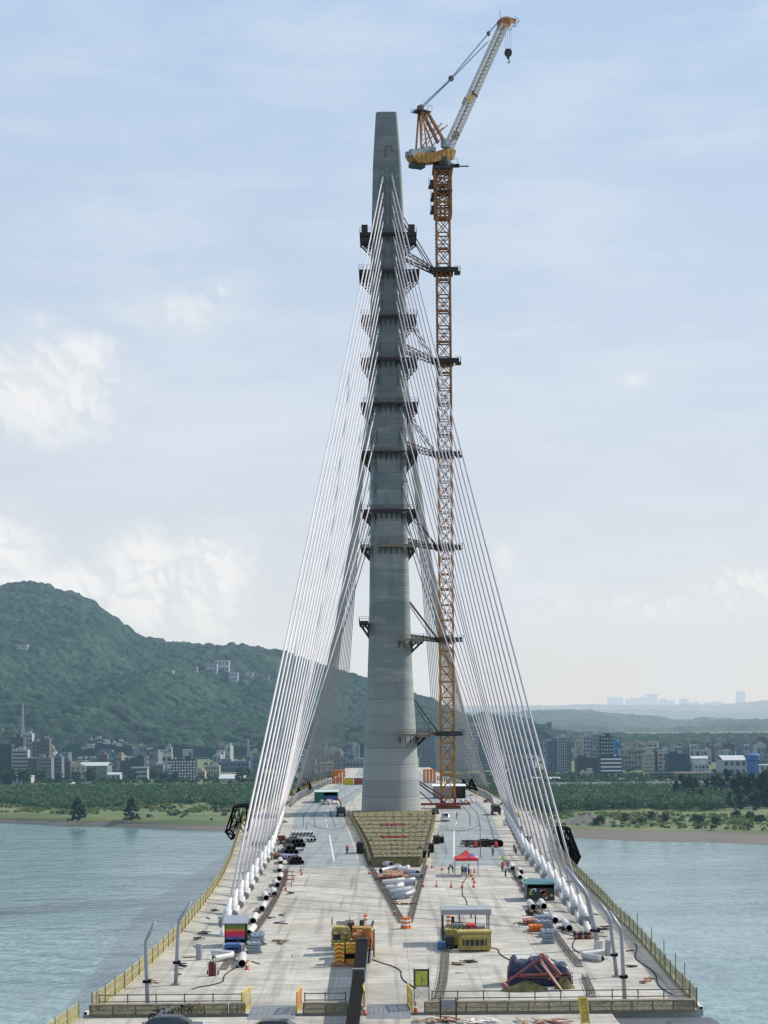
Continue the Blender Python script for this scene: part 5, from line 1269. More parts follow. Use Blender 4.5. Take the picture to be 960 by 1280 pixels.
def bag_heap(px, py, n, spread, label, mts=(None,), bs=1.0):
    t = thing('bag_heap', label, 'bag heap', G(px,py)); first = {}
    for i in range(n):
        mt = random.choice(mts) or m_paper
        m = MB(); m.lathe([(.15,-.35),(.45,-.25),(.55,0),(.45,.25),(.12,.38)], n=8)
        if mt.name not in first: o = first[mt.name] = m.build('bag', mt, t, True)
        else: o = first[mt.name].copy(); COL.objects.link(o)
        o.location = (random.uniform(-spread,spread), random.uniform(0,2.0), .4+random.choice((0,0,.55))); o.rotation_euler = (random.uniform(1.2,1.8),0,random.uniform(0,3)); o.scale = (random.uniform(.8,1.3)*bs,)*3; o.location.z *= bs; o.location.y *= bs
bag_heap(407,1006,18,1.5,'heap of white bags in front of the green shed, left one',(m_paper,m_paper,m_steel)); bag_heap(416.5,1005.5,12,1.1,'heap of white bags at the right end of the green shed',(m_paper,m_red,m_paper))
bag_heap(573,1006,14,2.4,'heap of pale bags right of the crane foot',(m_paper,m_steel)); bag_heap(584,1006,12,1.7,'heap of bags at the far right of the site office',(m_paper,m_woodr))
# --- boxes, generators
def genset(px, py, size, mt, label, rz=0.0, wheels=False):
    t = thing('generator', label, 'generator', G(px,py), rz); w, l, h = size
    m = MB(); m.prism([Vector((-w/2,0,.25)),Vector((w/2,0,.25)),Vector((w/2,0,h*.88)),Vector((w/2*.86,0,h)),Vector((-w/2*.86,0,h)),Vector((-w/2,0,h*.88))],(0,l,0)); m.build('housing', mt, t)
    m = MB()
    for k in range(5): m.box((0,-.02,.5+k*(h-.9)/4),(w*.7,.05,.06))
    m.build('louvres', m_blk, t); m = MB(); m.box((0,l/2,.15),(w*.8,l*1.05,.22)); m.build('skid', m_blk, t)
    m = MB(); m.tube((w*.25,l*.7,h),(w*.25,l*.7,h+.5),.07,n=8); m.build('exhaust', m_dk, t); return t
genset(450,1067,(1.3,3,2.0),m_dk,'black boxy generator left of the terrace'); genset(546,1055,(1.3,2.6,1.5),m_dk,'black generator on the right of the terrace, farther one'); genset(539,1066,(1.1,2.4,1.6),m_dk,'black generator on the right of the terrace, nearer one')
genset(552,1054,(1.0,2,1.2),m_dgen,'small dark green generator beside the farther black one'); genset(533,1072,(1.2,2,1.2),m_dgen,'dark green generator nearest the terrace corner')
g = genset(291,1192,(1.7,1.4,.95),m_blue,'small blue generator in front of the rainbow sheet shed'); m = MB(); m.box((-.95,.6,.5),(.25,1.2,.8)); m.box((.95,.6,.5),(.25,1.2,.8)); m.build('end_cap', m_galv, g)
# --- stacks of grey forms
def form_stack(px, py, label, n=4, w=1.35, l=1.8, rz=.15):
    t = thing('form_stack', label, 'stack', G(px,py), rz); mp = MB(); mp.box((0,l/2,0),(w,l,.1)); 
    for xx in (-w*.4,0,w*.4): mp.box((xx,l/2,.09),(.12,l*1.03,.1))
    for yy in (.1,l-.1): mp.box((0,yy,.09),(w*1.02,.1,.14))
    f = None
    for k in range(n):
        if f is None: o = f = mp.build('form_panel', m_bluegrey, t)
        else: o = f.copy(); COL.objects.link(o)
        o.location = (random.uniform(-.1,.1),random.uniform(-.1,.1),.1+k*.27); o.rotation_euler = (0,0,random.uniform(-.06,.06))
    m = MB(); m.box((0,l*.2,.04),(w*1.2,.12,.08)); m.box((0,l*.8,.04),(w*1.2,.12,.08)); m.build('bearers', m_wood, t)
form_stack(319,1192,'nearer stack of blue grey form panels by the left rebar strip'); form_stack(321,1182,'middle stack of blue grey form panels by the left rebar strip',4); form_stack(322,1176,'farthest stack of blue grey form panels by the left rebar strip',3)
form_stack(680,1154,'farthest pale form stack left of the right pipes',3,1.7,1.9); form_stack(682,1163,'second pale form stack left of the right pipes',4,1.6,1.8); form_stack(687,1172,'third pale form stack left of the right pipes',3,1.5,1.6); form_stack(687,1180,'nearest pale form stack left of the right pipes, standing upright',5,1.1,1.2)
stack_beams(665,1157,5,2,(.3,2.4,.25),m_woodr,'pile of reddish timbers left of the pale form stacks'); stack_beams(671,1165,3,2,(.45,1.5,.3),m_orange,'small orange box pile left of the pale form stacks')
bag_heap(667,1145,16,.8,'small brown heap left of the right white pipes',(m_woodr,m_wood,m_rust),.5); bag_heap(729,1174,26,1.0,'brown heap at the foot of the last right stay cable',(m_woodr,m_rust,m_wood),.5)
# --- gas cylinders
for px, lab in ((263.5,'left dark red gas cylinder of the pair on the left apron'),(267.5,'right dark red gas cylinder of the pair on the left apron')):
    t = thing('gas_cylinder', lab, 'gas cylinder', G(px,1220)); m = MB(); m.lathe([(.2,0),(.22,.05),(.22,1.1),(.15,1.3),(.06,1.38)],n=14); smooth_angle(m.build('bottle', mat('maroon', (.13,.02,.025),.5,0,.15,2), t),40); m = MB(); m.lathe([(.06,1.38),(.06,1.5),(.1,1.52),(.1,1.6)],n=10); m.build('valve', m_white, t)
t = thing('cylinder_cart', 'white two wheeled cart frame holding the dark red gas cylinders', 'cart', G(265.5,1219)+Vector((0,.35,0))); m = MB()
for s in (-.45,.45): m.beam((s,0,.1),(s,.1,1.9),.06)
m.beam((-.45,.1,1.9),(.45,.1,1.9),.06); m.beam((-.45,.05,1.0),(.45,.05,1.0),.05); m.build('frame', m_white, t); add_wheels(t,(-.5,.5),(.1,),.2,.1)
# --- tarpaulin covered load
tp = thing('tarpaulin_bundle', 'large navy blue tarpaulin covered load beside a red frame', 'tarpaulin', G(676,1233)); m = MB(); nx, ny = 26, 12
xs_, ys_ = np.linspace(-2.75,2.7,nx), np.linspace(0,2.4,ny); V = []
def tz(x, y, side):
    h = 2.35 + .22*math.sin(x*1.7+1) + (.35 if x < -1.9 else 0)*(1-abs(y-1.2)/1.2) - (.28 if x > .9 else 0)
    e = min(1, min(abs(x+2.75),abs(x-2.7))/.35)**.5; f = min(1, min(y, 2.4-y)/.45)**.5
    return h*(.55+.45*e*f) + .07*math.sin(x*7+y*3)
top = [(x, y, tz(x,y,0)) for x in xs_ for y in ys_]
o = len(m.v); m.add(top, [(i*ny+j,(i+1)*ny+j,(i+1)*ny+j+1,i*ny+j+1) for i in range(nx-1) for j in range(ny-1)])
rim = [(i,0) for i in range(nx)]+[(nx-1,j) for j in range(1,ny)]+[(i,ny-1) for i in range(nx-2,-1,-1)]+[(0,j) for j in range(ny-2,0,-1)]
k = len(rim); vs = []
for lev in (1.0,.55,.06):
    for q, (i, j) in enumerate(rim):
        x, y, z = top[i*ny+j]; bl = .10*math.sin(q*1.3+lev*3)+.05*math.sin(q*2.9); nxv = Vector((x, (y-1.2)*1.6, 0)).normalized(); vs.append((x+nxv.x*bl*(1.2-lev), y+nxv.y*bl*(1.2-lev), z*lev if lev < 1 else z))
m.add(vs, [(l*k+q, l*k+(q+1)%k, (l+1)*k+(q+1)%k, (l+1)*k+q) for l in range(2) for q in range(k)])
tb = m.build('tarpaulin', m_navy, tp, True)
m = MB()
for x in (-.75,): m.path([Vector((x,-.06,.1)),Vector((x,-.05,2.3)),Vector((x+.05,1.2,2.62)),Vector((x,2.45,2.3))],.03,5)
m.path([Vector((-2.8,-.1,.9)),Vector((0,-.16,.8)),Vector((2.75,-.1,.85))],.05,5); m.path([Vector((.6,-.2,1.05)),Vector((2.78,-.12,1.2)),Vector((2.8,-.1,.2))],.06,5); m.build('strap', m_redox, tp)
fr = thing('steel_frame', 'red braced steel frame leaning against the navy tarpaulin', 'steel frame', G(672,1236)+Vector((0,-.5,0))); m = MB()
m.beam((-3.0,.0,.5),(.3,.5,2.75),.15); m.beam((.2,.1,2.6),(1.9,-.7,.1),.2); m.beam((.45,.8,3.0),(2.0,.3,1.2),.24); m.beam((-3.1,-.2,.6),(-2.4,-.6,.05),.3); m.beam((-.3,.25,2.1),(.6,.1,1.2),.14); m.beam((-1.6,.1,1.3),(1.2,0,1.35),.18); m.beam((.3,.5,2.7),(.45,.85,3.0),.2); m.beam((.9,-.1,.9),(2.0,.3,1.25),.16)
m.build('bars', m_redox, fr); m = MB(); m.beam((.3,-.12,2.35),(2.0,-.9,.08),.24,.05); m.beam((-3.0,-.35,.5),(-2.3,-.75,.1),.2,.05); m.build('pale_face_plate', mat('weathered_cream', (.42,.34,.26), .8, 0, .3, 2), fr)
nh = thing('net_heap', 'olive net heaped in front of the navy tarpaulin', 'net', G(655,1237)+Vector((0,-.3,0))); m = MB(); m.lathe([(1.9,.0),(1.7,.25),(1.0,.55),(.5,.75),(.1,.8)],n=13)
m.v = [(x*random.uniform(.8,1.15)*1.15, y*random.uniform(.4,.55)-.2, z*random.uniform(.6,1.2)) for x,y,z in m.v]; m.build('net', m_gold, nh)
nh2 = thing('net_heap', 'small olive net heap under the right end of the red frame', 'net', G(705,1235)+Vector((0,-.3,0))); m = MB(); m.lathe([(.9,0),(.8,.3),(.4,.8),(.1,1.0)],n=11); m.v = [(x*random.uniform(.7,1.2), y*.5, z*random.uniform(.7,1.2)) for x,y,z in m.v]; m.build('net', m_gold, nh2)
# --- notice board, folding board, stands
nb = thing('notice_board', 'framed yellow green notice board with two white sheets below it', 'notice board', G(527,1254)); m = MB()
for x in (-.62,.62): m.beam((x,0,0),(x,0,2.9),.08)
m.beam((-.62,0,2.8),(.62,0,2.8),.06); m.beam((-.62,0,1.35),(.62,0,1.35),.06); m.build('frame', m_blk, nb)
m = MB(); m.box((0,-.03,2.1),(1.15,.05,1.35)); m.build('board', m_dk, nb); m = MB(); m.box((0,-.07,2.1),(.98,.02,1.18)); m.build('sheet', mat('chart_yellow_green', (.42,.48,.07), .7,0,.25,4), nb)
m = MB(); m.prism([Vector((-.04,-.085,1.7)),Vector((.06,-.085,1.7)),Vector((.12,-.085,2.1)),Vector((.06,-.085,2.4)),Vector((-.02,-.085,2.2))],(0,.004,0)); m.box((-.25,-.083,2.55),(.3,.004,.05)); m.box((.25,-.083,1.95),(.25,.004,.04)); m.box((-.28,-.083,1.85),(.2,.004,.04)); m.build('diagram', m_woodr, nb)
for x in (-.3,.3): m = MB(); m.box((x,-.04,.85),(.5,.03,.75)); m.build('white_sheet', m_white, nb)
tb2 = thing('rack', 'dark grey steel rack on legs beside the notice board, in front of the net barrier', 'rack', G(561,1277)+Vector((0,.6,0))); m = MB()
for x in (-.62,.62): m.beam((x,0,0),(x,0,1.65),.09); m.beam((x,.7,0),(x,.7,1.65),.09)
m.build('legs', m_rust, tb2); m = MB(); m.box((0,.1,1.2),(1.25,.08,.75)); m.build('back_sheet', m_steel, tb2)
yg = thing('leaning_gate', 'yellow gate panel at the bottom edge, right of the middle', 'gate', G(736,1282,DK-.02)+Vector((0,.6,0)), .3); m = MB(); m.beam((-.5,0,0),(-.75,.0,2.1),.09); m.beam((.15,0,0),(-.1,0,2.1),.09)
for z in (.2,1.1,2.05): m.beam((-.5-.12*z,0,z),(.15-.12*z,0,z),.08)
m.build('frame', m_ylw, yg); m = MB(); m.prism([Vector((-.5,.03,.1)),Vector((.15,.03,.1)),Vector((-.1,.03,2.05)),Vector((-.74,.03,2.05))],(0,.02,0)); m.build('panel', m_yl, yg)
# loose boards and scrap on the near segment
for i, (px, py, n, mt, lab) in enumerate(((537,1278,5,m_wood,'scatter of pale boards at the bottom edge, left of the rack'),(600,1281,6,m_paper,'pale board pile at the bottom edge, right of the rack'),(575,1280,5,m_woodr,'reddish board scatter directly below the rack'),(690,1281,5,m_woodr,'brown board scatter below the right net barrier'),(667,1279,4,m_wood,'thin board scatter left of the yellow gate panel'))):
    t = thing('board_scatter', lab, 'boards', G(px,py,DK-.02)); m = MB()
    for k in range(n*2): m.box((random.uniform(-1.3,1.3),random.uniform(-.5,1.2),.06+.05*random.random()+k*.02),(random.uniform(.12,.3),random.uniform(.8,1.7),.06),rz=random.uniform(-1.4,1.4))
    m.build('boards', mt, t)
for px, py, lab in ((568,1206,'small pale plank heap in front of the roofed machine'),(586,1203,'dark rag heap in front of the roofed machine')):
    t = thing('plank_heap', lab, 'planks', G(px,py)); m = MB()
    for k in range(6): m.box((random.uniform(-.5,.5),random.uniform(-.3,.4),.05+k*.03),(random.uniform(.7,1.1),.2,.06),rz=random.uniform(-.6,.6))
    m.build('planks', m_wood if px == 568 else m_dk, t)
t = thing('plank_cross', 'crossed white planks on the deck, left of the tarpaulin', 'planks', G(566,1217)); m = MB(); m.box((0,0,.05),(1.6,.2,.06),rz=.75); m.box((.5,.2,.1),(1.2,.18,.06),rz=-.1); m.build('planks', m_paper, t)
# motorbike and bicycles at the barrier
def bike(name, label, cat, loc, rz, motor):
    t = thing(name, label, cat, loc, rz); r = .3 if motor else .34
    wf = MB(); 
    for a in range(14):
        t0, t1 = 2*math.pi*a/14, 2*math.pi*(a+1)/14; wf.beam((r*math.cos(t0),0,r*math.sin(t0)),(r*math.cos(t1),0,r*math.sin(t1)),.1 if motor else .04)
    for a in range(5): wf.beam((0,0,0),(r*math.cos(a*1.257),0,r*math.sin(a*1.257)),.025)
    o = wf.build('wheel', m_blk, t); o.location = (-.55,0,r); o2 = o.copy(); COL.objects.link(o2); o2.location = (.6,0,r)
    m = MB(); m.beam((-.55,0,r),(-.1,0,.75),.05); m.beam((-.1,0,.75),(.4,0,.78),.05); m.beam((.6,0,r),(.42,0,.95),.05); m.beam((-.1,0,.75),(0,0,r),.05); m.beam((0,0,r),(.42,0,.75),.05); m.build('frame', m_dk, t)
    m = MB(); m.beam((.4,-.3,1.0),(.4,.3,1.0),.04); m.build('handlebar', m_dk, t); m = MB(); m.box((-.2,0,.83),(.5 if motor else .25,.22,.1)); m.build('saddle', m_blk, t)
    if motor: m = MB(); m.box((.05,0,.45),(.5,.25,.4)); m.box((.2,0,.75),(.4,.25,.2)); m.box((.5,0,.75),(.12,.3,.4)); m.build('engine_and_tank', m_steel, t)
bike('motorbike', 'motorbike parked left of the dark car at the lower left', 'motorbike', G(199,1276,DK-.02), .5, True); bike('motorbike', 'second motorbike nearly touching the dark car at the lower left', 'motorbike', G(206,1274,DK-.02), 1.0, True)
bike('bicycle', 'bicycle leaning on the left net barrier, nearer the lamp post', 'bicycle', G(230,1271,DK-.02)+Vector((0,.3,0)), .05, False); bike('bicycle', 'bicycle leaning on the left net barrier, farther from the lamp post', 'bicycle', G(242,1270.5,DK-.02)+Vector((0,.3,0)), -.1, False)
# --- rebar pile with red lights and wire poles
rp = thing('rebar_pile', 'dark pile of bundled steel bars on the right carriageway', 'rebar pile', G(603,1059)); m = MB()
for k in range(60): 
    x0 = random.uniform(-4.2,-1.0); m.tube((x0,random.uniform(0,3),random.uniform(.15,1.2)),(x0+random.uniform(3.0,5),random.uniform(0,3),random.uniform(.15,1.4)),.09,n=5)
m.build('bars', mat('dark_bars', (.05,.045,.045), .7,.3,.4,2), rp)
m = MB()
for k in range(7): m.lathe([(.45,-.25),(.65,-.25),(.65,.25),(.45,.25)],(random.uniform(.5,3.8),random.uniform(.2,2.5),.6),12,'Y')
m.build('coils', m_blk, rp)
for px, lab in ((594.5,'left red marker light drum by the pile of steel bars'),(620,'right red marker light drum by the pile of steel bars')):
    t = thing('marker_drum', lab, 'marker', G(px,1059.5)); m = MB(); m.lathe([(.3,0),(.35,.5),(.25,1.0),(.1,1.1)],n=12); m.build('drum', m_red, t); m = MB(); m.box((0,0,.05),(.8,.8,.1)); m.build('foot', m_blk, t)
def pole(px, py, top, label):
    b = G(px,py); t = thing('site_pole', label, 'pole', b); h = P(px,top,b.y).z-DK; m = MB(); m.tube((0,0,0),(0,0,h),.08,.05,n=7); m.build('mast', m_rail, t); m = MB(); m.box((0,0,.05),(.8,.8,.1)); m.build('foot', m_steel, t); return b+Vector((0,0,h))
a = pole(383.5,1043,1028,'thin site pole on the left carriageway holding a wire'); b_ = pole(600.5,1072,1031,'thin site pole on the right carriageway holding a wire')
for p0, p1, lab in ((a, G(440,1037)+Vector((0,0,1.2)), 'slack black wire from the left site pole to the terrace rail'),(b_, G(545,1037)+Vector((0,0,1.2)),'slack black wire from the right site pole to the terrace rail')):
    t = thing('wire', lab, 'wire', p0); m = MB(); m.path([(p0.lerp(p1,f)-p0)+Vector((0,0,-1.3*4*f*(1-f))) for f in np.linspace(0,1,10)],.035,4); m.build('strand', m_blk, t)
# pipe and box racks on the left carriageway
for px, py, w, h, mt, lab in ((345,1055.5,3.4,1.6,mat('maroon_crate', (.13,.04,.035),.7,0,.3,2),'maroon crate by the left cables'),):
    t = thing('crate', lab, 'crate', G(px,py)); m = MB(); m.box((0,1,h/2),(w,2,h)); m.build('box', mt, t); m = MB()
    for x in (-w*.4,0,w*.4): m.box((x,-.03,h/2),(.15,.08,h*1.02))
    m.build('battens', m_rust, t)
def pipe_rack(px, py, n, r, L_, label, mt, rz, rows=2):
    t = thing('pipe_rack', label, 'pipe stack', G(px,py), rz); m = MB(); m.hollow((0,0,0),(0,L_,0),r,10,.08); f = None
    for k in range(rows):
        for i in range(n-k):
            if f is None: o = f = m.build('pipe', [mt, m_pipe_in], t)
            else: o = f.copy(); COL.objects.link(o)
            o.location = ((i-(n-k-1)/2)*r*2.05, random.uniform(-.2,.2), .15+r+k*r*1.75)
    b = MB(); b.box((0,L_*.2,.07),(n*r*2.2,.15,.14)); b.box((0,L_*.8,.07),(n*r*2.2,.15,.14)); b.build('bearers', m_woodr, t)
pipe_rack(378,1049,7,.36,4,'rack of short pale pipes at the back of the left carriageway stores',m_pipe,.1,2); pipe_rack(380,1055,5,.3,4,'low rack of white pipes in the left stores, second row',m_pipe,1.3,1); pipe_rack(372,1060,4,.4,4,'dark pipe rack in the middle of the left stores',m_dk,.4,2)
pipe_rack(364,1069,3,.42,4,'small dark rack near the end of the curved rebar strip',m_dk,.2,2); pipe_rack(377,1066,3,.36,5,'three white pipes laid across in the left stores',m_pipe,1.2,1); pipe_rack(366,1074,4,.32,3,'lavender pipe rack next to the curved rebar strip',mat('lavender', (.30,.28,.42),.6,0,.1,1),.9,1)
pipe_rack(349,1058,1,.45,5.5,'single grey beam pipe in front of the maroon crate',m_lamp,1.5,1); pipe_rack(371,1081,4,.3,3,'brown pipe rack at the far end of the curved rebar strip',m_rust,.2,2); pipe_rack(389,1053,3,.36,4,'white pipes at the right end of the left stores',m_pipe,.5,1)
for px, py, lab in ((361,1098,'far red trestle beside the curved rebar strip'),(363,1103,'middle red trestle beside the curved rebar strip'),(360,1108,'near red trestle beside the curved rebar strip')):
    t = thing('trestle', lab, 'trestle', G(px,py)); m = MB()
    for s in (-.5,.5): m.beam((s,-.3,0),(s,0,1.0),.08); m.beam((s,.3,0),(s,0,1.0),.08)
    m.build('legs', m_redox, t); m = MB(); m.beam((-.8,0,1.0),(.8,0,1.0),.12); m.beam((-.5,0,.4),(.5,0,.4),.07); m.build('top_bar', m_redox, t)
# black edge trusses (form travellers) at the deck edges
def edge_truss(px0, py0, px1, py1, label, s, w=5.0, h=7.0, sheet=False, d=None):
    b = G(px0, py0) if d is None else None
    d = b.y; t = thing('edge_truss', label, 'truss', b); m = MB()
    q = [P(px0,py0,d)-b, P(px1,py1,d)-b]
    return t, b
def truss(pxl, label, d, s, dp=9.0, sheet=False, mt=None):
    """open steel frame hung outside the deck edge: outline given as picture corners at its own distance"""
    q = [P(x, y, d) for x, y in pxl]; b = Vector((q[0].x, d, DK-2)); t = thing('edge_truss', label, 'truss', b); m = MB(); n = len(q)
    for yy in (0, dp):
        o = Vector((0,yy,0))
        for i in range(n): m.beam(q[i]-b+o, q[(i+1)%n]-b+o, .32)
        c = sum((v for v in q), Vector((0,0,0)))/n
        for i in range(n): m.beam(q[i]-b+o, c-b+o, .2); m.beam((q[i]+q[(i+1)%n])/2-b+o, c-b+o, .16)
    for i in range(n): m.beam(q[i]-b, q[i]-b+Vector((0,dp,0)), .4); m.beam(q[i]-b, q[(i+1)%n]-b+Vector((0,dp,0)), .28)
    m.build('frame', mt or m_blk, t)
    if sheet: m = MB(); m.add([q[i]-b+Vector((0,.3,0)) for i in sheet],[tuple(range(len(sheet)))]); m.build('cover_sheet', m_dk, t)
    m = MB(); m.beam(q[0]-b+Vector((0,0,-.3)), q[0]-b+Vector((0,dp,-.3)), .6); m.build('running_beam', m_rust, t)
truss([(306,1041),(309,1008),(292,1009),(282,1040),(289,1049)],'black open steel frame hung outside the left deck edge',330,-1)
truss([(698,1040),(702,1036),(712,1037),(725,1071),(720,1082),(712,1070)],'black steel frame with dark sheet hung outside the right deck edge',262,1,6,(2,3,4,5))
truss([(371,990),(376,975),(383,974),(388,986)],'small dark frame at the far left deck edge behind the tower',490,-1,8); truss([(577,989),(580,976),(586,984)],'small dark frame at the far right deck edge, left one',500,1,8); truss([(587,985),(590,975),(597,988)],'small dark frame at the far right deck edge, right one',480,1,8)
# orange gantries at the far end
for x0, x1, y0, y1, lab in ((417.5,430,961,977,'orange lattice gantry tower far behind the tower on the left'),(530.5,543,958,974,'orange lattice gantry tower far behind, just right of the tower')):
    d = 585; a = P((x0+x1)/2, y1, d); w = (x1-x0)/F*d; h = (y1-y0)/F*d; t = thing('gantry_tower', lab, 'gantry', (a.x,d,DK)); m = MB()
    for i in range(4): m.lattice((w*(i/3-.5),0,0),(w*(i/3-.5),0,h),.7,2.4,4,.16,.24)
    m.build('lattice', m_orange, t); m = MB(); m.box((0,0,h),(w*1.1,2.8,.4)); m.build('top_beam', m_orange, t)
for px, lab, mt in ((436,'yellow and white container at the far end of the left carriageway',m_ylw),(448,'dark red machine at the far end of the left carriageway',m_redox)):
    t = thing('container', lab, 'container', G(px,981)); m = MB(); m.box((0,1.5,1.2),(3.2,3,2.4)); m.build('box', mt, t); m = MB(); m.box((0,1.5,2.6),(3.4,3.2,.3)); m.build('roof', m_white, t)
# small clutter along both edges
CL = [(350,1000,'left'),(357,1006,'left'),(348,1014,'left'),(362,1001,'left'),(370,996,'left'),(345,1023,'left'),(380,990,'left'),(355,1028,'left'),(610,1003,'right'),(632,1008,'right'),(643,1021,'right'),(600,995,'right'),(636,1032,'right'),(648,1040,'right'),(655,1052,'right'),(340,1074,'left'),(345,1066,'left')]
for i, (px, py, s) in enumerate(CL):
    t = thing('material_heap', f'small heap of site material along the {s} edge of the deck', 'site material', G(px,py), random.random(), f'small material heaps along the {s} deck edge'); m = MB()
    mt = random.choice((m_paper,m_woodr,m_dk,m_yl,m_rust,m_steel))
    for k in range(8): m.box((random.uniform(-1.1,1.1),random.uniform(-.8,.8),random.uniform(.2,1.0)),(random.uniform(.3,1.2),random.uniform(.3,1.2),random.uniform(.2,.6)),rz=random.random()*3)
    m.build('pieces', mt, t)
# ================================================================== far bank: vegetation
def leafmat(name, lo, hi, sc=.25):
    m = mat(name, hi, .85, 0, .2, sc, haze=True, col2=lo, detail=4, trans=.35); return m
lf_mang = leafmat('mangrove_leaf', (.032,.080,.034), (.085,.155,.055)); lf_mang2 = leafmat('bank_bush_leaf', (.034,.078,.034), (.090,.150,.055))
lf_dark = leafmat('dark_needles', (.012,.026,.018), (.030,.052,.030)); lf_mid = leafmat('tree_leaf', (.024,.055,.024), (.058,.105,.038)); lf_dry = leafmat('dry_shrub', (.07,.06,.035), (.13,.11,.06)); lf_grass = leafmat('reed', (.075,.125,.03), (.17,.20,.065))
m_bark = mat('bark', (.09,.075,.06), .9, 0, .3, 1, haze=True)
def crown_np(centers, radii, per, leaf, seed, flat=.75, core=.35):
    """leaf cards spread through ellipsoid clumps; cards lean outward"""
    r = np.random.default_rng(seed); n = len(centers); C = np.repeat(centers, per, 0); Rr = np.repeat(radii, per, 0)
    d = r.normal(size=(n*per,3)); d /= np.linalg.norm(d,axis=1,keepdims=True); d[:,2] = np.where(d[:,2] < -.35, -d[:,2]*.6, d[:,2])
    rad = core+(1-core)*r.random(n*per)**.45; Pp = C + d*Rr*rad[:,None]*np.array([1,1,flat])
    nrm = d + r.normal(size=d.shape)*.55; nrm /= np.linalg.norm(nrm,axis=1,keepdims=True)
    a = np.cross(nrm, r.normal(size=d.shape)); a /= np.linalg.norm(a,axis=1,keepdims=True); b = np.cross(nrm, a)
    s = leaf*(.6+.8*r.random(n*per))[:,None]
    V = np.stack([Pp-a*s-b*s*.6, Pp+a*s*.9-b*s*.7, Pp+a*s+b*s*.6, Pp-a*s*.8+b*s*.7],1).reshape(-1,3)
    return V, np.arange(len(V)).reshape(-1,4)
def scatter(n, xa, xb, da, db, seed, ok=None):
    r = np.random.default_rng(seed); out = []
    while len(out) < n:
        d = r.uniform(da, db); x = r.uniform(xa, xb)*d
        if ok and not ok(x, d, r): continue
        out.append((x, d))
    return np.array(out)
def gz(d): return 2.3
def mass(name, label, cat, pts, rmin, rmax, per, leaf, mt, seed, zf=.55, hmod=None):
    r = np.random.default_rng(seed); rad = r.uniform(rmin, rmax, len(pts)); 
    if hmod is not None: rad = rad*hmod(pts)
    C = np.column_stack([pts, 2.2+rad*zf]); Rr = np.column_stack([rad, rad, rad])
    V, Fq = crown_np(C, Rr, per, leaf, seed+1, .85); o = np_mesh(name, V, Fq, mt); tag(o, label, cat, kind='stuff'); return o
okL = lambda x, d, r: (d-bank_y(x)) > 95+40*math.sin(x*.05) + 25*r.random()
ptsL = scatter(1900, -.27, -.03, 740, 960, 5, okL)
mass('mangrove_thicket', 'dense green mangrove thicket covering the left river bank', 'mangroves', ptsL, 2.0, 4.4, 80, .5, lf_mang, 15, .35, lambda p: .75+.6*fbm(p[:,0]/40,p[:,1]/60,3,77))
okR = lambda x, d, r: 118+14*math.sin(x*.08)+min(75, max(0, (x-75)*.9)) < (d-bank_y(x)) < 330
ptsR = scatter(950, .035, .27, 640, 868, 6, okR)
mass('mangrove_thicket', 'rounded dark green bushes massed below the viaduct on the right bank', 'bushes', ptsR, 2.4, 6.2, 120, .5, lf_mang2, 16, .45, lambda p: .6+.8*fbm(p[:,0]/22,p[:,1]/30,3,78))
okg = lambda x, d, r: 38 < (d-bank_y(x)) < 130 and fbm(np.array([x/14]),np.array([d/14]),3,5)[0] > .47
ptsG = np.vstack([scatter(360, -.27, -.08, 620, 790, 8, okg), scatter(420, .06, .27, 560, 720, 9, okg)])
mass('reed_clumps', 'low reed and grass clumps along both banks', 'reeds', ptsG, .4, 1.9, 34, .3, lf_grass, 17, .3)
okd = lambda x, d, r: 28 < (d-bank_y(x)) < 120
mass('scrub', 'dark low scrub dotted over the grassy banks', 'scrub', np.vstack([scatter(60, -.27, -.08, 620, 790, 18, okd), scatter(34, .06, .27, 560, 720, 19, okd)]), .6, 1.7, 34, .34, lf_dark, 27, .3)
okT = lambda x, d, r: True
mass('town_greenery', 'indistinct bushes and tree tops between the town houses', 'greenery', np.vstack([scatter(420, -.27, .0, 1030, 1150, 28), scatter(560, .03, .27, 900, 1120, 29), scatter(300, -.27, .27, 1150, 1650, 30)]), 1.6, 3.2, 40, .7, lf_mid, 37, .5)
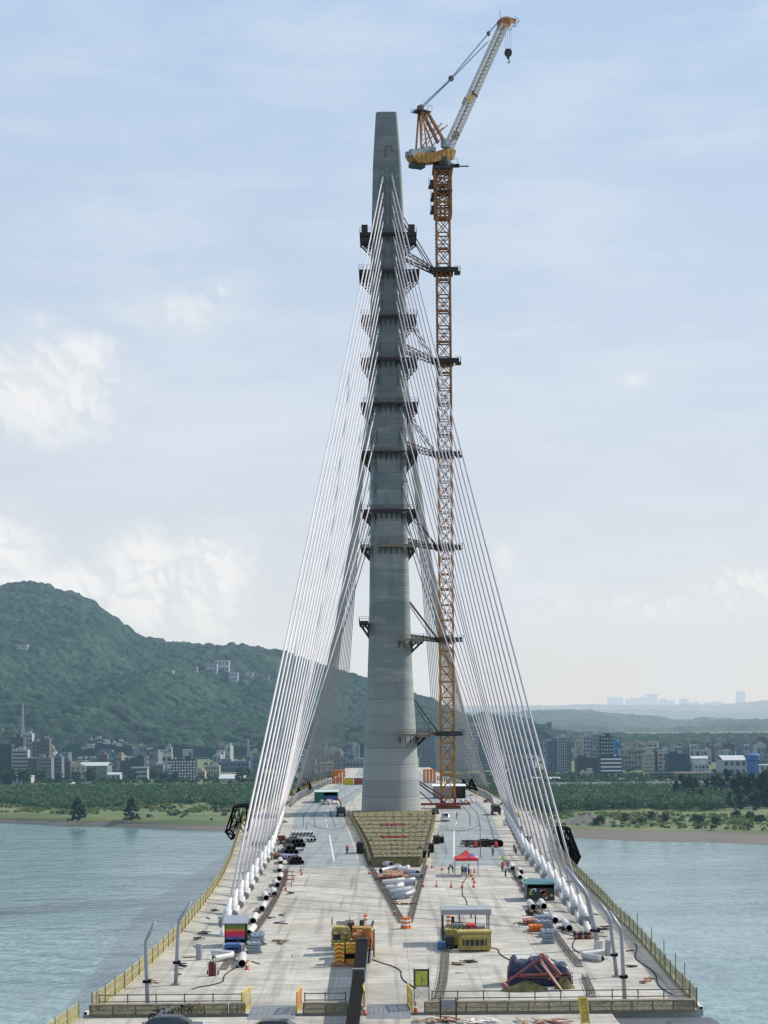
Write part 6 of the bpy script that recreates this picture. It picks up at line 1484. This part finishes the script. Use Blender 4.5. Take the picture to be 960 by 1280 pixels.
def tree(name, kind, label, loc, h, seed, group=None):
    t = thing(name, label, 'tree' if kind != 'bush' else 'bush', loc, random.random()*6, group); r = np.random.default_rng(seed)
    m = MB(); m.path([Vector((0,0,-.3)),Vector((.1,0,h*.3)),Vector((-.1,.1,h*.65)),Vector((0,0,h*.9))],[h*.028,h*.022,h*.014,h*.004],7)
    for k in range(7):
        z = h*(.25+.5*k/7); a = k*2.4; m.path([Vector((0,0,z)),Vector((math.cos(a)*h*.13,math.sin(a)*h*.13,z+h*.06)),Vector((math.cos(a)*h*.22,math.sin(a)*h*.22,z+h*.09))],[h*.012,h*.008,h*.003],5)
    m.build('trunk', m_bark, t)
    n = 60 if name == 'pine_tree' else 34; C = []; Rr = []
    for k in range(n):
        if kind == 'conifer':
            z = h*(.03+.95*r.random()**1.1); w = (h*.40 if name == 'pine_tree' else h*.27)*(1-z/h)**.7+h*.03; a = r.uniform(0,6.28); q = r.random()**.5*w; s = h*(.055+.06*r.random())
        elif kind == 'bush': z = h*(.15+.65*r.random()); w = h*.6*math.sqrt(max(.05,1-(z/h)**2)); a = r.uniform(0,6.28); q = r.random()**.5*w; s = h*(.14+.12*r.random())
        else: z = h*(.32+.58*r.random()); w = h*.36*math.sqrt(max(.05,1-((z/h-.6)/.42)**2)); a = r.uniform(0,6.28); q = r.random()**.5*w; s = h*(.08+.08*r.random())
        C.append((q*math.cos(a), q*math.sin(a), z)); Rr.append((s,s,s))
    V, Fq = crown_np(np.array(C), np.array(Rr), 60, max(.18,h*.026), seed, .9, .1)
    np_mesh('crown', V, Fq, {'conifer': lf_dark, 'bush': lf_mid, 'dry': lf_dry}.get(kind, lf_mid), t); return t
def TB(px, py): return G(px, py, 2.3)
c1 = tree('pine_tree', 'conifer', 'dark ragged conifer on the left bank, nearer the left picture edge', TB(97,1026), 9.5, 1)
c2 = tree('pine_tree', 'conifer', 'dark ragged conifer on the left bank, nearer the bridge', TB(164,1025), 9.0, 2)
tree('round_tree', 'leafy', 'large dark round tree beside the white roofed warehouse left of the cables', P(304,988,960)*1.0, 13, 3).location.z = 2.3
b1 = tree('bush', 'bush', 'round dark bush on the right grass, larger of the pair at the centre', TB(872,1031), 4.2, 4); b2 = tree('bush', 'bush', 'round dark bush on the right grass, smaller of the pair at the centre', TB(895,1031), 3.4, 5)
for px, py, s, lab in ((920,1022,.8,'dark bush farther back on the right grass, below the casuarinas'),(950,1029,.85,'dark bush on the right grass nearest the right picture edge'),(749,1031,.95,'dark bush in front of the grey gravel mound'),(938,1024,.8,'grey green bush between two dark ones at the right'),(800,1030,.6,'low flat bush on the right grass, left of the dark pair'),(712,1000,.9,'dark bush by the cables on the right bank')):
    dup(b1, TB(px,py), rz=random.random()*6, label=lab, scale=s)
dr = tree('dry_shrub', 'dry', 'brownish twiggy shrub right of the gravel mound', TB(781,1031), 4.6, 6); dup(dr, TB(832,1030), rz=2, label='brownish twiggy shrub left of the dark bush pair', scale=.95); dup(dr, TB(814,1026), rz=3.5, label='thin dry sapling standing alone in the right grass', scale=.85)
ca = [tree('casuarina', 'conifer', 'dark feathery casuarina in the row on the right bank', (0,0,0), 13, 40+i, 'casuarinas on the right bank') for i in range(3)]
CS_ = [(845,1004,.85),(853,1002,1.0),(862,1003,1.05),(869,1001,.9),(884,1000,.8),(893,998,.95),(901,1000,1.0),(909,998,1.1),(918,1003,.95),(926,1003,1.15),(933,1006,1.0),(941,1006,1.2),(949,1008,1.15),(957,1008,1.25),(965,1010,1.2),(974,1010,1.2),(876,1008,.6),(925,1012,.7),(946,1013,.65),(912,1010,.55)]
for i, (px, py, s) in enumerate(CS_):
    l = TB(px, py); l.y += 0
    if i < 3: ca[i].location = l; ca[i].scale = (s,)*3
    else: dup(ca[i%3], l, rz=random.random()*6, scale=s)
st = [tree('bank_tree', 'leafy', 'small tree in the line between the mangroves and the town houses on the left', (0,0,0), 9, 60+i, 'trees lining the town edge on the left') for i in range(3)]
for i in range(22):
    px = random.choice((random.uniform(-6,60), random.uniform(-6,60), random.uniform(60,130), random.uniform(125,240))); l = P(px, 985, random.uniform(1030,1070)); l.z = 2.4; s = random.uniform(.7,1.25)
    if i < 3: st[i].location = l; st[i].scale = (s,)*3
    else: dup(st[i%3], l, rz=random.random()*6, scale=s)
# gravel mound
gm = np.linspace(0,1,26); V = []; n_ = 40
for k in range(12):
    for i in range(n_):
        a = 2*math.pi*i/n_; f = k/11; rr = (1-f)**1.15; V.append((rr*12.5*math.cos(a)*(1+.12*math.sin(3*a+1))-f*1.5+2*f, rr*8*math.sin(a), 4.6*f**1.0*(1+.05*math.sin(5*a))+.25*math.sin(9*a+k)*(1-f)))
Fq = [(k*n_+i,k*n_+(i+1)%n_,(k+1)*n_+(i+1)%n_,(k+1)*n_+i) for k in range(11) for i in range(n_)]
mg = np_mesh('gravel_mound', np.array(V), np.array(Fq), mat('gravel', (.16,.145,.125), .95, 0, .35, .5, haze=True, detail=8, bump=.6), smooth=True); mg.location = TB(737,1031)+Vector((0,6,-.3)); tag(mg, 'grey gravel mound on the right bank close to the cables', 'gravel mound')
# ================================================================== town
def bm_(n, c, **k): return mat('wall_'+n, c, .8, 0, k.pop('var',.12), .12, haze=True, **k)
WM = dict(dark=bm_('dark',(.055,.06,.065)), char=bm_('charcoal',(.035,.042,.052)), grey=bm_('grey',(.17,.18,.19)), lgrey=bm_('light_grey',(.33,.34,.34)), white=bm_('white',(.42,.43,.43)), beige=bm_('beige',(.36,.32,.25)), brown=bm_('brown',(.11,.085,.075)), pink=bm_('pink_beige',(.28,.225,.19)), green=bm_('grey_green',(.16,.20,.165)), blue=bm_('blue',(.03,.16,.38)), teal=bm_('teal',(.03,.055,.06)), bgrey=bm_('blue_grey',(.12,.15,.18)), rust=bm_('red_brown',(.14,.085,.072)))
GLS = mat('town_glass', (.03,.04,.05), .25, 0, .2, .2, haze=True); WHT = mat('town_white', (.62,.63,.62), .7, 0, .1, .2, haze=True); RFW = mat('white_roof', (.48,.49,.49), .6, 0, .08, .2, haze=True); CONC = mat('town_concrete', (.26,.26,.25), .85, 0, .15, .2, haze=True)
wm_ = MB(); wm_.box((0,0,0),(1,1,1)); WU = {}
for k, mt in (('g',GLS),('w',WHT)):
    WU[k] = bpy.data.meshes.new('window'); WU[k].from_pydata(wm_.v, [], wm_.f); WU[k].materials.append(mt)
NW = [0]
def window(par, x, y, z, w, h, k='g', dp=.25):
    o = bpy.data.objects.new('window', WU[k]); COL.objects.link(o); o.parent = par; o.location = (x,y,z); o.scale = (w,dp,h); NW[0] += 1
def building(px0, px1, ytop, d, wall, label, style='win', dp=None, rz=0.0, cols=None, rows=None, wk='g', roof='block', group=None, cat='building', name='building', fw=.55, fh=.5, z0=2.5, trim=None):
    a = P(px0, ytop, d); c = P(px1, ytop, d); w = (px1-px0)*d/F; h = (a.z+c.z)/2 - z0; dp = dp or min(22, max(9, w*.8)); t = thing(name, label, cat, ((a.x+c.x)/2, d, z0), rz, group)
    W2 = WM[wall] if isinstance(wall, str) else wall
    m = MB(); m.box((0,dp/2,h/2),(w,dp,h)); m.build('wall', W2, t)
    if roof == 'block':
        m = MB(); m.box((w*random.uniform(-.25,.25),dp*.5,h+1.4),(w*.3+1,dp*.35,2.8)); 
        for s in (0, dp): m.box((0,s+(.12 if s == 0 else -.12),h+.4),(w,.24,.8))
        for s in (-1,1): m.box((s*(w/2-.12),dp/2,h+.395),(.24,dp-.5,.79))
        m.build('roof', W2, t)
        m = MB()
        for k in range(2): m.lathe([(.8,0),(.8,1.5),(.1,1.8)],(random.uniform(-w*.35,w*.35),dp*random.uniform(.2,.8),h),8)
        m.build('roof_tank', m_galv_h, t)
    elif roof == 'white': m = MB(); m.prism([Vector((-w/2-.4,-.4,h)),Vector((w/2+.4,-.4,h)),Vector((w/2+.4,dp/2,h+min(3,dp*.14))),Vector((-w/2-.4,dp/2,h+min(3,dp*.14)))],(0,.01,-.25)); m.prism([Vector((-w/2-.4,dp+.4,h)),Vector((-w/2-.4,dp/2,h+min(3,dp*.14))),Vector((w/2+.4,dp/2,h+min(3,dp*.14))),Vector((w/2+.4,dp+.4,h))],(0,.01,-.25)); m.build('roof', RFW, t)
    elif roof == 'cap': m = MB(); m.box((0,dp/2,h+.3),(w+.8,dp+.8,.6)); m.build('roof', trim or W2, t)
    if style == 'win':
        rows = rows or max(1, min(12, round(h/3.4))); cols = cols or max(2, min(8, round(w/3.6)))
        while rows*cols > 96: cols -= 1
        fh_ = h/rows; cw = w/cols
        for r in range(rows):
            for k in range(cols):
                if (k*7+r*3+int(px0)) % 11 == 0 and wk == 'g': continue
                window(t, -w/2+(k+.5)*cw, -.08, (r+.55)*fh_, cw*fw*(.8+.4*((k*5+r)%3)/2), fh_*fh, wk)
        if rz < -.03 or rz > .03:
            s = 1 if rz > 0 else -1
            for r in range(rows):
                for k in range(2):
                    o = bpy.data.objects.new('window', WU[wk]); COL.objects.link(o); o.parent = t; o.location = (s*(w/2+.05), dp*(.3+.4*k), (r+.55)*fh_); o.scale = (.25, dp*.2, fh_*fh)
    elif style in ('band','bandw'):
        rows = rows or max(2, round(h/3.6)); fh_ = h/rows
        for r in range(rows):
            m = MB(); m.box((0,-.12,(r+.6)*fh_),(w*.94,.3,fh_*.42)); m.build('window_band', GLS if style == 'band' else WHT, t)
    elif style == 'cols':
        n = cols or 6
        for k in range(n+1): m = MB(); m.box((-w/2+w*k/n,-.35,h/2),(w*.035,.7,h)); m.build('pier', trim or W2, t)
        for k in range(n):
            for r in range(rows or 3): window(t, -w/2+(k+.5)*w/n, -.05, (r+.55)*h/(rows or 3), w/n*.6, h/(rows or 3)*.6)
    return t
m_galv_h = mat('roof_tank_steel', (.35,.37,.38), .5, .2, .1, 1, haze=True)
B_ = building
# left bank, from the left picture edge
B_(-14,14,932,1130,'char','dark charcoal block at the left picture edge',rz=.05,fw=.3,cols=4); B_(14,29,922,1230,'dark','dark tall block behind the louvred pale one at left',fw=.35); B_(29,40,918,1260,'lgrey','slim pale tower under the transmission mast at left',cols=3); B_(40,50,928,1250,'grey','narrow grey tower between pale and brown towers at left',cols=2); B_(50,61.5,924,1240,'brown','reddish brown tower at left, right of the grey one',cols=3,fw=.7,fh=.35)
B_(14.5,34.5,938.5,1120,'lgrey','pale block with dark horizontal louvre bands at left','bandw' if 0 else 'band',rows=8,rz=.04); B_(34.5,46,948,1105,'brown','brown framed building with columns under a flat roof at left','cols',cols=4,rows=5,trim=WM['pink'],roof='cap'); B_(46,64,948,1100,'grey','grey long building with grid windows beside the brown framed one',cols=6,rows=6,fw=.6); B_(64,77,947,1120,'bgrey','blue grey apartment house with balconies at left',cols=3,rows=6,fw=.75,fh=.4)
B_(77,88,953,1150,'brown','low brown house right of the blue grey apartments',cols=3); B_(-8,39,971,1060,'white','low long white building at the foot of the louvred block','win',rows=1,cols=8,roof='cap',dp=10)
B_(88,107,958,1085,'beige','beige pink end of the grey green hall',cols=3,rows=3,fw=.3,rz=.1); B_(99,134,957,1090,'green','large grey green hall with a white roof at left','win',rows=3,cols=6,roof='white',fw=.3,fh=.2,rz=-.05); B_(123,134,944,1260,'rust','small red brown tower behind the grey green hall',cols=2,fh=.3)
B_(134,150,968,1080,'white','white shed right of the grey green hall',roof='white',rows=1,cols=3); B_(84,112,980,1050,'lgrey','small gabled white roof in front of the grey green hall','none',roof='white',dp=8); B_(134,147,950,1230,'bgrey','blue grey building far behind the white shed',cols=4); B_(150,162,952,1180,'dark','dark slab beside the teal black building',fw=.25,cols=3)
B_(162,180,949,1110,'teal','black teal building topped above a pale frame','none',dp=16); B_(164,184,960,1098,'lgrey','pale framed facade in front of the black teal building','band',rows=3,dp=8,roof='cap'); B_(184,204,957,1160,'grey','grey weathered house right of the pale framed facade',cols=5); B_(186,193,947,1260,'pink','pinkish small tower behind the weathered grey house',cols=2); B_(205,212,961,1120,'lgrey','narrow pale house left of the dark gridded block',cols=2)
g_ = B_(212,244,950.5,1085,'char','dark gridded block with rows of pale windows left of the cables','win',cols=9,rows=7,wk='w',fw=.55,fh=.55,rz=.0); B_(217,231.5,944,1092,'char','upper dark storey standing on the gridded block','win',cols=4,rows=1,wk='w',z0=30,dp=10,roof='cap') if False else None
B_(244,256,965,1110,'beige','beige house right of the dark gridded block',cols=3); B_(256,274,958,1200,'beige','beige brown houses behind the beige one',cols=5); B_(263,311,953,1260,'bgrey','long blue grey building above the white warehouse','cols',cols=10,rows=2,dp=14); B_(274,309,973,1040,'beige','warehouse with a white roof left of the cables','none',roof='white',dp=18); B_(227,292,985,1010,'lgrey','very long low shed with a white roof on the left bank','none',roof='white',dp=10); B_(309,322,970,1120,'brown','brown house just left of the cables',cols=3)
# behind the left cables and the tower
for i, (x0, x1, yt) in enumerate(((328,345,958),(346,366,946),(366,384,938),(385,404,936),(405,424,938),(424,433,950))): B_(x0,x1,yt,1330,'bgrey' if i % 2 else 'lgrey','grey apartment tower seen through the left cables',cols=5,rows=9,group='apartment towers behind the left cables',fw=.6,fh=.45)
B_(438,449,932,1500,'lgrey','slim pale tower seen left of the bridge tower',cols=2,rows=9); B_(432,462,917,2050,'rust','long red brown building on the slope behind the bridge tower',cols=9,rows=2,z0=30); B_(433,458,953,1250,'grey','grey house beneath the slim pale tower',cols=6)
for i, (x0, x1, yt) in enumerate(((524,545,917),(549,561,909),(563,580,913),(581,598,908),(599,618,912),(545,549,928))): B_(x0,x1,yt,1250,'lgrey' if i % 2 else 'grey','tall grey apartment slab seen behind the crane mast and right cables',cols=6 if x1-x0 > 8 else 2,rows=14,group='apartment slabs behind the right cables',fw=.55,fh=.5)
B_(592,602,906,1700,'lgrey','distant pale tower peeking above the apartment slabs',cols=2,rows=6); B_(622,640,940,1300,'pink','pink brown tower between the right cables',cols=4); B_(642,660,948,1280,'rust','red brown house between the right cables',cols=4); B_(640,676,962,1150,'bgrey','low blue grey factory between the outer right cables',cols=8,rows=2)
# right bank
B_(684,698,927,1200,'bgrey','blue grey tower, leftmost of the right hand town',cols=4,rows=12,fw=.5); B_(697.5,708,922,1195,'lgrey','pale tower with strong vertical stripes on the right bank','cols',cols=4,rows=12,trim=WM['white']); B_(708,714,927,1200,'grey','narrow grey flank right of the striped pale tower',cols=2,rows=11); B_(720,727.5,927,1400,'beige','slim cream tower between two larger right hand towers',cols=3,rows=9)
B_(729,741,921,1180,'lgrey','pale left half of the twin tower block on the right bank',cols=3,rows=9,fw=.5); B_(737,739.5,918,1179,'dark','dark recess strip of the twin tower block','none',dp=6,roof=None) if False else None; B_(741,752,918,1178,'lgrey','taller pale right half of the twin tower block',cols=3,rows=10,fw=.5); B_(751,767,921.5,1165,'char','charcoal tower with a white window grid','win',cols=5,rows=10,wk='w',fw=.4,fh=.3); B_(768,776,928,1300,'blue','bright blue building behind the charcoal tower',cols=2,rows=4)
B_(721,751,949,1120,'dark','broad dark block below the twin towers',fw=.2,cols=6,rows=4); B_(750,778,947,1090,'char','dark block with curved white balcony bands',style='bandw',rows=5); B_(776,805,938,1230,'pink','pinkish grey factory building right of the blue one',cols=7,rows=4); B_(805,818.5,943,1160,'beige','cream building with a dark window row on the right bank',cols=5,rows=5,fh=.3); B_(818,826,940,1170,'dark','narrow dark gap building beside the cream one',cols=2); B_(823,834,942,1165,'beige','cream ornate narrow house on the right bank',cols=2,rows=5,fw=.6)
B_(835,862,944,1130,'teal','dark greenish block with faint windows on the right bank',cols=7,rows=6,fw=.35); B_(862,868,954,1130,'grey','small grey house right of the dark greenish block',cols=2); B_(817,845,967,1050,'dark','long dark low shed in front of the cream houses','none',roof='cap',dp=9); B_(845,891,966.5,1045,'pink','long pinkish arcade building with tall openings','cols',cols=10,rows=1,dp=9,roof='cap',trim=WM['pink']); B_(865,885,948,1210,'white','white roofed hall behind the arcade building','none',roof='white',dp=12)
B_(877,893,933,1420,'brown','brown grey apartment house in the right distance',cols=4,rows=6); B_(882.5,892.5,927,1430,'pink','pink topped tower in the right distance',cols=3,rows=5); B_(893,902,934,1420,'pink','pinkish slab right of the pink topped tower',cols=3,rows=6); B_(904,918.5,931,1450,'rust','dark red brown apartment house in the right distance',cols=4,rows=5); B_(922,930,936,1500,'bgrey','blue grey house left of the farthest right tower',cols=2); B_(930,946,934,1520,'grey','grey house in the far right distance',cols=4); B_(948,975,925,1400,'brown','brown tower at the right picture edge',cols=5,rows=7)
B_(904,933,950,1090,'lgrey','warehouse with a pale domed roof left of the blue tank','win',cols=4,rows=2,roof='white',dp=24); B_(950,980,957,1080,'white','white low building right of the blue tank',cols=5,rows=2,roof='cap')
B_(868,886,956,1120,'white','small white houses between arcade and warehouse',cols=4,rows=2); B_(667,700,974,1010,'white','long white factory roof by the outer cables','none',roof='white',dp=9); B_(727,742,966,1060,'beige','small beige house below the dark block',cols=3,rows=2)
# random smaller houses filling the rows behind
r_ = random.Random(5)
for i in range(125):
    px = r_.choice((r_.uniform(-10,330), r_.uniform(325,440), r_.uniform(620,970), r_.uniform(680,970))); d = r_.uniform(1190,1650); hh = r_.choice((r_.uniform(6,14), r_.uniform(9,19))); w = r_.uniform(6,15); y = 900+(CZ-2.5-hh)*F/d - (px-480)*SN
    side = 'left' if px < 480 else 'right'
    building(px-w/2, px+w/2, y, d, r_.choice(('grey','lgrey','lgrey','beige','pink','bgrey','bgrey','grey')), f'small house crowded among the town rows on the {side} side', cols=r_.choice((2,3)), rows=r_.choice((2,3)), rz=r_.uniform(-.3,.3), group=f'small houses of the {side} town', roof=r_.choice(('block','cap','block')))
# houses on the hillside
for px0, px1, yt, yb, wl, lab in ((257,271,830,838,'lgrey','left part of the pale building complex high on the hill'),(268,286,826,838,'white','right part of the pale building complex high on the hill'),(232,246,834,841,'pink','pale small house left of the hill complex'),(286,297,841,846,'white','small white house right below the hill complex'),(306,316,841,845,'lgrey','farther pale house right of the hill complex'),(318,336,845,850,'pink','row house at the right on the hill'),(20,34,806,812,'lgrey','faint pale buildings at the left on the hill'),(205,216,838,842,'lgrey','faint low house on the hill left of the complex')):
    cx = (px0+px1)/2; u, w = unroll(cx, yb); best = None
    X, D, Z = HILL; ci = int(np.argmin(np.abs(X[:,0]/D[:,0]-u/F))); el_ = (Z[ci]-CZ)/D[ci]; k = int(np.argmin(np.abs(el_+w/F)+np.where(D[ci] > 3000, 9, 0)))
    building(px0, px1, yt, float(D[ci,k])-14, wl, lab, cols=4, rows=3, z0=float(Z[ci,k])-12, dp=14, roof='cap')
# graves / tiny light plots on the lower slope
m = MB(); X, D, Z = HILL
for i in range(170):
    px = random.gauss(135, 26); py = random.gauss(937, 7)+abs(px-135)*.12; u, w = unroll(px, py); ci = int(np.argmin(np.abs(X[:,0]/D[:,0]-u/F))); el_ = (Z[ci]-CZ)/D[ci]; k = int(np.argmin(np.abs(el_+w/F)))
    m.box((float(X[ci,k]), float(D[ci,k])-4, float(Z[ci,k])+1.2),(random.uniform(1.5,4.5),3,random.uniform(1.2,3)))
tag(m.build('graves', WM['lgrey']), 'scatter of pale graves on the lower hill slope above the grey green hall', 'graves', kind='stuff')
# water tank, blue
wt = thing('water_tower', 'blue cylindrical water tower with a wide domed top at right', 'water tower', P(941,975,1040)); wt.location.z = 2.5; h = P(941,942,1040).z-2.5; rw = 18/F*1040/2
BLU = mat('tank_blue', (.03,.135,.33), .5, 0, .15, .2, haze=True)
m = MB(); m.lathe([(rw*.72,0),(rw*.72,h*.70),(rw,h*.76)],n=28); o = m.build('shaft', BLU, wt); smooth_angle(o,30); m = MB(); m.lathe([(rw,h*.76),(rw,h*.93),(rw*1.02,h*.94),(rw*.8,h*.985),(rw*.1,h*1.01)],n=28); o = m.build('tank', BLU, wt); smooth_angle(o,30)
mp = MB(); mp.box((0,0,h*.35),(.5,.5,h*.7)); f = None
for k in range(10):
    a = k*.628
    if f is None: o = f = mp.build('rib', BLU, wt)
    else: o = f.copy(); COL.objects.link(o)
    o.location = (rw*.74*math.cos(a), rw*.74*math.sin(a), 0)
# viaduct
vd = 880; xa, xb = P(566,980,vd).x, P(1000,980,vd).x; zt = P(700,979,vd).z
va = thing('viaduct', 'long pale concrete viaduct crossing behind the bushes on the right bank', 'viaduct', ((xa+xb)/2, vd, 2.4)); L_ = xb-xa
m = MB(); m.box((0,3,zt-2.4-1.6),(L_,12,1.0)); m.build('deck', CONC, va); m = MB(); m.box((0,-3.05,zt-2.4-.75),(L_,.3,1.7)); m.box((0,8.9,zt-2.4-.75),(L_,.3,1.7)); m.build('parapet', mat('viaduct_parapet', (.50,.48,.43), .85, 0, .12, .15, haze=True), va)
mp = MB(); mp.box((0,3,(zt-4.2)/2),(2.0,7,zt-4.4)); f = None; n = int(L_/26)
for k in range(n):
    if f is None: o = f = mp.build('pier', CONC, va)
    else: o = f.copy(); COL.objects.link(o)
    o.location = (-L_/2+(k+.5)*L_/n,0,0)
mp = MB(); mp.box((0,-3.3,zt-2.4-.3),(1.2,.3,.9)); f = None
for k in range(12):
    if f is None: o = f = mp.build('parapet_box', WM['dark'], va)
    else: o = f.copy(); COL.objects.link(o)
    o.location = (-L_/2+(k+.5)*L_/12,0,0)
# transmission masts
for px, y0, y1, d, w, lab in ((29,925,880,1700,3.2,'tall thin lattice mast rising behind the towers at left'),(310.5,958,924,1600,3.0,'lattice mast in front of the hill just left of the cables')):
    b = P(px, y0, d); b.z = 2.5; h = P(px,y1,d).z-2.5; t = thing('transmission_mast', lab, 'mast', b); m = MB(); n = 14
    for k in range(n):
        z0, z1 = h*k/n, h*(k+1)/n; w0, w1 = w*(1-.8*k/n), w*(1-.8*(k+1)/n)
        cs0 = [Vector((sx*w0/2,sy*w0/2,z0)) for sx, sy in ((-1,-1),(1,-1),(1,1),(-1,1))]; cs1 = [Vector((sx*w1/2,sy*w1/2,z1)) for sx, sy in ((-1,-1),(1,-1),(1,1),(-1,1))]
        for i in range(4): m.beam(cs0[i],cs1[i],.35); m.beam(cs0[i],cs1[(i+1)%4],.22); m.beam(cs0[i],cs0[(i+1)%4],.22)
    m.build('lattice', mat('mast_steel', (.42,.38,.36), .6, .2, .1, 1, haze=True), t); m = MB()
    for f_ in (.7,.82,.94): m.beam((-3.2*(1.3-f_),0,h*f_),(3.2*(1.3-f_),0,h*f_),.4)
    m.build('cross_arm', mat('mast_steel', (1,1,1)), t)
# far skyline on the last ridge
SKY = mat('far_tower', (.30,.32,.34), .8, 0, .1, .02, haze=True)
for x0, x1, yt, yb, lab in ((760,779,872,886,'left broad pale tower group on the far ridge'),(783,797,873.5,886,'low pale slab beside the second tower group on the far ridge'),(796,809,872,886,'pale slab in the middle of the far ridge skyline'),(808.5,822,868,886,'tallest broad pale block on the far ridge skyline'),(825,834,874,886,'left of two small pale blocks on the far ridge'),(834,844,876,886,'right of two small pale blocks on the far ridge'),(850.5,861,874,885,'narrow pale block in the right part of the far ridge'),(862,875,878,885,'low pale block beside the narrow one on the far ridge'),(881,907,878,885,'long low pale slab near the right end of the far ridge'),(922,931.5,864.5,883,'slender pale skyscraper at the right end of the far ridge')):
    d = 24000.0; a = P(x0,yt,d); c = P(x1,yt,d); z0 = 100.0; w = (x1-x0)/F*d; t = thing('far_tower', lab, 'skyscraper', ((a.x+c.x)/2,d,z0)); h = a.z-z0
    m = MB(); m.box((0,60,h/2),(w,120,h)); m.build('wall', SKY, t); m = MB(); m.box((w*.1,60,h+6),(w*.5,80,12)); m.build('roof', SKY, t)
    if h > 100 and w > 120: m = MB(); m.box((-w*.18,-1,h*.7),(w*.05,2,h*.6)); m.box((w*.2,-1,h*.7),(w*.05,2,h*.6)); m.build('facade_recess', SKY, t)

# ================================================================== loose site clutter
rr = random.Random(21)
for i in range(46):
    side = rr.choice(('left','right')); d = rr.choice((rr.uniform(132,180), rr.uniform(150,250))); x = rr.uniform(LX(d)+2, cabl(170)-1.5) if side == 'left' else rr.uniform(cabr(170)+.5, RX(d)-2)
    if i % 3 == 0: x = rr.uniform(cabl(d)+1.5, cabl(d)+7) if side == 'left' else rr.uniform(cabr(d)-8, cabr(d)-2)
    t = thing('timber_scrap', f'short timber scrap lying on the {side} part of the concrete deck', 'timber scrap', (x,d,DK+.004), rr.random()*3, f'timber scraps on the {side} part of the deck'); m = MB()
    for k in range(rr.choice((1,2,3))): m.box((rr.uniform(-.3,.3),rr.uniform(-.3,.3),.06+k*.09),(rr.uniform(.08,.16),rr.uniform(.7,2.0),.09),rz=rr.uniform(-1.2,1.2))
    m.build('planks', rr.choice((m_wood,m_woodr,m_rust,m_wood,m_dk)), t)
for i, (a, lab) in enumerate((([(700,1152),(705,1165),(716,1172),(722,1190),(735,1203)],'black hose snaking between the right pipes and the thick lamp plinth'),([(790,1180),(800,1200),(820,1225),(845,1248)],'black cable lying along the right edge railing near the corner'),([(300,1205),(280,1225),(262,1233),(230,1238)],'black cable on the left apron below the gas cylinders'),([(585,1095),(576,1120),(590,1140),(584,1150)],'black cable between the tent and the roofed machine'),([(660,1215),(640,1205),(625,1188),(600,1183)],'black cable from the roofed machine towards the tarpaulin'),([(470,1200),(500,1215),(520,1238),(526,1250)],'thin black cable crossing to the notice board'))):
    g_ = [G(*q) for q in a]; t = thing('cable_on_deck', lab, 'cable', g_[0]); pts = []
    for k in range(len(g_)-1):
        for f in np.linspace(0,1,7)[:-1]:
            q = g_[k].lerp(g_[k+1], f); q.x += .35*math.sin((k+f)*4.1+i); pts.append(q-g_[0]+Vector((0,0,.05)))
    m = MB(); m.path(pts, .045, 5); m.build('cable_run', m_blk, t)
for i, (px, py, lab) in enumerate(((395,1140,'left'),(640,1235,'right'),(235,1240,'left'))): pass
# little posts with lamps along the right railing
for d in (134,139,147,156,168): 
    t = thing('railing_pole', 'thin bare pole sticking up from the right edge railing', 'pole', (RX(d)-.2,d,DK), 0, 'thin poles along the right edge railing'); m = MB(); m.tube((0,0,0),(0,0,2.6),.04,n=5); m.build('pole', m_rail, t); m = MB(); m.box((0,0,.9),(.2,.14,.12)); m.build('clip', m_steel, t)
